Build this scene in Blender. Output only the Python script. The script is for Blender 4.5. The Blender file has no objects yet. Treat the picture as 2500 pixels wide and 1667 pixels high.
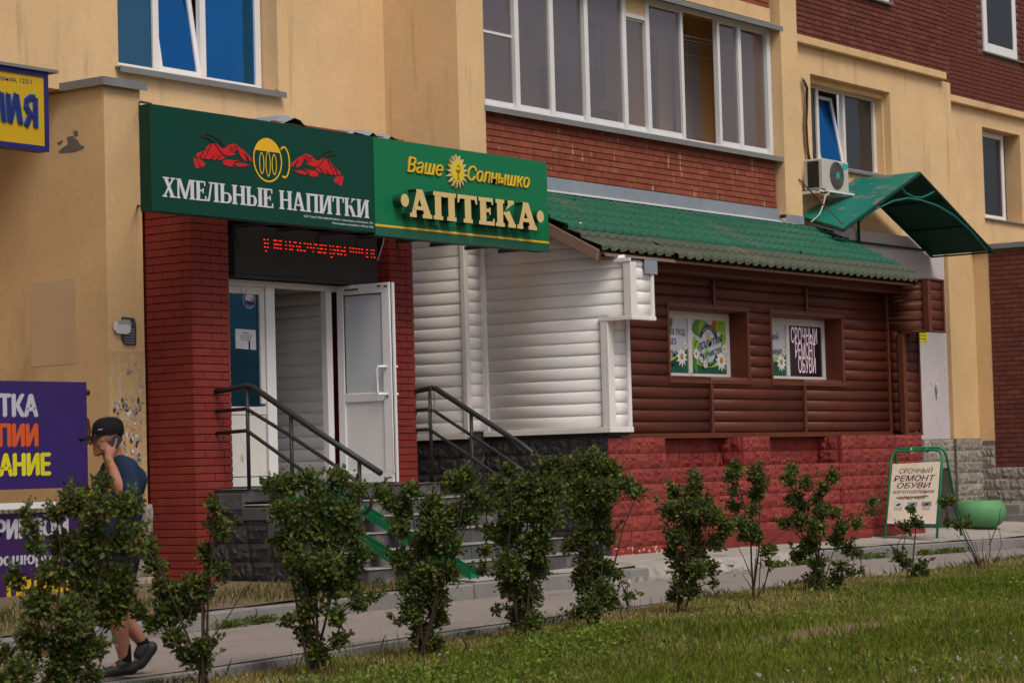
import bpy, bmesh, math, random
import numpy as np
from mathutils import Vector, Matrix
from mathutils.geometry import tessellate_polygon
random.seed(7); RNG = np.random.default_rng(11)
SC = bpy.context.scene
COL = SC.collection
# ------------------------------------------------------------------ camera
FPX, YAW, PIT, ROL = 5880.0, math.radians(36.1), math.radians(3.0), math.radians(-1.58)
FW = Vector((math.cos(PIT)*math.cos(YAW), math.cos(PIT)*math.sin(YAW), math.sin(PIT)))
_r = FW.cross(Vector((0, 0, 1))).normalized(); _u = _r.cross(FW)
RT = math.cos(ROL)*_r + math.sin(ROL)*_u
UP = -math.sin(ROL)*_r + math.cos(ROL)*_u
CAM = Vector((0, 0, 1.4))
cam = bpy.data.objects.new('camera', bpy.data.cameras.new('camera'))
COL.objects.link(cam)
m3 = Matrix((RT, UP, -FW)).transposed().to_4x4(); m3.translation = CAM
cam.matrix_world = m3
cam.data.sensor_width = 36; cam.data.lens = FPX/2500*36
cam.data.dof.use_dof = True; cam.data.dof.focus_distance = 23.5; cam.data.dof.aperture_fstop = 4.5
cam.data.clip_start = 0.1; cam.data.clip_end = 2000
SC.camera = cam
# ------------------------------------------------------------------ world, sun, exposure
SUN_EL, SUN_AZ = math.radians(54), math.radians(246)      # azimuth measured from +X towards +Y
w = bpy.data.worlds.new('World'); SC.world = w; w.use_nodes = True
nt = w.node_tree; nt.nodes.clear()
sky = nt.nodes.new('ShaderNodeTexSky'); sky.sky_type = 'NISHITA'; sky.sun_disc = False
sky.sun_elevation = SUN_EL; sky.sun_rotation = math.radians(90) - SUN_AZ
sky.air_density = 1.0; sky.dust_density = 4.0; sky.ozone_density = 1.0
hs = nt.nodes.new('ShaderNodeHueSaturation'); hs.inputs['Saturation'].default_value = 0.38
bg = nt.nodes.new('ShaderNodeBackground'); bg.inputs['Strength'].default_value = 0.080
wo = nt.nodes.new('ShaderNodeOutputWorld')
nt.links.new(sky.outputs[0], hs.inputs['Color']); nt.links.new(hs.outputs[0], bg.inputs[0]); nt.links.new(bg.outputs[0], wo.inputs[0])
sl = bpy.data.lights.new('sun', 'SUN'); sl.energy = 1.5; sl.angle = math.radians(28); sl.color = (1.0, 0.88, 0.73)
so = bpy.data.objects.new('sun', sl); COL.objects.link(so)
sd = Vector((math.cos(SUN_EL)*math.cos(SUN_AZ), math.cos(SUN_EL)*math.sin(SUN_AZ), math.sin(SUN_EL)))
so.rotation_euler = sd.to_track_quat('Z', 'Y').to_euler(); so.location = (10, 0, 30)
SC.view_settings.view_transform = 'Standard'; SC.view_settings.look = 'None'
SC.view_settings.exposure = 0.42; SC.view_settings.gamma = 1.0; SC.view_settings.use_curve_mapping = False
SC.cycles.max_bounces = 6; SC.cycles.transparent_max_bounces = 12

# ------------------------------------------------------------------ helpers
def ray(px, py): return FW + (px-1250)/FPX*RT - (py-833.5)/FPX*UP
def W(px, py, x=None, y=None, z=None, d=None):
    """the point of a known wall / level that shows at this place of the photograph"""
    q = ray(px, py)
    t = (x-CAM.x)/q.x if x is not None else (y-CAM.y)/q.y if y is not None else (z-CAM.z)/q.z if z is not None else d
    return CAM + q*t

def empty(name, loc, label=None, cat=None, group=None, rz=0.0):
    o = bpy.data.objects.new(name, None); COL.objects.link(o)
    o.location = loc; o.rotation_euler = (0, 0, rz); o.empty_display_size = 0.2
    tag(o, label, cat, group); return o
def tag(o, label=None, cat=None, group=None, kind=None):
    if label: o['label'] = label
    if cat: o['category'] = cat
    if group: o['group'] = group
    if kind: o['kind'] = kind
    return o
def origin_of(p):
    v = Vector((0, 0, 0))
    while p is not None: v += p.location; p = p.parent
    return v
def link(name, me, parent=None, loc=None):
    o = bpy.data.objects.new(name, me); COL.objects.link(o)
    if parent is not None: o.parent = parent
    if loc is not None: o.location = loc
    return o
class MB:
    def __init__(s): s.v = []; s.f = []; s.m = []; s.mi = 0
    def poly(s, pts):
        b = len(s.v); s.v += [tuple(p) for p in pts]; s.f.append(tuple(range(b, b+len(pts)))); s.m.append(s.mi)
    def box(s, x0, x1, y0, y1, z0, z1):
        if x0 > x1: x0, x1 = x1, x0
        if y0 > y1: y0, y1 = y1, y0
        if z0 > z1: z0, z1 = z1, z0
        b = len(s.v)
        s.v += [(x0,y0,z0),(x1,y0,z0),(x1,y1,z0),(x0,y1,z0),(x0,y0,z1),(x1,y0,z1),(x1,y1,z1),(x0,y1,z1)]
        for f in ((0,3,2,1),(4,5,6,7),(0,1,5,4),(1,2,6,5),(2,3,7,6),(3,0,4,7)):
            s.f.append(tuple(b+i for i in f)); s.m.append(s.mi)
        return s
    def hexa(s, bot, top):
        b = len(s.v); s.v += [tuple(p) for p in bot] + [tuple(p) for p in top]
        n = len(bot)
        s.f.append(tuple(b+i for i in reversed(range(n)))); s.f.append(tuple(b+n+i for i in range(n))); s.m += [s.mi]*2
        for i in range(n):
            j = (i+1) % n; s.f.append((b+i, b+j, b+n+j, b+n+i)); s.m.append(s.mi)
        return s
    def prism(s, pts, fn, d0, d1):
        """pts: 2D outline; fn(a,b,d) -> 3D; extruded from d0 (front) to d1 (back); concave outlines are triangulated"""
        tri = tessellate_polygon([[Vector((p[0], p[1], 0)) for p in pts]])
        n = len(pts); b = len(s.v)
        s.v += [tuple(fn(p[0], p[1], d0)) for p in pts] + [tuple(fn(p[0], p[1], d1)) for p in pts]
        for t in tri:
            s.f.append(tuple(b+i for i in t)); s.f.append(tuple(b+n+i for i in reversed(t))); s.m += [s.mi]*2
        for i in range(n):
            j = (i+1) % n; s.f.append((b+i, b+j, b+n+j, b+n+i)); s.m.append(s.mi)
        return s
    def tube(s, pts, r, n=8, caps=True, taper=None):
        pts = [Vector(p) for p in pts]; b = len(s.v)
        ref = Vector((0.13, 0.31, 0.94)).normalized()
        for i, p in enumerate(pts):
            a = pts[max(0, i-1)]; c = pts[min(len(pts)-1, i+1)]; t = (c-a).normalized()
            u = t.cross(ref)
            if u.length < 0.05: u = t.cross(Vector((1, 0, 0)))
            u.normalize(); v = t.cross(u)
            rr = r if taper is None else r*(1-(1-taper)*i/(len(pts)-1))
            if 0 < i < len(pts)-1:
                ang = (pts[i]-a).angle(c-pts[i], 0.0); rr /= max(0.6, math.cos(ang/2))
            for k in range(n):
                an = 2*math.pi*k/n; s.v.append(tuple(p + rr*(math.cos(an)*u + math.sin(an)*v)))
        for i in range(len(pts)-1):
            for k in range(n):
                k2 = (k+1) % n
                s.f.append((b+i*n+k, b+i*n+k2, b+(i+1)*n+k2, b+(i+1)*n+k)); s.m.append(s.mi)
        if caps:
            s.f.append(tuple(b+k for k in reversed(range(n)))); s.f.append(tuple(b+(len(pts)-1)*n+k for k in range(n))); s.m += [s.mi]*2
        return s
    def build(s, name, mats, parent=None, label=None, kind=None, smooth=False, local=False, bevel=0.0):
        org = Vector((0,0,0)) if local else origin_of(parent)
        me = bpy.data.meshes.new(name)
        me.from_pydata([(v[0]-org.x, v[1]-org.y, v[2]-org.z) for v in s.v], [], s.f)
        if not isinstance(mats, (list, tuple)): mats = [mats]
        for m in mats: me.materials.append(m)
        if len(mats) > 1: me.polygons.foreach_set('material_index', s.m)
        bm = bmesh.new(); bm.from_mesh(me)
        bmesh.ops.recalc_face_normals(bm, faces=bm.faces[:])
        if bevel > 0:
            bmesh.ops.remove_doubles(bm, verts=bm.verts[:], dist=1e-5)
            bmesh.ops.bevel(bm, geom=[e for e in bm.edges if len(e.link_faces) == 2 and e.calc_face_angle(0) > 0.6], offset=bevel, segments=1, affect='EDGES')
        bm.to_mesh(me); bm.free()
        if smooth: me.shade_smooth() if hasattr(me, 'shade_smooth') else None
        if smooth and not hasattr(me, 'shade_smooth'): me.polygons.foreach_set('use_smooth', [True]*len(me.polygons))
        o = link(name, me, parent); tag(o, label, kind=kind)
        return o
def B(name, mat_, parent, *boxes, **k):
    m = MB()
    for b in boxes: m.box(*b)
    return m.build(name, mat_, parent, **k)

def faceY(y): return lambda a_, b_, d: (a_, y-d, b_)
# ------------------------------------------------------------------ materials
def mat(name, col, rough=0.8, var=0.12, scale=3.0, bump=0.0, bscale=60.0, metal=0.0, spec=0.35, stain=None, stain2=None, rnd=0.0, fine=0.0, stretch=None, emit=None, coat=0.0):
    """procedural material: two scales of tone variation, optional stains (colour, scale, threshold, softness), per-object tone"""
    m = bpy.data.materials.new(name); m.use_nodes = True; n = m.node_tree.nodes; L = m.node_tree.links
    if rough >= 0.7 and spec == 0.35: spec = 0.10
    p = n['Principled BSDF']; p.inputs['Roughness'].default_value = rough; p.inputs['Metallic'].default_value = metal
    p.inputs['Specular IOR Level'].default_value = spec
    if coat: p.inputs['Coat Weight'].default_value = coat; p.inputs['Coat Roughness'].default_value = 0.15
    tc = n.new('ShaderNodeTexCoord'); geo = n.new('ShaderNodeNewGeometry'); src = geo.outputs['Position']
    if stretch:
        mp = n.new('ShaderNodeMapping'); mp.inputs['Scale'].default_value = stretch; L.new(src, mp.inputs[0]); src = mp.outputs[0]
    def noise(sc, det=5, ro=0.6, s=None):
        t = n.new('ShaderNodeTexNoise'); t.inputs['Scale'].default_value = sc; t.inputs['Detail'].default_value = det; t.inputs['Roughness'].default_value = ro
        L.new(s or src, t.inputs['Vector']); return t.outputs['Fac']
    def ramp(f, a, b, lo=0.0, hi=1.0):
        r = n.new('ShaderNodeMapRange'); r.inputs[1].default_value = a; r.inputs[2].default_value = b; r.inputs[3].default_value = lo; r.inputs[4].default_value = hi
        r.clamp = True; L.new(f, r.inputs[0]); return r.outputs[0]
    hsv = n.new('ShaderNodeHueSaturation'); hsv.inputs['Color'].default_value = (*col, 1)
    val = ramp(noise(scale), 0.25, 0.75, 1-var, 1+var)
    if fine:
        v2 = ramp(noise(scale*14, 3), 0.2, 0.8, 1-fine, 1+fine); mu = n.new('ShaderNodeMath'); mu.operation = 'MULTIPLY'; L.new(val, mu.inputs[0]); L.new(v2, mu.inputs[1]); val = mu.outputs[0]
    if rnd:
        oi = n.new('ShaderNodeObjectInfo'); r_ = ramp(oi.outputs['Random'], 0, 1, 1-rnd, 1+rnd); mu = n.new('ShaderNodeMath'); mu.operation = 'MULTIPLY'; L.new(val, mu.inputs[0]); L.new(r_, mu.inputs[1]); val = mu.outputs[0]
        hu = n.new('ShaderNodeMath'); hu.operation = 'MULTIPLY_ADD'; L.new(oi.outputs['Random'], hu.inputs[0]); hu.inputs[1].default_value = rnd*0.06; hu.inputs[2].default_value = 0.5-rnd*0.03
        L.new(hu.outputs[0], hsv.inputs['Hue'])
    L.new(val, hsv.inputs['Value']); c = hsv.outputs[0]
    for st in (stain, stain2):
        if st:
            sc_, sscale, th, soft = st[:4]
            s_in = src
            if len(st) > 4:
                mp = n.new('ShaderNodeMapping'); mp.inputs['Scale'].default_value = st[4]; L.new(geo.outputs['Position'], mp.inputs[0]); s_in = mp.outputs[0]
            f = ramp(noise(sscale, 7, 0.65, s_in), th, th+soft)
            mx = n.new('ShaderNodeMix'); mx.data_type = 'RGBA'; L.new(f, mx.inputs[0]); L.new(c, mx.inputs[6]); mx.inputs[7].default_value = (*sc_, 1); c = mx.outputs[2]
    L.new(c, p.inputs['Base Color'])
    if bump:
        bn = n.new('ShaderNodeBump'); bn.inputs['Strength'].default_value = 1.0; bn.inputs['Distance'].default_value = bump
        L.new(noise(bscale, 6, 0.65), bn.inputs['Height']); L.new(bn.outputs[0], p.inputs['Normal'])
    if emit:
        p.inputs['Emission Color'].default_value = (*emit[:3], 1); p.inputs['Emission Strength'].default_value = emit[3]
    return m
def glassy(name, tint, refl, mix_t, rough=0.03, gl=0.35, body=None):
    """a pane: part see-through, part mirror, part body colour"""
    m = bpy.data.materials.new(name); m.use_nodes = True; n = m.node_tree.nodes; L = m.node_tree.links; n.clear()
    o = n.new('ShaderNodeOutputMaterial'); g = n.new('ShaderNodeBsdfGlossy'); g.inputs['Color'].default_value = (*refl, 1); g.inputs['Roughness'].default_value = rough
    t = n.new('ShaderNodeBsdfTransparent'); t.inputs['Color'].default_value = (*tint, 1)
    d = n.new('ShaderNodeBsdfDiffuse'); d.inputs['Color'].default_value = (*(body or (0.02, 0.02, 0.025)), 1)
    m1 = n.new('ShaderNodeMixShader'); m1.inputs[0].default_value = mix_t; L.new(d.outputs[0], m1.inputs[1]); L.new(t.outputs[0], m1.inputs[2])
    m2 = n.new('ShaderNodeMixShader'); m2.inputs[0].default_value = gl; L.new(m1.outputs[0], m2.inputs[1]); L.new(g.outputs[0], m2.inputs[2])
    geo = n.new('ShaderNodeNewGeometry'); nz = n.new('ShaderNodeTexNoise'); nz.inputs['Scale'].default_value = 1.3; nz.inputs['Detail'].default_value = 1.5; L.new(geo.outputs['Position'], nz.inputs['Vector'])
    bn = n.new('ShaderNodeBump'); bn.inputs['Distance'].default_value = 0.012; L.new(nz.outputs['Fac'], bn.inputs['Height']); L.new(bn.outputs[0], g.inputs['Normal'])
    L.new(m2.outputs[0], o.inputs[0]); return m

DIRT = (0.16, 0.12, 0.08)
M = {}
M['plaster'] = mat('plaster', (0.66, 0.455, 0.255), 0.92, 0.10, 1.1, 0.006, 90, fine=0.06, stain=((0.50, 0.34, 0.19), 0.9, 0.54, 0.3, (1, 1, 0.35)), stain2=((0.34, 0.24, 0.14), 5.0, 0.57, 0.22, (1, 1, 0.08)))
M['plaster_old'] = mat('plaster_old', (0.63, 0.435, 0.235), 0.92, 0.10, 1.3, 0.008, 80, fine=0.06, stain=((0.40, 0.28, 0.17), 1.2, 0.55, 0.2, (1, 1, 0.3)), stain2=((0.25, 0.21, 0.17), 3.0, 0.66, 0.10, (1, 1, 0.2)))
M['plaster_posters'] = mat('plaster_posters', (0.56, 0.38, 0.19), 0.92, 0.10, 2.3, 0.008, 70, fine=0.06, stain=((0.24, 0.21, 0.18), 13.0, 0.60, 0.04), stain2=((0.50, 0.48, 0.50), 22.0, 0.575, 0.04, (1, 1, 0.7)))
M['lavender'] = mat('lavender', (0.50, 0.46, 0.48), 0.9, 0.08, 2.0, 0.004, 60, stain=((0.25, 0.23, 0.24), 14, 0.63, 0.03, (1, 1, 0.7)))
M['brick'] = mat('brick', (0.25, 0.068, 0.043), 0.9, 0.16, 5.0, 0.003, 140, rnd=0.13, fine=0.12, stain=((0.42, 0.27, 0.21), 14, 0.62, 0.05, (1, 1, 0.20)))
M['mortar'] = mat('mortar', (0.16, 0.13, 0.112), 0.95, 0.15, 8, 0.003, 100)
M['brick_far'] = mat('brick_far', (0.140, 0.046, 0.036), 0.9, 0.16, 5.0, 0.003, 140, rnd=0.13, fine=0.12)
M['mortar_far'] = mat('mortar_far', (0.15, 0.10, 0.085), 0.95, 0.15, 8)
M['redpaint'] = mat('redpaint', (0.20, 0.023, 0.018), 0.62, 0.13, 4.0, 0.003, 90, rnd=0.07, fine=0.06, stain=((0.10, 0.018, 0.014), 1.6, 0.54, 0.25), stain2=((0.30, 0.16, 0.12), 20, 0.69, 0.015))
M['redmortar'] = mat('redmortar', (0.13, 0.014, 0.011), 0.8, 0.12, 6)
M['redstone'] = mat('redstone', (0.225, 0.036, 0.030), 0.75, 0.16, 3.5, 0.012, 34, rnd=0.10, fine=0.10, spec=0.3, stain=((0.16, 0.022, 0.018), 1.3, 0.60, 0.2))
M['redstone_worn'] = mat('redstone_worn', (0.26, 0.040, 0.030), 0.8, 0.16, 3.5, 0.012, 34, rnd=0.10, fine=0.10, stain=((0.50, 0.47, 0.43), 11, 0.56, 0.02))
M['redbase'] = mat('redbase', (0.19, 0.035, 0.03), 0.85, 0.12, 3, 0.004, 40, stain=((0.25, 0.2, 0.18), 5, 0.64, 0.05))
M['blackstone'] = mat('blackstone', (0.032, 0.033, 0.036), 0.55, 0.3, 3.5, 0.014, 34, rnd=0.15, fine=0.15, spec=0.4, stain=((0.25, 0.24, 0.23), 13, 0.66, 0.05))
M['greystone'] = mat('greystone', (0.29, 0.26, 0.23), 0.9, 0.2, 3.5, 0.012, 36, rnd=0.14, fine=0.2, stain=((0.12, 0.11, 0.10), 9, 0.58, 0.08))
M['joint_dark'] = mat('joint_dark', (0.05, 0.045, 0.045), 0.95)
M['joint_red'] = mat('joint_red', (0.17, 0.028, 0.022), 0.9)
M['joint_grey'] = mat('joint_grey', (0.15, 0.135, 0.12), 0.95)
M['whitewood'] = mat('whitewood', (0.75, 0.73, 0.73), 0.6, 0.04, 2.0, 0.0012, 30, rnd=0.03, spec=0.3, stretch=(1, 1, 6), stain=((0.52, 0.46, 0.43), 1.1, 0.62, 0.3, (1, 1, 1)), stain2=((0.18, 0.09, 0.07), 5.0, 0.735, 0.008, (0.6, 0.6, 14)))
M['whitetrim'] = mat('whitetrim', (0.72, 0.69, 0.68), 0.5, 0.04, 3.0, stain=((0.40, 0.36, 0.33), 9, 0.66, 0.05))
M['brownwood'] = mat('brownwood', (0.082, 0.0175, 0.0085), 0.5, 0.22, 1.6, 0.0018, 26, rnd=0.14, spec=0.3, stretch=(0.35, 0.35, 6), fine=0.12, stain=((0.30, 0.16, 0.08), 3.5, 0.70, 0.03, (0.5, 0.5, 14)))
M['brownworn'] = mat('brownworn', (0.11, 0.032, 0.018), 0.6, 0.22, 1.6, 0.002, 26, rnd=0.1, stretch=(0.35, 0.35, 6), fine=0.15, stain=((0.34, 0.22, 0.15), 3.0, 0.55, 0.08, (0.6, 0.6, 12)))
M['browntrim'] = mat('browntrim', (0.105, 0.026, 0.012), 0.5, 0.15, 3.0, fine=0.1, stain=((0.30, 0.17, 0.10), 8, 0.70, 0.03))
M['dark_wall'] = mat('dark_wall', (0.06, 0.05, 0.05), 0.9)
M['tile_green'] = mat('tile_green', (0.012, 0.105, 0.060), 0.38, 0.10, 1.2, spec=0.5, fine=0.06, stain=((0.085, 0.115, 0.08), 1.3, 0.56, 0.2, (1, 0.35, 1)), stain2=((0.50, 0.46, 0.36), 15, 0.71, 0.01))
M['tile_old'] = mat('tile_old', (0.060, 0.072, 0.050), 0.6, 0.14, 1.8, spec=0.4, fine=0.12, stain=((0.16, 0.16, 0.12), 2.2, 0.58, 0.2, (1, 0.4, 1)), stain2=((0.45, 0.42, 0.36), 17, 0.74, 0.01))
M['zinc'] = mat('zinc', (0.27, 0.31, 0.37), 0.5, 0.10, 3, metal=0.25, stain=((0.20, 0.22, 0.25), 4, 0.55, 0.2))
M['zinc_light'] = mat('zinc_light', (0.46, 0.46, 0.50), 0.5, 0.08, 3, metal=0.1)
M['flash_grey'] = mat('flash_grey', (0.17, 0.175, 0.18), 0.6, 0.15, 3, stain=((0.35, 0.28, 0.2), 10, 0.7, 0.05))
M['barge'] = mat('barge', (0.22, 0.135, 0.105), 0.8, 0.1, 3, fine=0.1)
M['pvc'] = mat('pvc', (0.72, 0.71, 0.73), 0.35, 0.03, 2, spec=0.45, stain=((0.45, 0.40, 0.36), 6, 0.68, 0.08))
M['pvc_dirty'] = mat('pvc_dirty', (0.62, 0.60, 0.58), 0.45, 0.06, 3, spec=0.4, stain=((0.30, 0.24, 0.19), 5, 0.60, 0.10, (1, 1, 0.6)))
M['alu'] = mat('alu', (0.66, 0.66, 0.68), 0.35, 0.04, 3, spec=0.5)
M['gasket'] = mat('gasket', (0.02, 0.02, 0.022), 0.6)
M['glass_blue'] = glassy('glass_blue', (0.3, 0.4, 0.5), (0.045, 0.30, 0.80), 0.50, gl=0.55, body=(0.005, 0.03, 0.09))  # blue tints, here and in the next two, stand in for reflected sky
M['glass_teal'] = glassy('glass_teal', (0.3, 0.4, 0.5), (0.14, 0.36, 0.56), 0.45, gl=0.45, body=(0.01, 0.04, 0.08))
M['glass_door'] = glassy('glass_door', (0.3, 0.4, 0.5), (0.05, 0.17, 0.30), 0.15, gl=0.45, body=(0.006, 0.02, 0.025))
M['glass_grey'] = glassy('glass_grey', (0.86, 0.83, 0.83), (0.50, 0.48, 0.54), 0.86, gl=0.22, body=(0.34, 0.31, 0.33))
M['glass_dark'] = glassy('glass_dark', (0.35, 0.35, 0.37), (0.42, 0.45, 0.50), 0.35, gl=0.22, body=(0.03, 0.03, 0.035))
M['frosted'] = mat('frosted', (0.50, 0.53, 0.58), 0.45, 0.06, 3, spec=0.4)
M['curtain'] = mat('curtain', (0.42, 0.40, 0.42), 0.9, 0.08, 3)
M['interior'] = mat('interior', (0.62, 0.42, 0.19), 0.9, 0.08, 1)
M['sign_dark'] = mat('sign_dark', (0.0012, 0.046, 0.031), 0.5, 0.05, 0.6, spec=0.2)
M['sign_green'] = mat('sign_green', (0.003, 0.155, 0.062), 0.45, 0.04, 0.6, spec=0.25)
M['sign_band'] = mat('sign_band', (0.012, 0.095, 0.055), 0.5, 0.1, 2, stain=((0.10, 0.13, 0.09), 6, 0.63, 0.1))
M['sign_side'] = mat('sign_side', (0.004, 0.035, 0.02), 0.6)
M['yellow'] = mat('yellow', (0.72, 0.42, 0.012), 0.4, 0.05, 2, spec=0.45)
M['cream'] = mat('cream', (0.60, 0.45, 0.19), 0.45, 0.04, 2, spec=0.4)
M['letter_white'] = mat('letter_white', (0.58, 0.58, 0.66), 0.5, 0.04, 2)
M['red_print'] = mat('red_print', (0.52, 0.010, 0.014), 0.45, 0.05, 2)
M['red_line'] = mat('red_line', (0.06, 0.008, 0.008), 0.6)
M['green_deep'] = mat('green_deep', (0.006, 0.055, 0.03), 0.5, 0.15, 4)
M['ink'] = mat('ink', (0.01, 0.03, 0.03), 0.6)
M['ink_black'] = mat('ink_black', (0.012, 0.012, 0.016), 0.6)
M['violet'] = mat('violet', (0.028, 0.012, 0.115), 0.42, 0.08, 1.5, spec=0.4)
M['violet2'] = mat('violet2', (0.038, 0.011, 0.085), 0.42, 0.08, 1.5, spec=0.4)
M['print_grey'] = mat('print_grey', (0.42, 0.43, 0.50), 0.5)
M['print_orange'] = mat('print_orange', (0.55, 0.085, 0.015), 0.5)
M['print_yellow'] = mat('print_yellow', (0.60, 0.55, 0.01), 0.5)
M['print_gold'] = mat('print_gold', (0.55, 0.36, 0.01), 0.5)
M['sign_yellow'] = mat('sign_yellow', (0.50, 0.32, 0.006), 0.5, 0.05, 1)
M['navy'] = mat('navy', (0.015, 0.015, 0.14), 0.5)
M['navy_edge'] = mat('navy_edge', (0.0, 0.16, 0.30), 0.5)
M['led_face'] = mat('led_face', (0.022, 0.021, 0.022), 0.55, 0.1, 2, 0.002, 220, spec=0.3)
M['led_red'] = mat('led_red', (0.5, 0.0, 0.0), 0.5, emit=(1.0, 0.02, 0.01, 1.3))
M['rail'] = mat('rail', (0.016, 0.017, 0.021), 0.5, 0.25, 6, 0.0008, 120, spec=0.45, stain=((0.10, 0.06, 0.04), 13, 0.68, 0.05))
M['chain'] = mat('chain', (0.16, 0.16, 0.15), 0.5, metal=0.7)
M['rust'] = mat('rust', (0.12, 0.045, 0.02), 0.85, 0.3, 12)
M['slab'] = mat('slab', (0.075, 0.075, 0.082), 0.65, 0.25, 3, 0.002, 60, fine=0.15, stain=((0.21, 0.19, 0.18), 3.5, 0.52, 0.15), stain2=((0.42, 0.12, 0.11), 4.2, 0.685, 0.02))
M['slab_edge'] = mat('slab_edge', (0.27, 0.25, 0.235), 0.85, 0.2, 6, 0.002, 60, fine=0.15, stain=((0.10, 0.10, 0.10), 5, 0.55, 0.15))
M['ramp'] = mat('ramp', (0.005, 0.13, 0.05), 0.45, 0.15, 5, spec=0.4, stain=((0.05, 0.08, 0.05), 9, 0.66, 0.06))
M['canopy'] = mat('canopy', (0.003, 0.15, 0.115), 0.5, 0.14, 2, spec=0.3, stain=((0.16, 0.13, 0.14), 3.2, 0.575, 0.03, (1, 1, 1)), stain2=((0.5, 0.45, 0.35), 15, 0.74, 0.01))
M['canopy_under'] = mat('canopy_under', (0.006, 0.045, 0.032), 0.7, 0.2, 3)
M['canopy_tube'] = mat('canopy_tube', (0.008, 0.15, 0.12), 0.45)
M['green_tube'] = mat('green_tube', (0.005, 0.20, 0.07), 0.4, 0.1, 6, spec=0.45)
M['acwhite'] = mat('acwhite', (0.46, 0.45, 0.42), 0.5, 0.06, 4, stain=((0.3, 0.27, 0.22), 8, 0.64, 0.1))
M['acdark'] = mat('acdark', (0.02, 0.018, 0.02), 0.6)
M['teal'] = mat('teal', (0.0, 0.38, 0.32), 0.5)
M['banner'] = mat('banner', (0.66, 0.58, 0.47), 0.6, 0.05, 3, stain=((0.62, 0.42, 0.36), 2.4, 0.52, 0.2))
M['board_grey'] = mat('board_grey', (0.20, 0.20, 0.20), 0.6, 0.05, 3)
M['planter'] = mat('planter', (0.095, 0.27, 0.115), 0.6, 0.12, 5, 0.006, 30, stain=((0.35, 0.36, 0.30), 4, 0.66, 0.02), stain2=((0.02, 0.12, 0.03), 6, 0.62, 0.03))
M['asphalt'] = mat('asphalt', (0.245, 0.215, 0.205), 0.93, 0.10, 0.9, 0.006, 120, fine=0.10, stain=((0.19, 0.165, 0.155), 0.7, 0.55, 0.2), stain2=((0.32, 0.29, 0.27), 30, 0.62, 0.05))
M['apron'] = mat('apron', (0.34, 0.31, 0.285), 0.93, 0.14, 1.5, 0.012, 45, fine=0.18, stain=((0.20, 0.18, 0.17), 1.7, 0.55, 0.12), stain2=((0.14, 0.13, 0.12), 12, 0.67, 0.02))
M['kerb'] = mat('kerb', (0.20, 0.19, 0.185), 0.93, 0.14, 2.5, 0.006, 70, rnd=0.08, fine=0.15, stain=((0.10, 0.095, 0.09), 2.2, 0.58, 0.15))
M['soil'] = mat('soil', (0.19, 0.135, 0.085), 0.97, 0.25, 2.5, 0.02, 40, fine=0.25)
M['dry_verge'] = mat('dry_verge', (0.15, 0.115, 0.075), 0.97, 0.25, 2.5, 0.02, 40, fine=0.25)
M['paper'] = mat('paper', (0.62, 0.61, 0.66), 0.8, 0.06, 6)
M['scrap'] = mat('scrap', (0.36, 0.33, 0.33), 0.85, 0.2, 30)
M['paper_dark'] = mat('paper_dark', (0.05, 0.055, 0.07), 0.7, 0.2, 9)
M['stainpaper'] = mat('stainpaper', (0.53, 0.375, 0.235), 0.92, 0.06, 2)
M['bark'] = mat('bark', (0.055, 0.038, 0.030), 0.9, 0.25, 9)

# ------------------------------------------------------------------ ground heights
_xs = [-30, 8, 12, 15, 19, 25, 30, 60]; _zs = [0.04, 0.07, 0.10, 0.165, 0.20, 0.21, 0.14, 0.10]
def zpath(x): return float(np.interp(x, _xs, _zs))
def zpath_v(x): return np.interp(x, _xs, _zs)
PATH0, KERB0, KERB1 = 11.45, 13.62, 13.80
def zlawn(x, y):
    edge = np.interp(x, [10, 15, 18, 40], [-0.10, -0.07, 0.0, 0.01])
    base = np.interp(x, _xs, _zs)
    far = 1-np.clip((11.4-y)/6.0, 0, 1)
    return base*far + 0.12*(1-far) + edge*far + 0.05*np.sin(x*0.9+0.5)*np.sin(y*0.8)*np.clip((11.3-y)/1.5, 0, 1)
def zback(x, y):
    z0 = np.interp(x, _xs, _zs) + 0.135
    return z0 + np.clip((y-13.8)/1.2, 0, 1.2)*np.interp(x, [15, 17.3, 19, 26, 33], [0.06, 0.05, 0.06, 0.06, 0.12])
def ground_z(x, y):
    z = np.where(y < 11.4, zlawn(x, y), np.where(y < 13.84, zpath_v(x)-0.03, zback(x, y)))
    return z

def sheet(name, xs, ys, fz, mats, kind='structure'):
    X, Y = np.meshgrid(xs, ys, indexing='ij'); Z = fz(X, Y)
    v = np.stack([X.ravel(), Y.ravel(), Z.ravel()], 1); ny = len(ys); f = []
    for i in range(len(xs)-1):
        for j in range(ny-1):
            a = i*ny+j; f.append((a, a+ny, a+ny+1, a+1))
    me = bpy.data.meshes.new(name); me.from_pydata(v.tolist(), [], f); me.materials.append(mats)
    me.polygons.foreach_set('use_smooth', [True]*len(me.polygons))
    o = link(name, me); tag(o, kind=kind); return o
gx = np.concatenate([[-600, -200, -60, -20], np.arange(0, 44, 0.4), [60, 120, 300, 700]])
gy = np.concatenate([[-600, -200, -60, -20], np.arange(-6, 11.3, 0.35), [11.3, 11.399, 11.401, 12, 13.6, 13.835, 13.845, 14.2, 14.6, 15, 15.5, 16, 18, 30, 80, 300, 700]])
sheet('ground', gx, gy, ground_z, M['soil'])
px_ = np.arange(-20, 60, 0.5)
sheet('pavement', px_, np.array([PATH0, 12.0, 12.6, 13.2, KERB0]), lambda X, Y: np.interp(X, _xs, _zs)+0.004*np.sin(X*2.1)*np.sin(Y*3), M['asphalt'])
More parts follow.
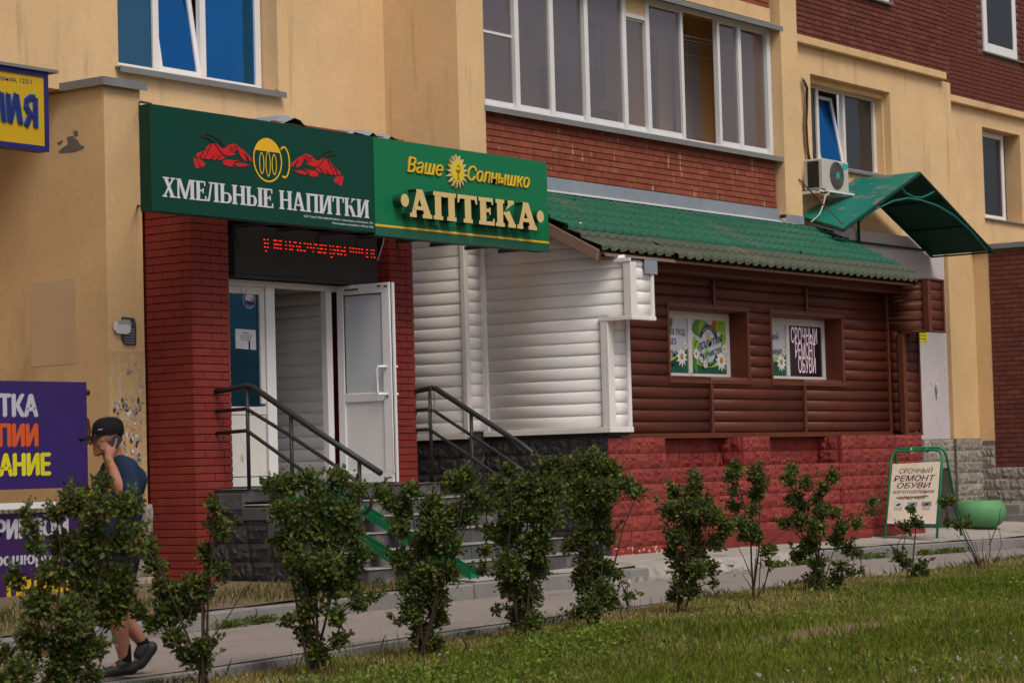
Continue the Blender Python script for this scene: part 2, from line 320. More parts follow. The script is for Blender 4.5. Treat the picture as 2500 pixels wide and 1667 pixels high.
sheet('concrete_apron', np.arange(17.9, 40, 0.3), np.array([KERB1-0.01, 14.1, 14.5, 15.0, 15.6, 16.6]), lambda X, Y: zback(X, Y)+0.012+0.008*np.sin(X*5.1+Y*3)*np.sin(X*1.7), M['apron'])
sheet('verge', np.arange(8, 17.9, 0.3), np.array([KERB1-0.01, 14.1, 14.5, 15.0, 15.6, 16.6]), lambda X, Y: zback(X, Y)+0.012+0.006*np.sin(X*5.1+Y*3), M['dry_verge'])
# kerbs: separate stones with joints, worn and slightly uneven
kroot = empty('kerb_row', (18, KERB0, 0.2)); tag(kroot, kind='structure')
x = 8.0; i = 0
while x < 38:
    L_ = 1.0; z0, z1 = zpath(x)+0.135, zpath(x+L_)+0.135
    dz = random.uniform(-0.006, 0.006); dy = random.uniform(-0.008, 0.008)
    if not (20.4 < x < 23.6):
        m = MB(); m.hexa([(x+0.006, KERB0+dy, 0), (x+L_-0.006, KERB0+dy, 0), (x+L_-0.006, KERB1+dy, 0), (x+0.006, KERB1+dy, 0)],
                         [(x+0.006, KERB0+0.02+dy, z0+dz), (x+L_-0.006, KERB0+0.02+dy, z1+dz), (x+L_-0.006, KERB1+dy, z1+dz), (x+0.006, KERB1+dy, z0+dz)])
        m.build('kerbstone', M['kerb'], kroot, bevel=0.012)
    x += L_; i += 1
kroot2 = empty('low_kerb_row', (15, PATH0, 0.1)); tag(kroot2, kind='structure')
for k in range(30):
    x = 8+k*1.0; z0, z1 = zpath(x)-0.006, zpath(x+1)-0.006
    m = MB(); m.hexa([(x+0.005, PATH0-0.08, -0.2), (x+0.995, PATH0-0.08, -0.2), (x+0.995, PATH0, -0.2), (x+0.005, PATH0, -0.2)],
                     [(x+0.005, PATH0-0.08, z0), (x+0.995, PATH0-0.08, z1), (x+0.995, PATH0, z1), (x+0.005, PATH0, z0)])
    m.build('kerbstone', M['kerb'], kroot2, bevel=0.008)
# broken apron edge where the kerb is missing
m = MB()
for k in range(60):
    cx = random.uniform(20.3, 23.8); cy = KERB0+abs(random.gauss(0, 0.12))-0.02; s = random.uniform(0.02, 0.09)
    z = zpath(cx)+ (0.02 if cy < KERB0+0.08 else 0.10)
    n_ = random.randint(4, 6); a0 = random.random()*6
    bot = [(cx+s*1.5*math.cos(a0+q*6.283/n_)*random.uniform(.7, 1.2), cy+s*math.sin(a0+q*6.283/n_), z-0.03) for q in range(n_)]
    top = [(p[0]*0.85+cx*0.15, p[1]*0.85+cy*0.15, z+random.uniform(0.0, 0.035)) for p in bot]
    m.hexa(bot, top)
m.build('concrete_rubble', M['apron'], None, kind='stuff')
m = MB(); xs_ = np.linspace(20.95, 24.05, 24); prev = None
for k, xx in enumerate(xs_):
    e = KERB0+0.03+0.10*random.random()
    cur = ((xx, e-0.06, zpath(xx)+0.002), (xx, e+0.04, zback(xx, 13.8)+0.016), (xx, 13.95, zback(xx, 13.95)+0.017))
    if prev: m.poly([prev[0], cur[0], cur[1], prev[1]]); m.poly([prev[1], cur[1], cur[2], prev[2]])
    prev = cur
tag(m.build('apron_edge', M['apron'], None), kind='structure')

# ------------------------------------------------------------------ brick / stone / plank pieces
def shared_box(name, w_, d_, h_, mt, bevel=0.003):
    m = MB(); m.box(-w_/2, w_/2, -d_/2, d_/2, -h_/2, h_/2)
    o = m.build(name, mt, None, local=True, bevel=bevel); me = o.data; bpy.data.objects.remove(o); return me
def stone_meshes(mt, k=7, w_=0.27, h_=0.173):
    out = []
    for q in range(k):
        m = MB(); nx, nz = 6, 4; g = {}
        for i in range(nx+1):
            for j in range(nz+1):
                u, v = i/nx, j/nz
                edge = min(u, 1-u)*6 < 0.9 or min(v, 1-v)*4 < 0.9
                d = random.uniform(0.014, 0.020) if edge else random.uniform(0.018, 0.042)
                g[i, j] = (-w_/2+0.003+u*(w_-0.006)+(0 if edge else random.uniform(-.012, .012)), -d, -h_/2+0.003+v*(h_-0.006)+(0 if edge else random.uniform(-.01, .01)))
        for i in range(nx):
            for j in range(nz):
                a, b, c, d = g[i, j], g[i+1, j], g[i+1, j+1], g[i, j+1]
                if random.random() < 0.5: m.poly([a, b, c]); m.poly([a, c, d])
                else: m.poly([a, b, d]); m.poly([b, c, d])
        for i in range(nx):
            for j, s in ((0, 1), (nz, -1)):
                a, b = g[i, j], g[i+1, j]; m.poly([a, b, (b[0], 0.02, b[2]), (a[0], 0.02, a[2])])
        for j in range(nz):
            for i in (0, nx):
                a, b = g[i, j], g[i, j+1]; m.poly([a, b, (b[0], 0.02, b[2]), (a[0], 0.02, a[2])])
        me = bpy.data.meshes.new('stone'); me.from_pydata(m.v, [], m.f)
        bm = bmesh.new(); bm.from_mesh(me); bmesh.ops.remove_doubles(bm, verts=bm.verts[:], dist=1e-5); bmesh.ops.recalc_face_normals(bm, faces=bm.faces[:])
        bm.to_mesh(me); bm.free(); me.materials.append(mt); out.append(me)
    return out
def place(name, me, parent, x, y, z, rz=0.0, sx=1.0, sz=1.0):
    o = link(name, me, parent, Vector((x, y, z))-origin_of(parent)); o.rotation_euler = (0, 0, rz); o.scale = (sx, 1, sz); return o
def brick_face(parent, me, axis, fixed, a0, a1, z0, z1, bw=0.26, bh=0.075, out=0.0, hole=None, shift=0.0, limit=300, count=[0], order=None, stagger=0.5):
    """courses of single bricks on the face axis='x' (looks to -Y at y=fixed) or 'y' (looks to -X at x=fixed)"""
    rows = int(round((z1-z0)/bh)); res = []
    for r in range(rows):
        z = z0+(r+0.5)*bh; a = a0-bw+((r % 2)*stagger*bw+shift) % bw
        while a < a1:
            b0, b1 = max(a, a0), min(a+bw, a1); a += bw
            if b1-b0 < 0.03: continue
            if hole and not (b1 < hole[0] or b0 > hole[1] or z < hole[2] or z > hole[3]): continue
            res.append(((b0+b1)/2, b1-b0, z))
    for c, w_, z in res:
        j = random.uniform(-0.0015, 0.0015)
        if axis == 'x': place('brick', me, parent, c, fixed+j, z, 0, (w_-0.009)/(bw-0.009))
        else: place('brick', me, parent, fixed+j, c, z, -math.pi/2, (w_-0.009)/(bw-0.009))
    return len(res)
def stone_face(parent, mes, axis, fixed, a0, a1, z0, rows, sw=0.27, sh=0.173, skip=None, worn=None):
    for r in range(rows):
        z = z0+(r+0.5)*sh; a = a0-sw*(0.5 if r % 2 else 0.0)
        while a < a1-0.02:
            b0, b1 = max(a, a0), min(a+sw, a1); a += sw
            if b1-b0 < 0.04: continue
            c = (b0+b1)/2
            if skip and skip(c, z, r): continue
            src = worn if (worn and r == 0) else mes
            me = random.choice(src); sx = (b1-b0)/sw*random.choice((1, -1))
            if axis == 'x': place('stone', me, parent, c, fixed, z, 0, sx)
            else: place('stone', me, parent, fixed, c, z, -math.pi/2, sx)
def plank(parent, mt, axis, fixed, a0, a1, z0, z1, bulge=0.020, name='plank', seg=9, label=None):
    """one half-log board; axis 'x': runs along X and bulges to -Y; axis 'y': runs along Y and bulges to -X"""
    m = MB(); prof = []
    for k in range(seg+1):
        t = k/seg; an = math.pi*t
        prof.append((-(bulge*math.sin(an)**0.55), z0+(z1-z0)*t))
    prof = [(0.012, z0)]+prof+[(0.012, z1)]
    n_ = len(prof); b = 0
    wob = random.uniform(-0.002, 0.002)
    for a in (a0, a1):
        for d, z in prof:
            m.v.append((a, fixed+d+wob, z) if axis == 'x' else (fixed+d+wob, a, z))
    for k in range(n_-1): m.f.append((k, k+1, n_+k+1, n_+k)); m.m.append(0)
    m.f.append(tuple(range(n_))); m.f.append(tuple(range(2*n_-1, n_-1, -1))); m.m += [0, 0]
    o = m.build(name, mt, parent, label=label)
    for p in o.data.polygons: p.use_smooth = len(p.vertices) == 4
    return o

# ================================================================== APARTMENT BUILDING
YM, YB, YG, YW, YR = 17.15, 16.2, 16.25, 16.55, 17.5   # main wall, balcony parapet, balcony glazing, wall with the cooler, far recess
bld = empty('apartment_building', (22, 17.2, 0.3), 'yellow plastered apartment block with red brick balcony parapet and upper storey', 'building')
def wall_hole(m, axis_y, x0, x1, z0, z1, hx0, hx1, hz0, hz1, t):
    m.box(x0, hx0, axis_y, axis_y+t, z0, z1); m.box(hx1, x1, axis_y, axis_y+t, z0, z1)
    m.box(hx0, hx1, axis_y, axis_y+t, z0, hz0); m.box(hx0, hx1, axis_y, axis_y+t, hz1, z1)
# window hole of the main wall
a = W(287, 160, y=YM+0.25); b_ = W(640, 225, y=YM+0.25)
WX0, WX1, WZ0 = W(289, 150, y=YM).x, 19.38, 5.50
m = MB(); m.box(-4, 16.3, YM, YM+0.3, 5.18, WZ0); m.box(-4, 16.3, YM+0.3, 18.9, 5.18, 5.3); m.box(-4, 16.5, 18.6, 18.9, 0, 5.18); m.box(16.3, 17.05, YM, YM+0.3, 0, WZ0); m.box(19.9, 21.2, YM, YM+0.3, 0, WZ0); m.box(17.05, 19.9, YM, YM+0.3, 3.52, WZ0); m.box(-4, WX0, YM, YM+0.3, WZ0, 11); m.box(WX1, 21.2, YM, YM+0.3, WZ0, 11); m.box(WX0, WX1, YM, YM+0.3, 7.3, 11); m.build('wall', M['plaster'], bld)
# window with opened sash
def window_frame(parent, x0, x1, z0, z1, y, fw=0.06, mull=(), mt=None, depth=0.07, name='window'):
    mt = mt or M['pvc']; m = MB()
    m.box(x0, x1, y, y+depth, z0, z0+fw*1.1); m.box(x0, x1, y, y+depth, z1-fw, z1)
    m.box(x0, x0+fw, y+0.002, y+depth-0.002, z0+fw*1.1, z1-fw); m.box(x1-fw, x1, y+0.002, y+depth-0.002, z0+fw*1.1, z1-fw)
    for q in mull: m.box(q-fw*0.5, q+fw*0.5, y+0.003, y+depth-0.003, z0+fw*1.1, z1-fw)
    return m.build(name, mt, parent, bevel=0.004)
yw = YM+0.22
wx0, wx1 = 16.6, WX1-0.02
mA, mB_ = W(382, 100, y=yw).x, W(497, 100, y=yw).x
fr = window_frame(bld, wx0, wx1, WZ0, 7.3, yw, 0.085, (mA, mB_), name='window')
def pane(parent, x0, x1, z0, z1, y, mt, name='pane'):
    return B(name, mt, parent, (x0, x1, y, y+0.012, z0, z1))
pane(fr, wx0+0.05, mA-0.04, WZ0+0.09, 7.22, yw+0.03, M['glass_teal'])
pane(fr, mB_+0.04, wx1-0.08, WZ0+0.09, 7.22, yw+0.03, M['glass_blue'])
B('reflected_blind', M['glass_teal'], fr, (wx1-0.20, wx1-0.075, yw+0.022, yw+0.028, WZ0+0.09, 7.22)) if False else None
# tilted sash: leaning inward at the top
def tilted_sash(parent, x0, x1, z0, z1, y, tilt, glass, fw=0.06):
    s = MB(); H_ = z1-z0
    def pt(x, z, d): return (x, y+(z-z0)*math.sin(tilt)+d, z0+(z-z0)*math.cos(tilt))
    def bar(xa, xb, za, zb):
        s.hexa([pt(xa, za, 0), pt(xb, za, 0), pt(xb, za, 0.055), pt(xa, za, 0.055)], [pt(xa, zb, 0), pt(xb, zb, 0), pt(xb, zb, 0.055), pt(xa, zb, 0.055)])
    bar(x0, x1, z0, z0+fw); bar(x0, x1, z1-fw, z1); bar(x0, x0+fw, z0+fw, z1-fw); bar(x1-fw, x1, z0+fw, z1-fw)
    o = s.build('sash', M['pvc'], parent)
    g = MB(); g.hexa([pt(x0+fw, z0+fw, 0.02), pt(x1-fw, z0+fw, 0.02), pt(x1-fw, z0+fw, 0.03), pt(x0+fw, z0+fw, 0.03)],
                     [pt(x0+fw, z1-fw, 0.02), pt(x1-fw, z1-fw, 0.02), pt(x1-fw, z1-fw, 0.03), pt(x0+fw, z1-fw, 0.03)])
    g.build('sash_pane', glass, parent); return o
tilted_sash(fr, mA+0.035, mB_-0.035, WZ0+0.07, 7.18, yw+0.0, math.radians(9), M['glass_blue'])
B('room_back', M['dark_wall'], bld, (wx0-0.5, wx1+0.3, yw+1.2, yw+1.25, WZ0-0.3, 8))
s0 = WX0-0.05; s1 = W(695, 243, y=YM-0.05).x
m = MB(); m.box(s0, s1, YM-0.08, YM+0.24, WZ0-0.022, WZ0-0.004); m.box(s0, s1, YM-0.082, YM-0.078, WZ0-0.065, WZ0-0.004); m.build('sill_flashing', M['flash_grey'], bld)
m = MB()
for k in range(9):
    cx = random.uniform(WX1-0.03, s1-0.03); cz = WZ0+random.uniform(0.0, 0.03); s = random.uniform(0.015, 0.04)
    m.hexa([(cx-s, YM-0.03, cz-0.02), (cx+s, YM-0.03, cz-0.02), (cx+s, YM+0.02, cz-0.02), (cx-s, YM+0.02, cz-0.02)], [(cx-s*.5, YM-0.01, cz+s*.6), (cx+s*.3, YM-0.01, cz+s*.4), (cx+s*.3, YM+0.01, cz+s*.5), (cx-s*.5, YM+0.01, cz+s*.7)])
m.build('torn_sealant', M['flash_grey'], bld, kind='stuff')
def curtain(parent, x0, x1, z0, z1, y, mt, amp=0.03, per=0.11):
    m = MB(); n_ = int((x1-x0)/0.02); prev = None
    for k in range(n_+1):
        x_ = x0+(x1-x0)*k/n_; d = amp*math.sin(x_/per*6.283)+amp*0.5*math.sin(x_/per*2.7); cur = ((x_, y+d, z0), (x_, y+d*0.6, z1))
        if prev: m.poly([prev[0], cur[0], cur[1], prev[1]])
        prev = cur
    return m.build('curtain', mt, parent, smooth=True)
curtain(fr, mB_+0.35, wx1-0.05, WZ0-0.05, 7.3, yw+0.35, M['curtain']); curtain(fr, wx0, mA+0.1, WZ0-0.05, 7.3, yw+0.35, M['curtain'])  # added curtains, standing in for the pale bands reflected in the panes
B('window_pot', M['pvc_dirty'], fr, (mB_+0.22, mB_+0.42, yw+0.12, yw+0.26, WZ0+0.05, WZ0+0.20), bevel=0.02)
# pier between main wall and balcony
PX0 = W(1121, 300, y=YB-0.1).x; PX1 = W(1186, 300, y=YB-0.1).x
B('pier', M['plaster'], bld, (PX0, PX1, YB-0.1, YM+0.6, 4.62, 11))
# balcony ---------------------------------------------------------------
balc = empty('balcony', Vector((25, YB, 5))-bld.location); balc.parent = bld
BX0, BX1 = PX1, 28.38; BZ0, BZ1 = 4.35, 5.475
B('brick_backing', M['mortar'], balc, (BX0, BX1, YB+0.012, YB+0.2, 4.35, BZ1))
brick_me = shared_box('brick', 0.251, 0.03, 0.063, M['brick'], 0.002)
brick_face(balc, brick_me, 'x', YB+0.009, BX0, BX1, BZ1-0.075*15, BZ1)
B('floor_slab', M['interior'], balc, (BX0, BX1, YB+0.2, YM+0.2, 5.0, 5.2))
B('back_wall', M['interior'], balc, (BX0, 22.3, YM, YM+0.1, 5.2, 7.5), (22.9, 24.9, YM, YM+0.1, 5.2, 7.5), (25.7, 26.6, YM, YM+0.1, 5.2, 7.5), (27.0, 28.38, YM, YM+0.1, 5.2, 7.5), (22.3, 22.9, YM+0.002, YM+0.098, 7.1, 7.5), (24.9, 25.7, YM+0.002, YM+0.098, 7.1, 7.5), (26.6, 27.0, YM+0.002, YM+0.098, 7.1, 7.5), (24.9, 25.7, YM+0.002, YM+0.098, 5.2, 6.1))
B('inner_window', M['pvc'], balc, (22.3, 22.9, YM+0.05, YM+0.09, 5.3, 7.1), (26.6, 26.75, YM+0.05, YM+0.09, 5.2, 7.1), (24.9, 24.98, YM+0.05, YM+0.09, 6.1, 7.1), (25.3, 25.38, YM+0.05, YM+0.09, 6.1, 7.1), (25.62, 25.7, YM+0.05, YM+0.09, 6.1, 7.1), (24.98, 25.62, YM+0.05, YM+0.09, 6.1, 6.18))
B('inner_dark', M['glass_dark'], balc, (24.9, 25.7, YM+0.06, YM+0.07, 6.18, 7.1), (26.75, 27.0, YM+0.06, YM+0.07, 5.2, 7.1))
B('ceiling_slab', M['interior'], balc, (BX0, BX1+0.02, YB+0.2, YM+0.3, 7.45, 7.6))
B('side_wall', M['interior'], balc, (BX1-0.02, BX1+0.05, YB+0.12, YM+0.3, 5.2, 7.5))
B('upper_slab', M['plaster'], balc, (BX0, BX1-0.04, YB-0.02, YB+0.25, 7.33, 7.52))
B('lintel_filler', M['plaster'], balc, (BX0, BX1, YB+0.06, YB+0.2, 7.24, 7.33))
B('upper_backing', M['mortar'], balc, (BX0, BX1, YB+0.03, YB+0.2, 7.52, 9))
brick_face(balc, brick_me, 'x', YB+0.026, BX0+3.5, BX1, 7.52, 7.82)
m = MB()
for z, t, y0 in ((5.475, 0.02, YB-0.10), (7.262, 0.02, YB-0.12)):
    m.box(BX0-0.02, BX1+0.12, y0, YB+0.18, z, z+t); m.box(BX0-0.02, BX1+0.12, y0-0.004, y0, z-0.045, z+t)
m.build('drip_flashing', M['flash_grey'], balc)
m = MB(); m.prism([(24.05+0.11*math.cos(t), 6.78+0.11*math.sin(t)) for t in np.linspace(0, 6.2832, 25)[:-1]], faceY(YM-0.004), 0.03, 0.0); m.build('wall_clock', M['board_grey'], balc)
B('cupboard', M['barge'], balc, (24.25, 25.0, YM-0.40, YM-0.01, 5.2, 6.35), (25.05, 25.6, YM-0.25, YM-0.01, 5.2, 5.9))
m = MB(); m.tube([(22.95, YM-0.02, 6.9), (22.99, YM-0.02, 6.2), (22.96, YM-0.02, 5.3)], 0.008, 5); m.tube([(22.96, YM-0.02, 6.9), (23.6, YM-0.02, 6.82), (24.0, YM-0.02, 6.85)], 0.006, 5); m.build('wire', M['ink_black'], balc)
curtain(balc, 22.2, 22.85, 5.3, 7.2, YM-0.05, M['curtain']); curtain(balc, 27.3, 27.9, 5.3, 7.2, YM-0.08, M['curtain'])
gl = empty('glazing', Vector((25, YG, 6.4))-Vector((25, YB, 5))); gl.parent = balc
GZ0, GZ1 = 5.497, 7.258
mull = [W(q, 80, y=YG).x for q in (1260, 1345, 1430, 1523, 1580, 1663, 1752, 1803)]
ed = [BX0]+mull+[28.42]
m = MB()
m.box(ed[0], ed[-1], YG-0.01, YG+0.07, GZ0, GZ0+0.055); m.box(ed[0], ed[-1], YG-0.01, YG+0.07, GZ1-0.04, GZ1)
for q in mull:
    if abs(q-mull[6]) < 1e-6 or abs(q-mull[5]) < 1e-6: w_ = 0.03
    else: w_ = 0.042
    m.box(q-w_, q+w_, YG-0.008, YG+0.06, GZ0+0.055, GZ1-0.04)
m.box(ed[-1]-0.10, ed[-1], YG-0.012, YG+0.072, GZ0+0.055, GZ1-0.04)
m.build('glazing_frame', M['alu'], gl, bevel=0.003) if False else m.build('glazing_frame', M['alu'], gl)
for k in range(9):
    xa, xb = ed[k], ed[k+1]
    if k == 6: continue                                   # the slid-open bay
    yy = YG+(0.018 if k % 2 else 0.036)
    zt = GZ1-0.04 if k != 4 else GZ1-0.28
    mm = MB(); mm.box(xa+0.03, xb-0.03, yy, yy+0.018, GZ0+0.058, GZ0+0.118); mm.box(xa+0.03, xb-0.03, yy, yy+0.018, zt-0.045, zt-0.003); mm.box(xa+0.028, xa+0.036, yy, yy+0.018, GZ0+0.118, zt-0.045)
    s_ = mm.build('sash', M['alu'], gl)
    pane(gl, xa+0.035, xb-0.035, GZ0+0.118, zt-0.045, yy+0.004, M['glass_grey'])
B('filler_panel', M['plaster'], gl, (ed[4]+0.04, ed[5]-0.04, YG+0.0, YG+0.04, GZ1-0.25, GZ1-0.042))
B('filler_rail', M['alu'], gl, (ed[4]+0.042, ed[5]-0.042, YG-0.002, YG+0.05, GZ1-0.30, GZ1-0.252))
B('sash_rail', M['alu'], gl, (ed[0], ed[1]-0.04, YG+0.03, YG+0.045, 6.38, 6.41))
m = MB()
for k, (ya, za) in enumerate(((YG+0.3, 7.02), (YG+0.42, 7.0), (YG+0.5, 6.98), (YG+0.6, 6.86))):
    m.tube([(24.6, ya, za), (26.4, ya, za-0.03), (28.3, ya, za)], 0.006, 5)
m.build('washing_line', M['print_grey'], balc)
# pier right of the balcony
QX0, QX1 = W(1905, 100, y=YB-0.12).x, W(1946, 100, y=YB-0.12).x
B('pier', M['plaster'], bld, (BX1+0.05, QX1, YB-0.12, YW+0.5, 4.72, 11))
# wall with the cooler, window recess
RX1 = 34.6
cwx0, cwx1, cwz0, cwz1 = W(1978, 200, y=YW).x, W(2172, 230, y=YW).x, 5.60, 6.88
m = MB(); wall_hole(m, YW, QX1-0.3, RX1, 1.7, 7.26, cwx0, cwx1, cwz0, cwz1, 0.35)
m.build('wall', M['plaster'], bld)
fr2x0, fr2x1 = cwx0+0.0, W(2131, 300, y=YW+0.24).x
m_a, m_b = W(1998, 300, y=YW+0.24).x, W(2062, 300, y=YW+0.24).x
fr2 = window_frame(bld, fr2x0, cwx1-0.0, cwz0, cwz1-0.05, YW+0.24, 0.07, (m_a, m_b), mt=M['pvc_dirty'])
B('window_post', M['pvc_dirty'], fr2, (fr2x1, fr2x1+0.08, YW+0.235, YW+0.30, cwz0+0.08, cwz1-0.12))
B('reveal_fill', M['plaster'], bld, (fr2x1+0.08, cwx1, YW+0.12, YW+0.33, cwz0, cwz1))
B('lintel_fill', M['plaster'], bld, (cwx0, fr2x1+0.08, YW+0.12, YW+0.33, cwz1-0.09, cwz1))
pane(fr2, fr2x0+0.05, m_a-0.03, cwz0+0.08, cwz1-0.12, YW+0.27, M['glass_dark'])
pane(fr2, m_b+0.03, fr2x1, cwz0+0.08, cwz1-0.12, YW+0.27, M['glass_dark'])
tilted_sash(fr2, m_a+0.03, m_b-0.03, cwz0+0.07, cwz1-0.14, YW+0.24, math.radians(10), M['glass_blue'], 0.05)
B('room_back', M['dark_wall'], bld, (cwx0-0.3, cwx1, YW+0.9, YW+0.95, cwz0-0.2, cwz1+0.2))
m = MB(); m.box(cwx0-0.02, cwx1+0.06, YW-0.06, YW+0.24, cwz0-0.02, cwz0-0.004); m.box(cwx0-0.02, cwx1+0.06, YW-0.064, YW-0.06, cwz0-0.05, cwz0-0.004); m.build('sill_flashing', M['flash_grey'], bld)
# ledge, broken into painted pieces with joints
xl = QX1
for k in range(5):
    ln = 1.08; x1_ = min(xl+ln, RX1+0.12)
    B('ledge_piece', M['plaster_old'], bld, (xl+0.004, x1_-0.004, YW-0.10, YW+0.1, 7.262, 7.375), bevel=0.008); xl = x1_
    if xl >= RX1+0.11: break
# upper brick storey
B('upper_backing', M['mortar_far'], bld, (QX1-0.1, RX1, YW+0.012, YW+0.3, 7.375, 11))
brick_far = shared_box('brick', 0.247, 0.03, 0.060, M['brick_far'], 0.002)
hx0, hx1, hz0 = 30.2, W(2168, 18, y=YW).x, 8.24
cnt = brick_face(bld, brick_far, 'x', YW+0.009, QX1, RX1, 7.375, 7.375+0.075*14, hole=(hx0, hx1, hz0, 9.5), stagger=0.25)
m = MB()
for r in range(14, 24):
    z = 7.375+0.075*(r+0.5); a_ = QX1-0.26*(0.25 if r % 2 else 0)
    while a_ < RX1-0.02:
        b0, b1 = max(a_, QX1), min(a_+0.251, RX1)
        if b0 > hx1 or b1 < hx0: m.box(b0, b1, YW-0.006, YW+0.02, z-0.031, z+0.031)
        a_ += 0.26
m.build('brickwork', M['brick_far'], bld, kind='stuff')
m = MB(); m.box(hx0-0.05, hx1+0.06, YW-0.06, YW+0.14, hz0-0.03, hz0); m.build('sill_flashing', M['flash_grey'], bld)
fr3 = window_frame(bld, hx0, hx1-0.02, hz0+0.002, 9.6, YW-0.03, 0.07, (31.5, 32.3), depth=0.04)
pane(fr3, hx0+0.07, hx1-0.09, hz0+0.08, 9.5, YW-0.012, M['glass_dark'])
# recessed part to the far right
fx0, fx1 = W(2398, 330, y=YR).x, W(2475, 330, y=YR).x
m = MB(); wall_hole(m, YR, RX1-0.4, 46, 4.0, 7.26, fx0, fx1+0.25, 5.42, 6.98, 0.3); m.build('wall', M['plaster'], bld)
B('wall_return', M['plaster'], bld, (RX1-0.3, RX1-0.003, YW+0.35, YR+0.1, 4.0, 7.26))
for k in range(5):
    B('ledge_piece', M['plaster_old'], bld, (RX1+k*1.1+0.004, RX1+(k+1)*1.1-0.004, YR-0.10, YR+0.1, 7.262, 7.375), bevel=0.008)
B('upper_backing', M['mortar_far'], bld, (RX1-0.2, 46, YR+0.012, YR+0.3, 7.375, 11), (RX1-0.2, RX1-0.006, YW+0.3, YR, 7.375, 11))
ux0, ux1 = W(2398, 60, y=YR).x, W(2500, 60, y=YR).x
m = MB(); n_ = 0
for r in range(30):
    z = 7.375+0.075*(r+0.5); a_ = RX1-0.26*(0.25 if r % 2 else 0)
    while a_ < 41:
        b0, b1 = max(a_, RX1), a_+0.25
        if not (b1 > ux0 and b0 < ux1-0.4 and z > 8.22): m.box(b0, b1, YR-0.006, YR+0.02, z-0.031, z+0.031)
        a_ += 0.26
m.build('brickwork', M['brick_far'], bld, kind='stuff')
fr4 = window_frame(bld, fx0, fx1, 5.43, 6.97, YR+0.2, 0.09, ()); pane(fr4, fx0+0.08, fx1-0.08, 5.53, 6.88, YR+0.23, M['glass_dark'])
B('curtain', M['navy'], fr4, (fx1-0.38, fx1-0.1, YR+0.28, YR+0.30, 5.53, 6.88))
B('sill_flashing', M['flash_grey'], bld, (fx0-0.03, fx1+0.7, YR-0.05, YR+0.2, 5.395, 5.418))
fr5 = window_frame(bld, ux0, ux1-0.4, 8.3, 10, YR-0.03, 0.14, (), depth=0.04); pane(fr5, ux0+0.13, ux1-0.53, 8.42, 9.9, YR-0.012, M['glass_dark'])
B('sill_flashing', M['flash_grey'], bld, (ux0-0.05, ux1+0.5, YR-0.05, YR+0.06, 8.27, 8.295))
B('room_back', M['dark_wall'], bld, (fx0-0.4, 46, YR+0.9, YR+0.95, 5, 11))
# lower wall under the canopy: lavender painted doorway
B('doorway_panel', M['lavender'], bld, (28.6, 34.02, YW-0.06, YW+0.2, 1.66, 4.72))
B('corner_pillar', M['plaster_old'], bld, (34.08, 35.0, YW-0.10, YW+0.4, 1.66, 4.7))
gs = stone_meshes(M['greystone'], 6)
sb = empty('plinth', Vector((34, YW, 0.3))-bld.location); sb.parent = bld
B('plinth_backing', M['joint_grey'], sb, (29.8, 34.0, YW-0.10, YW+0.2, 0.3, 1.655), (34.06, 35.0, YW-0.13, YW+0.2, 0.3, 1.655))
stone_face(sb, gs, 'x', YW-0.10, 33.0, 34.0, 1.655-0.173*7, 7)
stone_face(sb, gs, 'x', YW-0.13, 34.06, 35.0, 1.655-0.173*7, 7)
# -------- entrance wing on the far right: brick wall that comes forward
XE = 34.98
ew = empty('entrance_wing', (XE, 16, 0.3), 'brick and yellow plaster side wall of the far entrance, capped with grey metal', 'wall')
ysp = W(2423, 900, x=XE).y
B('plaster_wall', M['plaster_old'], ew, (XE, XE+0.3, ysp, YW-0.1, 1.62, 4.62))
B('brick_backing', M['mortar_far'], ew, (XE+0.012, XE+0.3, 13.2, ysp, 1.2, 4.62))
brick_face(ew, brick_far, 'y', XE+0.009, 15.05, ysp, 1.2, 1.2+0.075*45)
B('coping', M['flash_grey'], ew, (XE-0.06, XE+0.35, 13.2, YW-0.1, 4.62, 4.70))
B('plinth_backing', M['joint_grey'], ew, (XE-0.03, XE+0.3, 13.2, YW-0.1, 0.2, 1.2), (XE-0.03, XE+0.3, ysp, YW-0.1, 1.2, 1.615))
stone_face(ew, gs, 'y', XE-0.03, 15.0, YW-0.1, 1.2-0.173*5, 5); stone_face(ew, gs, 'y', XE-0.03, ysp, YW-0.12, 1.2, 2)
B('step', M['kerb'], ew, (33.2, 36.5, 14.9, 16.2, 0.2, 0.50), (33.6, 36.5, 15.2, 16.2, 0.5, 0.64))

# ================================================================== YELLOW BLOCK on the left
XB0, XB1, YBk = 16.25, 16.735, 16.6
blk = empty('garage_block', (16.3, 16.6, 0.2), 'low yellow plastered projection with torn posters and grey metal coping, beside red brick porch', 'wall')
B('wall', M['plaster_old'], blk, (XB0, XB1-0.2, YM, 18.6, 1.15, 5.15), (XB0, XB1, YBk+0.01, YM, 1.15, 5.21))
B('poster_face', M['plaster_posters'], blk, (XB0+0.004, XB1-0.004, YBk+0.004, YBk+0.012, 1.15, 2.62))
m = MB(); m.box(XB0-0.06, XB1+0.04, YBk-0.05, YM, 5.212, 5.24); m.box(XB0-0.06, XB1+0.04, YBk-0.054, YBk-0.05, 5.16, 5.24); m.box(XB0-0.064, XB0-0.06, YBk-0.054, YM, 5.16, 5.24); m.build('coping', M['flash_grey'], blk)
B('plinth_backing', M['joint_grey'], blk, (XB0-0.03, XB1+0.025, YBk-0.03, YM, 0.1, 1.35) if False else (XB0-0.02, XB1+0.02, YBk-0.02, 18.6, 0.1, 1.15))
stone_face(blk, gs, 'x', YBk-0.02, XB0, XB1+0.02, 1.15-0.173*6, 6); stone_face(blk, gs, 'y', XB0-0.02, YBk, 18.4, 1.15-0.173*6, 6)
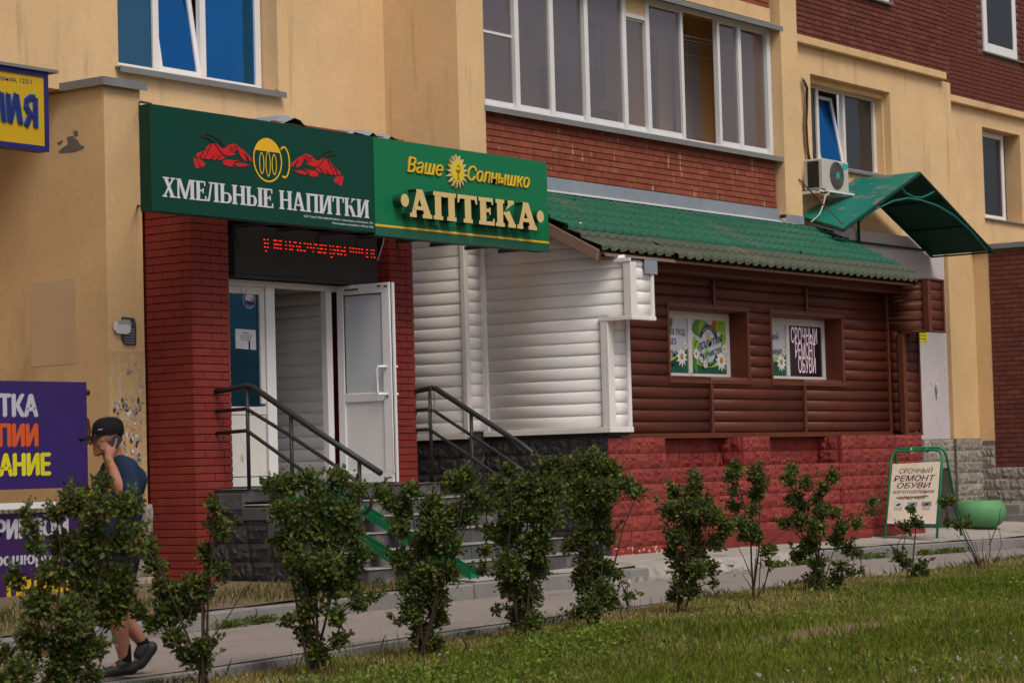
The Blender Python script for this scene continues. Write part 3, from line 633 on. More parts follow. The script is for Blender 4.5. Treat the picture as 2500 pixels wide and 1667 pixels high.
m = MB(); p0, p1 = W(76, 692, x=XB0), W(184, 679, x=XB0); p2, p3 = W(187, 887, x=XB0), W(78, 896, x=XB0)
m.hexa([(XB0-0.0015, p.y, p.z) for p in (p0, p1, p2, p3)], [(XB0-0.003, p.y, p.z) for p in (p0, p1, p2, p3)]); m.build('faded_notice', M['stainpaper'], blk)
for pl in ([(445,1165),(482,1130),(520,1110),(512,1052),(555,1040),(600,1082),(612,1108),(648,1122),(640,1142),(582,1165),(520,1172),(460,1176)], [(560,1008),(585,998),(600,1020),(596,1046),(570,1050)], [(435,1098),(485,1070),(478,1095),(455,1118)]):
    q = [W(a_/3.136, b_/3.136, x=XB0) for a_, b_ in pl]; m = MB(); m.prism([(p.y, p.z) for p in q], lambda a_, b_, d: (XB0-d, a_, b_), 0.0015, 0.0005); m.build('bare_render', M['joint_grey'], blk)
# torn posters on the narrow face, curled corners
for k in range(110):
    pxx = random.uniform(279, 346); pyy = random.choice((random.uniform(975, 1100), random.uniform(1015, 1130), random.uniform(960, 1010)))
    c = W(pxx, pyy, y=YBk); s = random.uniform(0.008, 0.032); n_ = random.randint(5, 8); a0 = random.random()*6
    pts = [(c.x+s*math.cos(a0+q*6.283/n_)*random.uniform(.3, 1.0), c.z+s*1.3*math.sin(a0+q*6.283/n_)*random.uniform(.3, 1.1)) for q in range(n_)]
    pts = [(min(max(p[0], XB0+0.01), XB1-0.01), p[1]) for p in pts]
    d = 0.0005+0.0006*(k % 9)
    m = MB(); cur = random.random() < 0.3
    m.prism(pts, lambda a_, b_, dd: (a_, YBk-dd-(abs(b_-c.z)*0.35 if cur else 0), b_), d+0.0006, d)
    m.build('poster_scrap', random.choice((M['paper'], M['scrap'], M['scrap'], M['scrap'], M['stainpaper'], M['paper_dark'])), blk)

def txt(s, x0, z0, h, mt, parent, fn, width=None, shear=0.0, bold=0.0, ext=0.001, name='lettering', align='l', space=1.0, per=False, d0=0.0):
    """lettering as geometry. fn(a, b, d): a along the line, b up, d out of the surface"""
    def curve_mesh(t):
        cu = bpy.data.curves.new('t', 'FONT'); cu.body = t; cu.size = 1; cu.extrude = 0.5; cu.shear = shear; cu.resolution_u = 3; cu.space_character = space
        o = bpy.data.objects.new('t', cu); COL.objects.link(o); dg = bpy.context.evaluated_depsgraph_get(); dg.update()
        me = bpy.data.meshes.new_from_object(o.evaluated_get(dg)); bpy.data.objects.remove(o); bpy.data.curves.remove(cu); return me
    me = curve_mesh(s)
    if len(me.vertices) == 0: return None
    co = np.zeros(len(me.vertices)*3); me.vertices.foreach_get('co', co); co = co.reshape(-1, 3)
    sy = h/0.729
    w0 = co[:, 0].min(); ww = co[:, 0].max()-w0
    sx = width/ww if width else sy
    if align == 'c': x0 = x0-ww*sx/2
    if align == 'r': x0 = x0-ww*sx
    org = origin_of(parent)
    out = np.array([Vector(fn(x0+(p[0]-w0)*sx, z0+p[1]*sy, d0+(ext if p[2] > 0 else 0.0)))-org for p in co])
    me.vertices.foreach_set('co', out.ravel()); me.update()
    bm = bmesh.new(); bm.from_mesh(me); bmesh.ops.recalc_face_normals(bm, faces=bm.faces[:])
    if bold:                                   # heavier strokes: the outline repeated a hair to the side and up, each a hair deeper
        o0 = Vector(fn(0, 0, 0)); ea = Vector(fn(1, 0, 0))-o0; eb = Vector(fn(0, 1, 0))-o0; ed_ = Vector(fn(0, 0, 1))-o0
        src = bm.verts[:]+bm.edges[:]+bm.faces[:]
        for q, (u_, v_) in enumerate(((1, 0.2), (-1, -0.2), (0.1, 1), (-0.1, -1))):
            g = bmesh.ops.duplicate(bm, geom=src)['geom']; bmesh.ops.translate(bm, verts=[e for e in g if isinstance(e, bmesh.types.BMVert)], vec=ea*(bold*u_*sy*0.75)+eb*(bold*v_*sy*0.4)-ed_*(0.00012*(q+1)))
    bm.to_mesh(me); bm.free()
    me.materials.clear(); me.materials.append(mt); me.name = name
    o = link(name, me, parent); return o

# stickers on the yellow pier
st = empty('phone_sticker', W(293, 800, y=YBk), 'crumpled white sticker with phone number over black leaflet on yellow pier', 'sticker')
c = W(309, 806, y=YBk); m = MB(); m.prism([(c.x-0.07, c.z+0.125), (c.x+0.10, c.z+0.12), (c.x+0.125, c.z+0.05), (c.x+0.12, c.z-0.14), (c.x-0.03, c.z-0.14), (c.x-0.07, c.z-0.09)], faceY(YBk), 0.008, 0.006); m.build('leaflet', M['paper_dark'], st)
for k in range(6): txt('мастер 701-07', c.x-0.03, c.z-0.125+k*0.026, 0.011, M['print_grey'], st, faceY(YBk), width=0.13, d0=0.008)
c = W(298, 802, y=YBk); m = MB(); m.prism([(c.x-0.125, c.z+0.05), (c.x-0.10, c.z+0.07), (c.x+0.06, c.z+0.062), (c.x+0.10, c.z+0.02), (c.x+0.09, c.z-0.035), (c.x+0.05, c.z-0.055), (c.x-0.08, c.z-0.05), (c.x-0.13, c.z-0.01)], lambda a_, b_, d: (a_, YBk-d-abs(a_-c.x)*0.06, b_), 0.016, 0.012); m.build('label_paper', M['paper'], st)
txt('923 139 84 22', c.x-0.10, c.z-0.03, 0.034, M['ink_black'], st, lambda a_, b_, d: (a_, YBk-d-abs(a_-c.x)*0.06, b_), width=0.18, d0=0.0162)
m = MB(); m.prism([(c.x-0.12, c.z+0.06), (c.x-0.03, c.z+0.085), (c.x+0.05, c.z+0.08), (c.x+0.10, c.z+0.03), (c.x+0.03, c.z+0.045), (c.x-0.05, c.z+0.035)], lambda a_, b_, d: (a_, YBk-d-abs(b_-c.z)*0.5, b_), 0.018, 0.0165); m.build('curled_edge', M['paper'], st)

# ================================================================== RED BRICK PORCH
XP0, YP = 16.763, 15.99
XP1 = W(567, 1100, y=YP).x; XQ0 = W(960, 1000, y=YP).x; XQ1 = W(1018, 1100, y=YP).x; ZPL = 1.27
porch = empty('brick_porch', (18.4, 16.5, 0.3), 'red painted brick entrance porch with left and right brick pillars', 'porch')
B('core', M['redmortar'], porch, (XP0+0.010, XP1, YP+0.010, YP+0.25, 0.2, 4.88), (XP0+0.010, XP0+0.25, YP+0.25, YM, 0.2, 4.88), (XQ0+0.004, XQ1-0.004, YP+0.010, YM, 1.2, 4.88), (XP0+0.01, XQ1-0.004, YP+0.03, YM, 3.9, 4.88))
redbrick = shared_box('brick', 0.253, 0.03, 0.067, M['redpaint'], 0.003)
brick_face(porch, redbrick, 'x', YP+0.007, XP0, XP1, 0.3, 0.3+0.075*49)
brick_face(porch, redbrick, 'y', XP0+0.007, YP-0.006, YBk, 0.3, 0.3+0.075*49, shift=0.13)
pr2 = empty('pillar', Vector((XQ0, YP, 1.3))-porch.location); pr2.parent = porch
brick_face(pr2, redbrick, 'x', YP+0.007, XQ0, XQ1, ZPL, ZPL+0.075*35)
brick_face(pr2, redbrick, 'y', XQ0+0.007, YP-0.006, YP+0.3, ZPL, ZPL+0.075*35, shift=0.13)
brick_face(porch, brick_me, 'x', YP+0.012, XP0+1.2, XP0+3.3, 4.79, 4.79+0.075*2)
# torn roofing felt on top
m = MB(); prev = None
for k in range(34):
    x_ = XP0-0.02+k*(XQ1+0.1-XP0)/33; zz = 4.925+0.012*math.sin(k*1.3)+(0.12*max(0, 1-abs(x_-18.25)/0.25) if 18 < x_ < 18.5 else 0)+(0.07 if 19.0 < x_ < 20.0 else 0)*abs(math.sin(k*2))
    cur = [(x_, YP-0.05-0.03*math.sin(k*2.3), zz-0.05), (x_, YP+0.1, zz), (x_, YM, zz+0.02)]
    if prev:
        for q in range(2): m.poly([prev[q], cur[q], cur[q+1], prev[q+1]])
    prev = cur
m.build('roofing_felt', M['zinc'], porch)
B('coping', M['flash_grey'], porch, (XP0-0.05, XP0+0.3, YP+0.3, YM, 4.90, 4.95))
# vestibule inside
YD = 16.25
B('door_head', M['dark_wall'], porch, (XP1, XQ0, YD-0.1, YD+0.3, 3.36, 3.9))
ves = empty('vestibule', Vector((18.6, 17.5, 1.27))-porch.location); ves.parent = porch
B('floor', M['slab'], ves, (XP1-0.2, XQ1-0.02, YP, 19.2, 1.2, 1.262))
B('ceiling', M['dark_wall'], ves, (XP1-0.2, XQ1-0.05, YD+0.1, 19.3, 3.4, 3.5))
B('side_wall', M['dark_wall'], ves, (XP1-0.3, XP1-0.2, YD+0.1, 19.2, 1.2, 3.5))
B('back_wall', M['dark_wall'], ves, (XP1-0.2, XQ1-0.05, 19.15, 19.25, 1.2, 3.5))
for k in range(17):
    plank(ves, M['whitewood'], 'x', 18.3, 17.15, 19.35, 1.27+k*0.128, 1.27+(k+1)*0.128)
for k in range(17):
    plank(ves, M['whitewood'], 'y', 19.35, 16.5, 18.3, 1.27+k*0.128, 1.27+(k+1)*0.128)
B('vertical_trim', M['whitetrim'], ves, (18.62, 18.70, 18.21, 18.24, 1.27, 3.4), (18.80, 18.86, 18.21, 18.24, 1.27, 3.4))
# door set ---------------------------------------------------------------
ds = empty('door_set', (18.5, YD, ZPL), 'white plastic door frame with narrow glazed side leaf and notice, inside the red porch', 'door frame')
zt = 3.345; xl0 = W(563, 900, y=YD).x; xs1 = W(650, 900, y=YD).x; xm0, xm1 = W(652, 900, y=YD).x, W(674, 900, y=YD).x; xh0, xh1 = W(799, 900, y=YD).x, W(813, 900, y=YD).x
B('door_frame', M['pvc'], ds, (xl0-0.06, XQ0, YD, YD+0.07, zt-0.06, zt), (xl0-0.06, xl0-0.005, YD, YD+0.07, ZPL, zt-0.06), (xm0, xm1, YD-0.004, YD+0.075, ZPL, zt-0.06), (xh0, xh1, YD-0.004, YD+0.075, ZPL+0.02, zt-0.06), (xm1, xh0, YD+0.001, YD+0.07, ZPL, ZPL+0.02), bevel=0.004)
# narrow leaf
sl_ = empty('side_leaf', Vector((xl0, YD, ZPL))-ds.location); sl_.parent = ds
zmid = W(600, 985, y=YD).z
B('leaf_frame', M['pvc_dirty'], sl_, (xl0, xs1, YD+0.005, YD+0.06, zt-0.14, zt-0.062), (xs1-0.07, xs1, YD+0.006, YD+0.061, zmid-0.0, zt-0.14), (xl0, xl0+0.005, YD+0.006, YD+0.061, zmid, zt-0.14), (xl0, xs1, YD+0.006, YD+0.061, zmid-0.11, zmid-0.03), bevel=0.004)
B('lower_panel', M['pvc_dirty'], sl_, (xl0, xs1-0.012, YD+0.012, YD+0.05, ZPL+0.12, zmid-0.115), (xl0, xs1, YD+0.006, YD+0.06, ZPL+0.02, ZPL+0.11))
pane(sl_, xl0+0.003, xs1-0.07, zmid-0.03, zt-0.14, YD+0.03, M['glass_door'])
# round sticker and tear-off notice on the glass
c = W(608, 731, y=YD+0.03); stk = empty('round_sticker', c, 'round dark blue sticker with white bird head on narrow door pane', 'sticker')
def disc(m, c, rx, rz, y, d, n_=24, a0=0, a1=6.2832):
    m.prism([(c[0]+rx*math.cos(a0+(a1-a0)*q/n_), c[1]+rz*math.sin(a0+(a1-a0)*q/n_)) for q in range(n_)], faceY(y), d, d-0.0008)
for r_, mt_, d in ((0.092, 'paper', 0.002), (0.086, 'navy', 0.003), (0.062, 'paper', 0.004)):
    m = MB(); disc(m, (c.x, c.z), r_, r_*1.0, YD+0.03, d); m.build('sticker_ring', M[mt_], stk)
m = MB(); m.prism([(c.x-0.055, c.z-0.02), (c.x-0.03, c.z+0.045), (c.x+0.02, c.z+0.055), (c.x+0.05, c.z-0.0), (c.x+0.052, c.z-0.03), (c.x, c.z-0.01)], faceY(YD+0.03), 0.0052, 0.0045); m.build('bird_head', M['letter_white'], stk)
m = MB(); m.prism([(c.x+0.02, c.z+0.03), (c.x+0.055, c.z-0.01), (c.x+0.045, c.z-0.03), (c.x+0.02, c.z-0.005)], faceY(YD+0.03), 0.0062, 0.0055); m.build('beak', M['print_orange'], stk)
m = MB(); disc(m, (c.x, c.z), 0.06, 0.06, YD+0.03, 0.0068, 12, math.pi*1.05, math.pi*1.95); m.build('wave', M['navy'], stk)
def arc_text(s, c, r, a_mid, h, mt_, parent, y, d, up=True):
    n_ = len(s); da = h*0.9/r
    for k, ch in enumerate(s):
        if ch == ' ': continue
        an = a_mid+(-(k-(n_-1)/2)*da if up else (k-(n_-1)/2)*da)
        ca, sa = math.cos(an), math.sin(an)
        def fn(a_, b_, dd, an=an):
            t = (-math.sin(an), math.cos(an)) if not up else (math.sin(an), -math.cos(an))
            nrm = (math.cos(an), math.sin(an)) if up else (-math.cos(an), -math.sin(an))
            return (c[0]+math.cos(an)*r+a_*t[0]+b_*nrm[0], y-d-dd, c[1]+math.sin(an)*r+a_*t[1]+b_*nrm[1])
        txt(ch, -h*0.35, -h*0.5, h, mt_, parent, fn, width=h*0.7)
arc_text('ОХРАННОЕ ПРЕДПРИЯТИЕ', (c.x, c.z), 0.074, math.pi/2, 0.0125, M['paper'], stk, YD+0.03, 0.0032)
arc_text('333-600-8', (c.x, c.z), 0.074, -math.pi/2, 0.0125, M['paper'], stk, YD+0.03, 0.0032, up=False)
p0, p1, p2, p3 = [W(*q, y=YD+0.03) for q in ((574, 802), (624, 806), (625, 854), (575, 850))]
nt_ = empty('tear_off_notice', p0, 'white tear-off notice with one missing strip taped to door pane', 'notice')
m = MB(); m.prism([(p.x, p.z) for p in (p0, p1, p2, p3)], faceY(YD+0.03), 0.002, 0.001); m.build('sheet', M['paper'], nt_)
m = MB(); m.box(p3.x+0.19, p3.x+0.215, YD+0.0268, YD+0.0275, p2.z, p2.z+0.085); m.build('gap', M['gasket'], nt_)
txt('ВНИМАНИЕ', (p0.x+p1.x)/2, p0.z-0.045, 0.012, M['ink_black'], nt_, faceY(YD+0.03), width=0.09, align='c', d0=0.0022)
for k in range(4): txt('требуются сотрудники' if k % 2 else 'полный рабочий день', (p0.x+p1.x)/2, p0.z-0.065-k*0.016, 0.008, M['ink_black'], nt_, faceY(YD+0.03), width=0.2-0.02*k, align='c', d0=0.0022)
for k in range(9):
    if k in (6,): continue
    xx = p3.x+0.015+k*0.034; txt('223-07-15', 0, 0, 0.009, M['ink_black'], nt_, lambda a_, b_, d, xx=xx: (xx-b_, YD+0.03-d, p3.z+0.008+a_), width=0.065, d0=0.0022)
# open leaf, hinged right of the opening and swung outward
dl = empty('open_door', (19.15, YD, ZPL), 'open white glazed door leaf with white pull handle', 'door')
XL = W(812, 700, y=YD).x+0.02; y1d = YD-0.03; y0d = W(949, 700, x=XL).y; tzk = 0.06
def leafbox(m, ya, yb, za, zb, x0=0.0, x1=0.06): m.box(XL+x0, XL+x1, ya, yb, za, zb)
m = MB(); zd0, zd1 = ZPL+0.02, zt-0.01; zr = W(880, 960, x=XL).z; zr2 = zr-0.09
leafbox(m, y0d, y1d, zd1-0.10, zd1); leafbox(m, y0d, y1d, zd0, zd0+0.10); leafbox(m, y0d, y0d+0.105, zd0+0.10, zd1-0.10); leafbox(m, y1d-0.085, y1d, zd0+0.10, zd1-0.10); leafbox(m, y0d+0.105, y1d-0.085, zr2, zr)
m.build('leaf_frame', M['pvc'], dl, bevel=0.005)
B('edge_seal', M['gasket'], dl, (XL+0.022, XL+0.036, y0d-0.003, y0d-0.0005, zd0, zd1))
B('edge_lip', M['alu'], dl, (XL+0.045, XL+0.075, y0d-0.012, y0d-0.004, zd0, zd1))
B('lower_panel', M['pvc'], dl, (XL+0.018, XL+0.042, y0d+0.10, y1d-0.08, zd0+0.09, zr2+0.005))
B('frosted_pane', M['frosted'], dl, (XL+0.02, XL+0.04, y0d+0.1, y1d-0.08, zr-0.005, zd1-0.095))
B('glazing_seal', M['gasket'], dl, (XL+0.014, XL+0.019, y0d+0.105, y1d-0.085, zd1-0.112, zd1-0.10), (XL+0.014, XL+0.019, y1d-0.095, y1d-0.085, zr, zd1-0.112))
m = MB(); hy = W(908, 860, x=XL).y-0.0; ha, hb = W(905, 897, x=XL).z, W(905, 964, x=XL).z
yy_ = y0d+0.05
m.tube([(XL, yy_, ha), (XL-0.05, yy_+0.02, ha), (XL-0.075, yy_+0.05, ha-0.0), (XL-0.08, yy_+0.07, ha-0.03), (XL-0.08, yy_+0.07, hb+0.03), (XL-0.075, yy_+0.05, hb), (XL-0.05, yy_+0.02, hb), (XL, yy_, hb)], 0.014, 10)
m.build('pull_handle', M['pvc'], dl, smooth=True)
m = MB(); m.tube([(XL+0.06, yy_-0.03, ha), (XL+0.13, yy_-0.03, ha)], 0.013, 8); m.tube([(XL+0.06, yy_-0.03, hb), (XL+0.13, yy_-0.03, hb)], 0.013, 8); m.build('handle_mount', M['pvc'], dl)
B('lock_plate', M['chain'], dl, (XL-0.004, XL, y0d+0.04, y0d+0.055, zr-0.06, zr-0.02))
B('door_stay', M['chain'], dl, (XL-0.014, XL-0.001, y1d-0.30, y1d-0.12, zd1-0.055, zd1-0.04), (XL-0.01, XL-0.001, y0d+0.10, y0d+0.15, zd1-0.04, zd1-0.025), (XL-0.01, XL-0.001, y0d+0.02, y0d+0.06, zd1-0.045, zd1-0.03))
c = W(841, 755, x=XL+0.018); B('hours_card', M['paper'], dl, (XL+0.016, XL+0.019, c.y-0.045, c.y+0.045, c.z-0.04, c.z+0.045))
for k in range(3): txt('режим работы', 0, 0, 0.010, M['ink_black'], dl, lambda a_, b_, d, k=k: (XL+0.0158-d, c.y+0.035-a_, c.z+0.018-k*0.02+b_), width=0.07)

# ================================================================== LED DISPLAY over the door
YL = 16.03
led = empty('led_display', (18.5, YL, 3.6), 'black scrolling LED display with red dots above the porch door', 'display')
lx0, lx1, lz0, lz1 = W(573, 600, y=YL).x, W(922, 640, y=YL).x, 3.375, 3.86
B('housing', M['led_face'], led, (lx0, lx1, YL, YL+0.12, lz0, lz1), bevel=0.004)
B('housing_edge', M['gasket'], led, (lx0-0.004, lx1+0.004, YL+0.002, YL+0.12, lz0-0.028, lz0-0.002))
rows = [[(500, 148, 3), (550, 150, 2), (645, 161, 4), (672, 162, 3), (718, 167, 3), (740, 167, 3), (810, 178, 1), (868, 182, 3), (930, 189, 2), (950, 190, 3), (1015, 198, 3), (1077, 205, 3), (1122, 209, 3), (1167, 212, 3), (1226, 217, 2), (1248, 221, 3), (1302, 227, 3), (1335, 229, 3), (1380, 233, 3), (1445, 240, 2), (1490, 244, 2), (1550, 251, 5), (1593, 255, 1), (1657, 263, 3), (1735, 270, 3), (1777, 274, 3), (1820, 278, 3), (1862, 283, 3), (1905, 287, 3), (1973, 294, 3), (2036, 300, 2), (2071, 303, 3)],
 [(510, 200, 4), (550, 204, 2), (650, 214, 4), (680, 216, 3), (710, 220, 2), (738, 221, 2), (812, 230, 2), (870, 236, 4), (915, 240, 3), (966, 245, 2), (1008, 249, 4), (1122, 260, 3), (1170, 265, 4), (1213, 269, 3), (1263, 273, 1), (1302, 278, 3), (1328, 281, 4), (1380, 286, 3), (1448, 291, 1), (1490, 295, 1), (1520, 299, 3), (1558, 302, 4), (1615, 309, 4), (1650, 313, 5), (1738, 321, 3), (1780, 325, 3), (1822, 329, 3), (1865, 333, 3), (1908, 337, 3), (1973, 343, 3), (2036, 349, 1), (2066, 352, 3)],
 [(510, 255, 4), (552, 258, 3), (650, 267, 4), (697, 272, 5), (738, 276, 3), (815, 284, 2), (873, 290, 4), (905, 293, 2), (983, 299, 4), (1028, 304, 4), (1077, 310, 5), (1203, 321, 1), (1280, 328, 4), (1305, 331, 4), (1355, 337, 4), (1381, 339, 2), (1450, 345, 2), (1497, 349, 4), (1560, 355, 4), (1602, 359, 4), (1662, 366, 4), (1977, 396, 4), (2040, 400, 1), (2085, 405, 3)], [(527, 310, 3), (1467, 398, 4)]]
m = MB()
for rw in rows:
    for px_q, py_q, wq in rw:
        c = W(560+px_q/5.88, 560+py_q/5.88, y=YL-0.001); hw = 0.003+0.0023*wq
        m.box(c.x-hw, c.x+hw, YL-0.004, YL-0.0005, c.z-0.0048, c.z+0.0048)
m.build('scrolling_text', M['led_red'], led, kind='stuff')
m = MB(); m.tube([W(938, 575, y=YP-0.01), W(936, 592, y=YP-0.015), W(930, 612, y=YP-0.01), W(922, 636, y=YP-0.01)], 0.004, 5); m.build('cable', M['print_grey'], led)

# ================================================================== MAIN SIGNS
YS = 15.25; FS = faceY(YS); KS = YS/15.64
def kz(z): return 1.4+(z-1.4)*KS
sx0, sx1 = 15.885*KS, 22.205*KS; sxm = W(913, 450, y=YS).x; sz0, sz1 = kz(3.853), kz(4.84)
s1_ = empty('drinks_sign', (sx0, YS, sz0), 'dark green beer shop sign with two red crayfish and a yellow mug, pale serif letters', 'sign')
B('panel', [M['sign_dark']], s1_, (sx0+0.012, sxm-0.003, YS, YS+0.02, sz0, sz1))
B('side_return', M['sign_side'], s1_, (sx0, sx0+0.012, YS-0.001, YS+0.14, sz0, sz1), (sx0+0.012, sxm-0.003, YS+0.02, YS+0.14, sz0, sz0+0.01), (sx0+0.012, sxm-0.003, YS+0.02, YS+0.14, sz1-0.01, sz1))
for pz, pe in ((254, 247), (508, 502)):
    m = MB(); m.tube([W(368, pz, y=YS+0.12), W(332, pe, y=YM-0.02 if pe < 300 else 16.8)], 0.012, 6); m.build('bracket', M['rail'], s1_)
for q in range(8):
    xx = sx0+1.3+q*0.62; B('bracket', M['rail'], s1_, (xx+0.6, xx+0.64, YS+0.1, YP+0.02, sz0+0.02, sz0+0.06))
def glyph(ch, T=0.20, t=0.09, s=0.075, o=0.055):
    """slab-serif capitals as convex pieces in a box of height 1; returns (pieces, width)"""
    P = []
    R_ = lambda x0, y0, x1, y1: P.append([(x0, y0), (x1, y0), (x1, y1), (x0, y1)])
    def stem(x, wd=T, top=True, bot=True):
        R_(x, 0, x+wd, 1)
        if bot: R_(x-o, 0, x+wd+o, s)
        if top: R_(x-o, 1-s, x+wd+o, 1)
    def diag(xa, ya, xb, yb, wd): P.append([(xa, ya), (xa+wd, ya), (xb+wd, yb), (xb, yb)])
    def bowl(x0, x1, y0, y1, wd, th):
        cy = (y0+y1)/2; ry = (y1-y0)/2; n_ = 10; xc = x0+(x1-x0)*0.45; rx = x1-xc
        R_(x0, y1-th, xc, y1); R_(x0, y0, xc, y0+th)
        for k in range(n_):
            a1 = math.pi/2-math.pi*k/n_; a2 = math.pi/2-math.pi*(k+1)/n_
            P.append([(xc+rx*math.cos(a1), cy+ry*math.sin(a1)), (xc+(rx-wd)*math.cos(a1), cy+(ry-th)*math.sin(a1)), (xc+(rx-wd)*math.cos(a2), cy+(ry-th)*math.sin(a2)), (xc+rx*math.cos(a2), cy+ry*math.sin(a2))])
    if ch == 'Н': stem(o); stem(0.55); R_(o+T, 0.46, 0.55, 0.46+t); w_ = 0.55+T+o
    elif ch == 'П': stem(o, top=False); stem(0.55, top=False); R_(0, 1-s, 0.55+T+o, 1); R_(o+T, 1-s-0.03, 0.55, 1-s); w_ = 0.55+T+o
    elif ch == 'И': stem(o); stem(0.58); diag(o+T-0.02, 0.10, 0.58-t+0.02, 0.90, t*1.05); w_ = 0.58+T+o
    elif ch == 'М':
        stem(o, t*1.1); stem(0.80, T); diag(o+t*0.9+0.27, 0.0, o-0.0, 1, T*0.95); diag(0.46, 0.0, 0.80, 1.0, t); w_ = 0.80+T+o
        P[-1] = [(0.43, 0), (0.43+t*1.3, 0), (0.83, 1), (0.83-t, 1)]
    elif ch == 'Е': stem(o); R_(o+T, 1-s, 0.56, 1); R_(0.50, 0.76, 0.56, 1-s); R_(o+T, 0, 0.60, s); R_(0.54, s, 0.60, 0.25); R_(o+T, 0.47, 0.44, 0.47+t*0.9); R_(0.40, 0.38, 0.45, 0.65); w_ = 0.60
    elif ch == 'Л': stem(0.46, top=False); diag(0.06, 0.05, 0.22, 1-s, t); P.append([(0, 0), (0.10, 0), (0.17, 0.12), (0.0, 0.12)]); R_(0.12, 1-s, 0.46+T+o, 1); w_ = 0.46+T+o
    elif ch == 'Ь': stem(o); bowl(o+T, 0.68, 0, 0.56, T*0.85, s); w_ = 0.68
    elif ch == 'Ы': stem(o); bowl(o+T, 0.62, 0, 0.56, T*0.85, s); stem(0.74); w_ = 0.74+T+o
    elif ch == 'А':
        P.append([(0.07, s), (0.07+t, s), (0.33+t*0.7, 1), (0.28, 1)]); P.append([(0.52, s), (0.52+T, s), (0.47, 1), (0.47-T, 1)])
        R_(0, 0, 0.24, s); R_(0.46, 0, 0.80, s); R_(0.16, 0.27, 0.60, 0.27+t*0.9); w_ = 0.80
    elif ch == 'Т': stem(0.27, top=False); R_(0, 1-s, 0.74, 1); P.append([(0, 0.70), (0.05, 0.70), (0.09, 1-s), (0, 1-s)]); P.append([(0.69, 0.70), (0.74, 0.70), (0.74, 1-s), (0.65, 1-s)]); w_ = 0.74
    elif ch == 'К': stem(o); P.append([(o+T, 0.44), (o+T+0.03, 0.56), (0.58+t*0.6, 1-s), (0.58-t*0.5, 1-s)]); P.append([(0.52, s), (0.52+T, s), (0.38+t, 0.62), (0.30, 0.52)]); R_(0.48, 1-s, 0.72, 1); R_(0.48, 0, 0.78, s); w_ = 0.78
    elif ch == 'Х': P.append([(0.46, s), (0.46+T, s), (0.10+T, 1-s), (0.10, 1-s)]); P.append([(0.08, s), (0.08+t, s), (0.60+t*0.4, 1-s), (0.60-t*0.6, 1-s)]); R_(0, 0, 0.25, s); R_(0.40, 0, 0.74, s); R_(0.03, 1-s, 0.38, 1); R_(0.47, 1-s, 0.72, 1); w_ = 0.74
    else: w_ = 0.4
    return P, w_
def serif_line(text, x0, x1, z0, z1, fn, ext, mt, parent, gap=0.07, d0=0.0, side=None, space=0.30, **gk):
    gl_ = [(c, *glyph(c, **gk)) if c != ' ' else (' ', [], space) for c in text]
    tot = sum(g[2] for g in gl_)+gap*(len(gl_)-1); sx = (x1-x0)/tot; x = x0
    for c, P, w_ in gl_:
        if P:
            m = MB()
            for k, pts in enumerate(P):
                m.mi = 0
                ar = sum(pts[i][0]*pts[(i+1) % len(pts)][1]-pts[(i+1) % len(pts)][0]*pts[i][1] for i in range(len(pts)))
                if ar < 0: pts = pts[::-1]
                zb = (z0, z1) if not callable(z0) else (z0(x), z1(x))
                b = len(m.v); n_ = len(pts); dd = d0+ext+0.0004*k
                q = [(x+p[0]*sx, zb[0]+p[1]*(zb[1]-zb[0])) for p in pts]
                m.v += [tuple(fn(a_, b_, dd)) for a_, b_ in q]+[tuple(fn(a_, b_, d0)) for a_, b_ in q]
                m.f.append(tuple(b+i for i in range(n_))); m.m.append(0)
                for i in range(n_):
                    j = (i+1) % n_; m.f.append((b+i, b+n_+i, b+n_+j, b+j)); m.m.append(1 if side else 0)
            m.build('letter', [mt, side] if side else mt, parent)
        x += (w_+gap)*sx
la, lb = W(396, 455, y=YS).x, W(900, 510, y=YS).x
serif_line('ХМЕЛЬНЫЕ НАПИТКИ', la, lb, kz(3.99), kz(4.175), FS, 0.004, M['letter_white'], s1_, gap=0.055, T=0.19)
def trace(pts): return [(lambda p: (p.x, p.z))(W(350+a_/4.055, 230+b_/4.055, y=YS)) for a_, b_ in pts]
cray = [[(492,625),(520,640),(540,690),(552,720),(545,735),(520,738),(505,700)], [(525,632),(548,636),(590,668),(610,690),(600,715),(570,725),(545,680)],
 [(515,600),(545,580),(600,560),(640,600),(700,615),(770,608),(830,605),(800,635),(760,655),(700,650),(640,645),(580,640),(530,620)],
 [(612,565),(622,530),(640,510),(665,495),(690,490),(720,494),(745,515),(775,540),(812,600),(760,606),(700,612),(640,602)],
 [(775,535),(822,525),(850,500),(890,493),(925,508),(945,522),(940,550),(910,565),(870,580),(920,590),(880,607),(830,612),(800,600)],
 [(935,540),(962,535),(1010,575),(1060,630),(1078,675),(1050,660),(1020,612),(985,572),(1015,648),(1010,668),(975,640),(945,590)],
 [(780,675),(795,655),(820,650),(870,655),(950,660),(900,670),(885,690),(880,718),(830,715),(792,700)],
 [(888,690),(940,680),(1000,688),(1048,705),(1000,718),(930,720)]]
ant = [[(565,420),(640,440),(700,490),(750,560),(790,605),(815,615)], [(612,392),(690,420),(755,470),(803,530)]]
segs = [[(628,590),(640,545),(668,500)], [(560,632),(575,590),(590,570)], [(600,642),(615,600)], [(660,648),(690,618)], [(720,650),(760,612)]]
xr_ = [W(350+1455/4.055, 230+735/4.055, y=YS).x, W(350+1978/4.055, 230+835/4.055, y=YS).x]
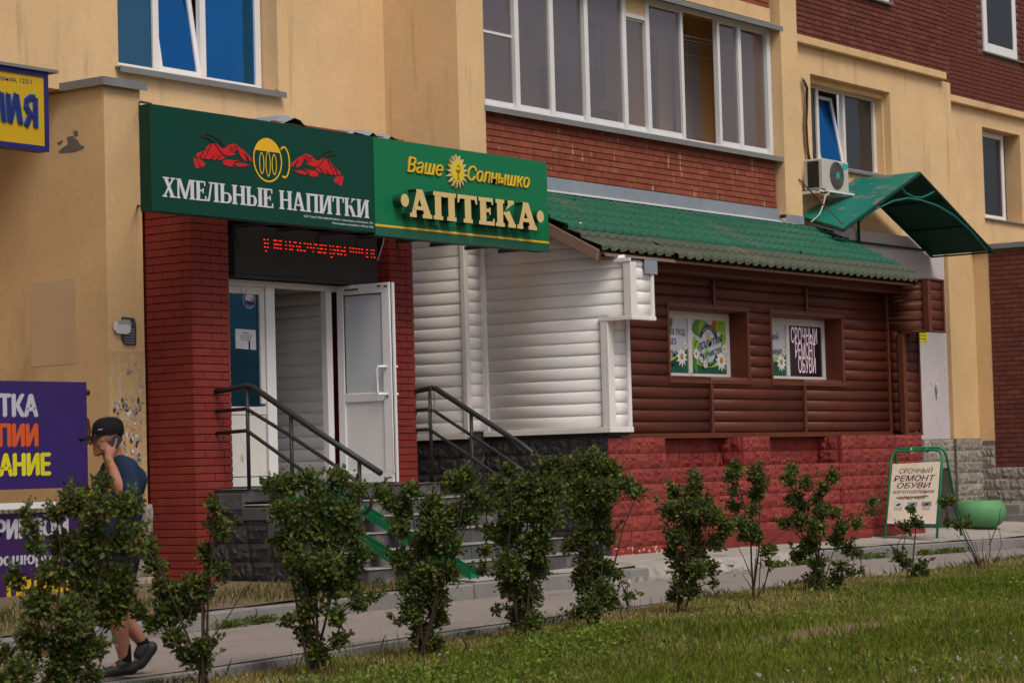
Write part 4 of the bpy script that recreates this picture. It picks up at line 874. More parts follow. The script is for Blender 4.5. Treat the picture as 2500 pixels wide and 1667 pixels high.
def crayfish(mirror):
    root_ = empty('crayfish', Vector((0, 0, 0))); root_.parent = s1_; root_.location = Vector((17.5, YS, 4.4))-s1_.location
    x_a, x_b = trace([(492, 625)])[0][0], trace([(1078, 675)])[0][0]
    def mp(p):
        if not mirror: return p
        return (xr_[1]-(p[0]-x_a)/(x_b-x_a)*(xr_[1]-xr_[0]), p[1])
    k = 0
    for pg in cray:
        m = MB(); q = [mp(p) for p in trace(pg)]
        if mirror: q = q[::-1]
        m.prism(q, FS, 0.0032+0.0004*k, 0.0005); m.build('shell_piece', M['red_print'], root_); k += 1
    m = MB()
    for a_ in ant+segs:
        q = [mp(p) for p in trace(a_)]; m.tube([(p[0], YS-0.0065, p[1]) for p in q], 0.0042, 4)
    for e in ((870, 545), (908, 535)):
        p = mp(trace([e])[0]); m.tube([(p[0]+0.018*math.cos(t), YS-0.0065, p[1]+0.018*math.sin(t)) for t in np.linspace(0, 6.28, 9)], 0.003, 4)
    m.build('outline', M['red_line'], root_)
crayfish(False); crayfish(True)
c = trace([(1228, 655)])[0]; mug = empty('mug', Vector((c[0], YS, c[1]))-s1_.location); mug.parent = s1_
def ring(m, c, rx, rz, th, fn, d, n_=36, a0=0.0, a1=6.28318):
    for k in range(n_):
        t1, t2 = a0+(a1-a0)*k/n_, a0+(a1-a0)*(k+1)/n_
        q = [(c[0]+rx*math.cos(t1), c[1]+rz*math.sin(t1)), (c[0]+rx*math.cos(t2), c[1]+rz*math.sin(t2)), (c[0]+(rx-th)*math.cos(t2), c[1]+(rz-th)*math.sin(t2)), (c[0]+(rx-th)*math.cos(t1), c[1]+(rz-th)*math.sin(t1))]
        m.poly([fn(a_, b_, d) for a_, b_ in q])
rm = 0.205
m = MB(); ring(m, c, rm, rm*1.03, 0.017, FS, 0.004); m.build('mug_rim', M['yellow'], mug)
m = MB(); a_s = math.asin(0.40)
m.prism([(c[0]+(rm-0.004)*math.cos(t), c[1]+(rm*1.03-0.004)*math.sin(t)) for t in np.linspace(a_s, math.pi-a_s, 22)], FS, 0.0046, 0.001); m.build('foam', M['yellow'], mug)
for dx in (-0.085, 0.005, 0.092):
    m = MB(); ring(m, (c[0]+dx, c[1]-0.035), 0.036, 0.125-abs(dx)*0.25, 0.012, FS, 0.004, 24); m.build('oval', M['yellow'], mug)
m = MB(); ring(m, (c[0]+0.235, c[1]+0.0), 0.085, 0.155, 0.019, FS, 0.0035, 30, -2.0, 2.2); m.build('mug_handle', M['yellow'], mug)
txt('ООО "Север" ИНН 5404853494 630126, г Новосибирск, ул Выборная, 125/1', sxm-0.03, kz(3.935), 0.020, M['letter_white'], s1_, FS, width=1.05, align='r', bold=0.01)
txt('Режим работы: ежедневно с 09:00 до 22:00', sxm-0.03, kz(3.895), 0.020, M['letter_white'], s1_, FS, width=0.63, align='r', bold=0.01)
# pharmacy half
s2_ = empty('pharmacy_sign', (sxm, YS, sz0), 'bright green pharmacy sign with raised cream block letters and yellow sun emblem', 'sign')
B('panel', M['sign_green'], s2_, (sxm+0.003, sx1, YS-0.002, YS+0.02, sz0+0.085, sz1))
B('lower_band', M['sign_band'], s2_, (sxm+0.003, sx1, YS-0.004, YS+0.02, sz0-0.03, sz0+0.062))
B('yellow_stripe', M['yellow'], s2_, (sxm+0.003, sx1, YS-0.006, YS+0.02, sz0+0.063, sz0+0.085))
B('box_body', M['sign_side'], s2_, (sxm+0.01, sx1-0.006, YS+0.022, YS+0.14, sz0-0.028, sz1-0.004))
pa, pb = W(900+528/5.227, 330+1040/5.227, y=YS-0.11).x, W(900+2148/5.227, 330+1215/5.227, y=YS-0.11).x
za = W(900+570/5.227, 330+684/5.227, y=YS-0.11).z; zb = W(900+540/5.227, 330+1042/5.227, y=YS-0.11).z
serif_line('АПТЕКА', pa, pb, zb, za, FS, 0.11, M['cream'], s2_, gap=0.06, side=M['green_deep'], T=0.235, t=0.15, s=0.14, o=0.055)
for q in ((463, 832), (2192, 1040)):
    p = W(900+q[0]/5.227, 330+q[1]/5.227, y=YS-0.11); m = MB()
    m.mi = 0; m.prism([(p.x+0.066*math.cos(t), p.z+0.066*math.sin(t)) for t in np.linspace(0, 6.2832, 25)[:-1]], FS, 0.11, 0.0)
    o = m.build('dot', [M['cream'], M['green_deep']], s2_)
    for pl in o.data.polygons: pl.material_index = 0 if abs(pl.normal.y) > 0.9 else 1
def word_raised(s, px0, px1, pyb, h, parent, mt):
    q0 = W(900+px0/5.227, 330+pyb/5.227, y=YS-0.04); q1 = W(900+px1/5.227, 330+pyb/5.227+ (px1-px0)/5.227*0.145, y=YS-0.04)
    txt(s, q0.x, q0.z, h, mt, parent, FS, width=q1.x-q0.x, shear=0.30, bold=0.011, ext=0.012, d0=0.006)
word_raised('Ваше', 518, 975, 463, 0.158, s2_, M['yellow']); word_raised('Солнышко', 1292, 2080, 572, 0.158, s2_, M['yellow'])
c = W(900+1137/5.227, 330+468/5.227, y=YS-0.03); sun_ = empty('sun_emblem', Vector((c.x, YS, c.z))-s2_.location); sun_.parent = s2_
n_r = 17; pts = []
for k in range(n_r):
    a0 = 2*math.pi*k/n_r
    for da, r_ in ((0.0, 0.112), (0.10, 0.145), (0.16, 0.178), (0.235, 0.152), (0.28, 0.118)):
        pts.append((c.x+r_*math.cos(a0+da), c.z+r_*math.sin(a0+da)))
m = MB(); m.prism(pts, FS, 0.030, 0.0); m.build('rays', M['cream'], sun_)
m = MB(); disc(m, (c.x, c.z), 0.098, 0.108, YS-0.03, 0.004); m.build('disc', M['print_yellow'], sun_)
m = MB(); m.prism([(c.x-0.045, c.z+0.018), (c.x+0.045, c.z+0.018), (c.x+0.02, c.z-0.012), (c.x-0.02, c.z-0.012)], faceY(YS-0.034), 0.003, 0.0)
m.tube([(c.x+0.03, YS-0.036, c.z+0.03), (c.x+0.025, YS-0.036, c.z+0.06), (c.x, YS-0.036, c.z+0.068), (c.x-0.018, YS-0.036, c.z+0.05)], 0.004, 5)
m.tube([(c.x, YS-0.036, c.z-0.01), (c.x, YS-0.036, c.z-0.075)], 0.004, 5); m.tube([(c.x-0.025, YS-0.036, c.z-0.078), (c.x+0.025, YS-0.036, c.z-0.078)], 0.004, 5)
m.tube([(c.x+0.01*math.cos(t*3), YS-0.038, c.z-0.015-0.05*t/2) for t in np.linspace(0, 2, 12)], 0.0035, 5); m.build('bowl_and_snake', M['red_print'], sun_)
q = W(900+622/5.227, 330+1165/5.227, y=YS)
txt('ООО «Феникс-А» ИНН:', q.x, q.z, 0.043, M['green_deep'], s2_, FS, width=W(900+1175/5.227, 560, y=YS).x-q.x, bold=0.015, d0=0.0025)
q = W(900+1280/5.227, 330+1238/5.227, y=YS)
txt('5410773878, КПП:54050  1001', q.x, q.z, 0.043, M['green_deep'], s2_, FS, width=W(900+1925/5.227, 570, y=YS).x-q.x, bold=0.015, d0=0.0025)

# ================================================================== LEFT SIGNS
YLS = 16.0; ls = empty('corner_sign', (14.9, YLS, 4.35), 'yellow sign with blue frame and rounded blue letters, hanging at upper left corner', 'sign')
ax1 = W(117, 280, y=YLS).x; az0, az1 = 4.345, 5.06
B('panel', M['sign_yellow'], ls, (13.2, ax1-0.045, YLS, YLS+0.12, az0+0.045, az1-0.045))
B('frame', M['navy'], ls, (13.2, ax1, YLS-0.012, YLS+0.13, az0, az0+0.045), (13.2, ax1, YLS-0.012, YLS+0.13, az1-0.045, az1), (ax1-0.045, ax1, YLS-0.012, YLS+0.13, az0+0.045, az1-0.045))
B('rain_cap', M['flash_grey'], ls, (13.1, ax1+0.10, YLS-0.04, YLS+0.3, az1+0.002, az1+0.03))
B('bracket', M['rust'], ls, (ax1-0.2, ax1-0.1, YLS+0.12, YM, az1-0.10, az1-0.06), (ax1+0.02, ax1+0.05, YLS+0.1, YLS+0.2, az0+0.1, az1-0.12))
def strokes(lines, r, mt, parent, y, name):
    m = MB()
    for ln in lines:
        q = [W(a_/6.03, 140+b_/6.03, y=y) for a_, b_ in ln]
        m.tube([(p.x, y, p.z) for p in q], r, 8)
        for p in (q[0], q[-1]): m.tube([(p.x+r*math.cos(t)*0.01, y+0.0, p.z) for t in (0,)]+[(p.x+0.001, y, p.z+0.001)], r, 8)
    for i, v in enumerate(m.v): m.v[i] = (v[0], y+(v[1]-y)*0.12, v[2])
    return m.build(name, mt, parent)
Ln = [[(20, 520), (60, 940)], [(120, 540), (150, 955)], [(150, 955), (240, 545)], [(240, 545), (305, 980)], [(522, 600), (528, 1030)], [(522, 600), (450, 595), (395, 640), (388, 730), (430, 810), (470, 850), (522, 850)], [(450, 845), (385, 1010)]]
strokes(Ln, 0.036, M['navy_edge'], ls, YLS-0.006, 'letter_outline'); strokes(Ln, 0.026, M['navy'], ls, YLS-0.013, 'letter')
q = W(0, 140+340/6.03, y=YLS); txt('л. Выборная, 125/1', W(77, 205, y=YLS).x, W(77, 140+400/6.03, y=YLS).z, 0.042, M['navy'], ls, faceY(YLS), width=0.62, align='r', d0=0.001, bold=0.01)
YV = 16.4
v1 = empty('violet_board', (15.0, YV, 1.35), 'violet board with cropped grey, orange and yellow words, upper one beside the walking man', 'board')
vx1 = W(213, 1050, y=YV).x
B('panel', M['violet'], v1, (13.0, vx1, YV, YV+0.012, 1.33, 2.305))
m = MB()
for q in ((14.75, 2.27), (15.22, 2.27), (15.68, 2.27), (15.70, 2.10), (15.70, 1.70), (15.68, 1.36)): m.box(q[0]-0.008, q[0]+0.008, YV-0.005, YV, q[1]-0.008, q[1]+0.008)
m.build('bolt', M['rust'], v1)
m = MB(); m.tube([(vx1-0.3, YV+0.05, 2.21), (vx1+0.07, YV+0.05, 2.21)], 0.028, 10); m.tube([(vx1-0.05, YV+0.05, 1.98), (vx1+0.04, YV+0.05, 1.95), (vx1+0.06, YV+0.05, 1.85), (vx1+0.03, YV+0.05, 1.75), (vx1-0.05, YV+0.05, 1.72)], 0.028, 10); m.build('pipe', M['rust'], v1, smooth=True)
def vword(s, pxr, pyb, pyt, mt, par, chars_w, y=YV):
    xr = W(pxr, pyb, y=y).x; zb_ = W(pxr, pyb, y=y).z; zt_ = W(pxr, pyt, y=y).z
    txt(s, xr, zb_, zt_-zb_, mt, par, faceY(y), width=chars_w, align='r', bold=0.07, d0=0.001)
vword('СТКА', 91, 1016, 963, M['print_grey'], v1, 0.62); vword('ОПИИ', 91, 1088, 1035, M['print_orange'], v1, 0.62); vword('АНИЕ', 122, 1158, 1106, M['print_yellow'], v1, 0.60)
v2 = empty('violet_board', (15.0, YV, 0.2), 'violet board with white and gold words, lower one half hidden behind the big bush', 'board')
vx2 = W(197, 1370, y=YV).x
B('panel', M['violet2'], v2, (13.0, vx2, YV, YV+0.012, 0.21, 1.115))
vword('РИПЛОМ', 165, 1307, 1262, M['print_grey'], v2, 0.85); vword('(брошюровка)', 190, 1368, 1340, M['print_grey'], v2, 1.15); vword('ОВАНИЕ', 190, 1455, 1400, M['print_gold'], v2, 0.85)
B('ledge', M['alu'], v2, (13.0, W(132, 1235, y=YV-0.05).x, YV-0.08, YV+0.1, 1.155, 1.21))

# ================================================================== ANNEX (log-clad shop)
XA = 22.07; YF = 15.05; YFS = 14.80; YFU = 14.475; XAR = 29.23; YWL = 14.83; YWU = 14.43; ysd = 16.50; xst = 21.745
an_ = empty('log_shop_annex', (25.5, 15.5, 0.4), 'lean-to shop clad in half-log boards, white side and brown front, on stone plinth', 'shop building')
B('core', M['dark_wall'], an_, (XA+0.03, 22.5, YFS+0.02, 15.3, 1.72, 3.62), (XA+0.03, 22.5, 15.3, 16.9, 0.3, 3.95), (22.5, XAR+0.02, YF+0.30, 15.6, 0.3, 3.75), (22.5, XAR+0.02, 15.6, 16.35, 0.3, 4.0), (xst+0.03, XA+0.03, ysd+0.02, 17.6, 0.3, 4.4), (XA+0.03, 22.5, YFU+0.02, YFS+0.02, 3.05, 3.6))
PH = 0.1345; ZW0, ZW1 = 1.8195, 3.99
wsd = empty('white_side', Vector((XA, 15.6, 1.7))-an_.location); wsd.parent = an_
nrow = 19
for k in range(nrow):
    z0, z1 = ZW0+k*PH, ZW0+(k+1)*PH
    up = z0 > 3.02
    y0 = (YFU if up else YFS)+0.055
    if z0 > 4.0: pass
    elif z1 < 3.72: plank(wsd, M['whitewood'], 'y', XA, y0, ysd-0.03, z0, z1)
    else: plank(wsd, M['whitewood'], 'y', XA, 14.75+0.12*(z0-3.6)/0.13, ysd-0.03, z0, z1, bulge=0.012)
    plank(wsd, M['whitewood'], 'x', ysd, xst+0.03, XA-0.02, z0, z1, bulge=0.022)
    plank(wsd, M['whitewood'], 'y', xst, ysd+0.03, 17.6, z0-0.02, z1-0.02)
    if not up: plank(wsd, M['whitewood'], 'x', YFS, XA+0.075, 22.425, z0, z1)
    elif z0 < 3.59: plank(wsd, M['whitewood'], 'x', YFU, XA+0.075, 22.455, z0, min(z1, 3.65))
tr = MB()
for bx in ((xst-0.045, xst+0.03, ysd-0.03, ysd+0.03, ZW0-0.06, 4.35), (XA-0.045, XA-0.0, ysd-0.075, ysd-0.0, ZW0-0.06, 4.35),
    (XA-0.045, XA+0.0, YFS-0.0, YFS+0.055, ZW0, 3.03), (XA-0.045, XA+0.075, YFS-0.045, YFS, ZW0, 3.03), (22.425, 22.48, YFS-0.042, YFS+0.05, ZW0, 3.03),
    (XA-0.045, XA+0.0, YFU, YFU+0.055, 3.03, 3.62), (XA-0.045, XA+0.075, YFU-0.045, YFU, 3.03, 3.62), (22.455, 22.505, YFU-0.042, YFU+0.05, 3.03, 3.62),
    (XA-0.05, 22.515, YFU-0.05, YFU+0.02, 2.985, 3.03), (XA-0.05, XA+0.03, YFU+0.02, YFS+0.07, 2.985, 3.03), (XA-0.055, XA-0.03, YFU-0.05, YFU+0.35, 3.62, 3.66),
    (XA-0.05, XA+0.01, YFS, ysd, ZW0-0.06, ZW0), (XA-0.05, 22.49, YFS-0.05, YFS, ZW0-0.06, ZW0), (xst-0.05, xst+0.01, ysd, 17.6, ZW0-0.08, ZW0-0.02)):
    t_ = MB(); t_.box(*bx); t_.build('corner_trim', M['whitetrim'], wsd, bevel=0.004)
B('notch_soffit', M['whitetrim'], wsd, (XA, 22.5, YFU, YFS+0.02, 3.03, 3.045))
m = MB(); m.box(22.30, 22.56, YFU-0.055, YFU-0.048, 3.50, 3.66); m.box(22.05, 22.58, YFU-0.06, YFU+0.2, 3.66, 3.668); m.build('patch_sheet', M['zinc'], wsd)
# brown front -------------------------------------------------------------
bf = empty('brown_front', Vector((26, YF, 1.7))-an_.location); bf.parent = an_
win = [(23.70, 25.52), (26.075, 27.935)]; wz0, wz1 = 2.38, 3.255
joint_hi = [24.72, 26.98]; joint_lo = [24.60, 26.86]
ZB0 = 1.75
for k in range(14):
    z0, z1 = ZB0+k*PH, ZB0+(k+1)*PH
    segs_ = [(22.45, XAR)]
    def cut(sg, a_, b_):
        out = []
        for s_a, s_b in sg:
            if b_ <= s_a or a_ >= s_b: out.append((s_a, s_b)); continue
            if s_a < a_: out.append((s_a, a_))
            if b_ < s_b: out.append((b_, s_b))
        return out
    if wz0 < (z0+z1)/2 < wz1:
        for wn in win: segs_ = cut(segs_, wn[0]-0.015, wn[1]+0.025)
    js = joint_hi if z0 > wz1-0.03 else joint_lo if z1 < wz0+0.05 else []
    for jx in js: segs_ = cut(segs_, jx-0.015, jx+0.015)
    for s_a, s_b in segs_: plank(bf, M['brownwood'], 'x', YF, s_a+0.003, s_b-0.003, z0, z1, 0.028)
for jx, za, zb2 in ((joint_hi[0], 3.26, 3.62), (joint_hi[1], 3.26, 3.60), (joint_lo[0], ZB0, 2.34), (joint_lo[1], ZB0, 2.34)):
    B('joint_batten', M['browntrim'], bf, (jx-0.022, jx+0.022, YF-0.05, YF+0.0, za, zb2), bevel=0.004)
B('corner_batten', M['browntrim'], bf, (XAR-0.06, XAR-0.01, YF-0.05, YF, ZB0, 3.60), bevel=0.004)
B('bottom_board', M['browntrim'], bf, (22.5, XAR-0.0, YF-0.05, YF+0.05, ZB0-0.06, ZB0), (22.5, XAR, YF+0.05, YF+0.3, ZB0-0.04, ZB0-0.01), bevel=0.004)
B('fascia_board', M['browntrim'], bf, (22.5, 29.25, YF-0.24, YF-0.20, 3.62, 3.80), (22.5, 29.25, YF-0.20, YF-0.02, 3.60, 3.62), bevel=0.004)
B('fascia_strip', M['browntrim'], bf, (22.5, 26.0, YF-0.255, YF-0.242, 3.600, 3.625), (26.02, 29.2, YF-0.257, YF-0.242, 3.592, 3.618))
for (wa, wb) in win:
    wr = empty('window', Vector((wa, YF, wz0))-an_.location-(bf.location)); wr.parent = bf
    B('casing', M['browntrim'], wr, (wa-0.02, wb+0.03, YF-0.036, YF-0.002, wz1-0.03, wz1+0.03), (wa-0.02, wb+0.03, YF-0.042, YF-0.002, wz0-0.045, wz0), (wa-0.02, wa+0.02, YF-0.034, YF-0.0, wz0, wz1-0.03), (wb-0.03, wb+0.03, YF-0.034, YF-0.0, wz0, wz1-0.03), bevel=0.004)
    B('reveal', M['browntrim'], wr, (wb-0.03, wb, YF-0.008, YF+0.3, wz0, wz1-0.03), (wa, wb-0.03, YF-0.008, YF+0.3, wz0-0.03, wz0+0.012), (wa, wb-0.03, YF-0.008, YF+0.3, wz1-0.04, wz1-0.01), bevel=0.003)
YQ = YF+0.22
def board_window(wa, wb, splits, idx):
    fr_ = empty('window_unit', Vector((wa, YQ, wz0))-an_.location-(bf.location)); fr_.parent = bf
    m = MB(); z0, z1 = wz0+0.014, wz1-0.042; f_ = 0.075
    m.box(wa, wb-0.03, YQ, YQ+0.06, z0, z0+f_); m.box(wa, wb-0.03, YQ, YQ+0.06, z1-f_-0.015, z1); m.box(wa, wa+f_, YQ+0.002, YQ+0.058, z0+f_, z1-f_-0.015); m.box(wb-0.03-f_, wb-0.03, YQ+0.002, YQ+0.058, z0+f_, z1-f_-0.015)
    m.box(splits-0.04, splits+0.04, YQ-0.002, YQ+0.056, z0+f_, z1-f_-0.015)
    m.build('window_frame', M['pvc_dirty'], fr_, bevel=0.004)
    return fr_, z0+f_, z1-f_-0.015
# printed films behind the panes
GP = mat('poster_pale', (0.50, 0.52, 0.58), 0.5, 0.06, 2); GL = mat('poster_leaf', (0.24, 0.42, 0.03), 0.5, 0.3, 7); GL2 = mat('poster_leaf_dark', (0.07, 0.22, 0.03), 0.5, 0.3, 7); GD = mat('poster_green', (0.012, 0.085, 0.05), 0.5, 0.1, 4); GY = mat('poster_lime', (0.42, 0.52, 0.02), 0.5, 0.1, 4); GLL = mat('poster_lightgreen', (0.25, 0.52, 0.16), 0.5, 0.15, 4)
PW = mat('petal', (0.70, 0.69, 0.70), 0.6); PC = mat('daisy_centre', (0.45, 0.22, 0.02), 0.6); BF = mat('butterfly', (0.42, 0.09, 0.02), 0.6, 0.4, 30); GREY = mat('lettering_dark', (0.02, 0.035, 0.05), 0.5)
def leafshape(cx, cz, L_, w_, an, n_=9):
    pts = []
    for k in range(n_+1):
        t = k/n_; pts.append((t*L_, w_*math.sin(math.pi*t**0.8)))
    for k in range(1, n_):
        t = 1-k/n_; pts.append((t*L_, -w_*math.sin(math.pi*t**0.8)))
    ca, sa = math.cos(an), math.sin(an)
    return [(cx+p[0]*ca-p[1]*sa, cz+p[0]*sa+p[1]*ca) for p in pts]
def clip_poly(pts, x0, x1, z0, z1):
    def cl(pts, f, cut_):
        out = []
        for i in range(len(pts)):
            a_, b_ = pts[i], pts[(i+1) % len(pts)]; fa, fb = f(a_), f(b_)
            if fa >= 0: out.append(a_)
            if fa*fb < 0: t = fa/(fa-fb); out.append((a_[0]+(b_[0]-a_[0])*t, a_[1]+(b_[1]-a_[1])*t))
        return out
    for f in (lambda p: p[0]-x0, lambda p: x1-p[0], lambda p: p[1]-z0, lambda p: z1-p[1]):
        pts = cl(pts, f, 0)
        if len(pts) < 3: return None
    return pts
class Film:
    def __init__(s, par, x0, x1, z0, z1, y, base):
        s.par, s.x0, s.x1, s.z0, s.z1, s.y, s.k = par, x0, x1, z0, z1, y, 1
        B('film', base, par, (x0, x1, y, y+0.006, z0, z1))
    def shape(s, pts, mt, name='print'):
        s.k += 1; p = clip_poly(pts, s.x0, s.x1, s.z0, s.z1)
        if not p: return
        m = MB(); d = 0.0004*s.k; m.prism(p, faceY(s.y), d, d-0.0003); m.build(name, mt, s.par)
    def daisy(s, cx, cz, r):
        for k in range(11): s.shape(leafshape(cx, cz, r, r*0.17, k*6.2832/11+0.2), PW, 'petal')
        s.shape([(cx+r*0.27*math.cos(t), cz+r*0.3*math.sin(t)) for t in np.linspace(0, 6.28, 11)[:-1]], PC, 'flower_centre')
    def tx(s, t, x, z, h, mt, width=None, al='l', **k):
        s.k += 1; return txt(t, x, z, h, mt, s.par, faceY(s.y), width=width, align=al, d0=0.0004*s.k+0.0006, ext=0.0004, **k)
sp1 = W(1684, 800, y=YQ).x; fw1, za_, zb_ = board_window(*win[0], sp1, 0)
xa_, xb_ = win[0][0]+0.0, win[0][1]-0.10
f1 = Film(fw1, xa_+0.07, sp1-0.04, za_, zb_, YQ+0.02, GP); f2 = Film(fw1, sp1+0.04, xb_-0.0, za_, zb_, YQ+0.02, GP)
def ground_band(f, x0, x1, ph):
    H_ = f.z1-f.z0; xs__ = np.linspace(x0, x1, 14)
    top = [(x_, f.z0+H_*(0.13+0.10*((x_-x0)/(x1-x0)*2-1-ph)**2)) for x_ in xs__]
    f.shape([(x_, z_+H_*0.10) for x_, z_ in top]+[(x1, f.z0), (x0, f.z0)], GLL); f.shape([(x_, z_+H_*0.025) for x_, z_ in top]+[(x1, f.z0), (x0, f.z0)], GY); f.shape(top+[(x1, f.z0), (x0, f.z0)], GD)
for f in (f1, f2):
    ground_band(f, f.x0, f.x1, 0.0 if f is f2 else -0.9)
for (lx, lz, L_, w_, an, mt_) in ((0.05, 0.02, 0.30, 0.06, -1.6, GL), (0.28, 0.05, 0.30, 0.07, -1.2, GL), (0.42, 0.03, 0.2, 0.05, -1.9, GL2)):
    f1.shape(leafshape(f1.x0+lx, f1.z1+lz, L_, w_, an), mt_, 'leaf')
for (lx, lz, L_, w_, an, mt_) in ((0.02, -0.12, 0.42, 0.11, 0.15, GL2), (0.30, 0.04, 0.30, 0.07, -1.9, GL), (0.75, 0.04, 0.28, 0.09, -2.4, GL), (0.80, 0.05, 0.42, 0.07, -1.75, GL), (0.08, -0.20, 0.28, 0.07, -1.4, GL), (0.36, -0.28, 0.30, 0.04, -1.5, GLL), (0.02, -0.38, 0.3, 0.05, -1.2, GL2)):
    f2.shape(leafshape(f2.x0+lx, f2.z1+lz, L_, w_, an), mt_, 'leaf')
def zt_of(py, y=YQ+0.02): return W(1640, py, y=y).z
Hf = f1.z1-f1.z0
for t_, u, wd in (('ства под', 0.70, None), ('аказ', 0.525, None), ('тупные', 0.30, None), ('цены', 0.12, None)):
    xr = {'ства под': 1673, 'аказ': 1650, 'тупные': 1665, 'цены': 1651}[t_]
    x_r = W(xr, 830, y=YQ+0.02).x; wd = {'ства под': 0.50, 'аказ': 0.27, 'тупные': 0.40, 'цены': 0.26}[t_]
    f1.tx(t_, min(x_r, f1.x1-0.01), f1.z0+Hf*u, 0.095, GREY, width=min(wd, min(x_r, f1.x1-0.01)-f1.x0-0.005), al='r', bold=0.0)
cx, cz = f2.x0+(f2.x1-f2.x0)*0.50, f2.z0+Hf*0.53; rr = 0.235
f2.k += 1; m = MB(); ring(m, (cx, cz), rr, rr*1.08, 0.055, faceY(f2.y), 0.0004*f2.k+0.0003, 20, 0.45, 2.7); m.build('ribbon', GREY, fw1)
m = MB(); ring(m, (cx, cz), rr, rr*1.08, 0.05, faceY(f2.y), 0.0004*f2.k+0.0003, 20, 3.6, 5.85); m.build('ribbon', GREY, fw1)
arc_text('ВАШЕ СОЛНЫШКО', (cx, cz), rr-0.028+0.01, math.pi/2, 0.026, GP, fw1, f2.y, 0.0004*f2.k+0.0012)
arc_text('БЫТЬ ЗДОРОВ', (cx, cz), rr-0.02, -math.pi/2, 0.022, GP, fw1, f2.y, 0.0004*f2.k+0.0012, up=False)
f2.shape([(cx+0.04*math.cos(t)*(1 if k % 2 else 0.7), cz+0.10+0.045*math.sin(t)*(1 if k % 2 else 0.7)) for k, t in enumerate(np.linspace(0, 6.28, 21)[:-1])], M['print_gold'], 'small_sun')
f2.k += 2
def slope_fn(ang, ox, oz):
    def fn(a_, b_, d): return (ox+a_*math.cos(ang)-b_*math.sin(ang)*0.2, f2.y-0.0004*f2.k-0.0015-d, oz+a_*math.sin(ang)+b_)
    return fn
txt('Гарантия', 0, 0, 0.115, GREY, fw1, slope_fn(0.20, f2.x0+0.055, cz-0.085), width=0.70, shear=0.45)
txt('качества', 0, 0, 0.085, GREY, fw1, slope_fn(0.20, f2.x0+0.25, cz-0.165), width=0.50, shear=0.45)
f2.shape([(cx+0.10, cz+rr+0.03), (cx+0.135, cz+rr+0.17), (cx+0.165, cz+rr+0.06), (cx+0.20, cz+rr+0.05), (cx+0.17, cz+rr-0.0), (cx+0.19, cz+rr-0.06), (cx+0.10, cz+rr-0.01), (cx+0.02, cz+rr+0.0)], BF, 'butterfly')
f1.daisy(f1.x1-0.14, f1.z0+0.20, 0.13); f1.daisy(f1.x1-0.06, f1.z0+0.33, 0.06); f2.daisy(f2.x1-0.13, f2.z0+0.17, 0.14); f2.daisy(f2.x1-0.06, f2.z0+0.31, 0.07); f2.daisy(f2.x0+0.09, f2.z0+0.24, 0.08); f2.daisy(f2.x0+0.20, f2.z0+0.17, 0.05); f2.daisy(f2.x0+0.28, f2.z0+0.12, 0.06)
sp2 = W(1924, 850, y=YQ).x; fw2, za_, zb_ = board_window(*win[1], sp2, 1)
f3 = Film(fw2, win[1][0]+0.07, sp2-0.04, za_, zb_, YQ+0.02, GP); f4 = Film(fw2, sp2+0.04, win[1][1]-0.10, za_, zb_, YQ+0.02, mat('film_black', (0.012, 0.008, 0.012), 0.25, spec=0.6))
ground_band(f3, f3.x0, f3.x1, -0.9)
for (lx, lz, L_, w_, an, mt_) in ((0.10, 0.03, 0.36, 0.07, -1.4, GL), (0.38, 0.05, 0.42, 0.07, -1.75, GL), (0.22, 0.04, 0.28, 0.05, -1.1, GL2)): f3.shape(leafshape(f3.x0+lx, f3.z1+lz, L_, w_, an), mt_, 'leaf')
for t_, u, px_r, wd in (('окий', 0.70, 1900, 0.30), ('тимент', 0.42, 1908, 0.36), ('арств', 0.18, 1902, 0.32)):
    x_r = min(W(px_r, 850, y=YQ+0.02).x, f3.x1-0.01); f3.tx(t_, x_r, f3.z0+Hf*u, 0.09, GREY, width=min(wd, x_r-f3.x0-0.005), al='r')
f3.daisy(f3.x1-0.12, f3.z0+0.18, 0.13); f3.daisy(f3.x1-0.05, f3.z0+0.31, 0.06)
PK = mat('letter_pink', (0.62, 0.50, 0.56), 0.5, emit=(0.9, 0.7, 0.8, 0.18)); PKE = mat('letter_pink_edge', (0.45, 0.05, 0.18), 0.5)  # pink lettering has a faint glow put into its material
for t_, u, h_, xa__, xb__ in (('СРОЧНЫЙ', 0.665, 0.20, 1932, 1995), ('РЕМОНТ', 0.37, 0.20, 1941, 1990), ('ОБУВИ', 0.08, 0.20, 1947, 1989)):
    x0_, x1_ = W(xa__, 850, y=YQ+0.02).x, W(xb__, 850, y=YQ+0.02).x; x1_ = min(x1_, f4.x1-0.01)
    f4.tx(t_, x0_-0.004, f4.z0+Hf*u-0.004, h_, PKE, width=x1_-x0_+0.008, bold=0.014); f4.k += 1
    f4.tx(t_, x0_, f4.z0+Hf*u, h_, PK, width=x1_-x0_, bold=0.004)
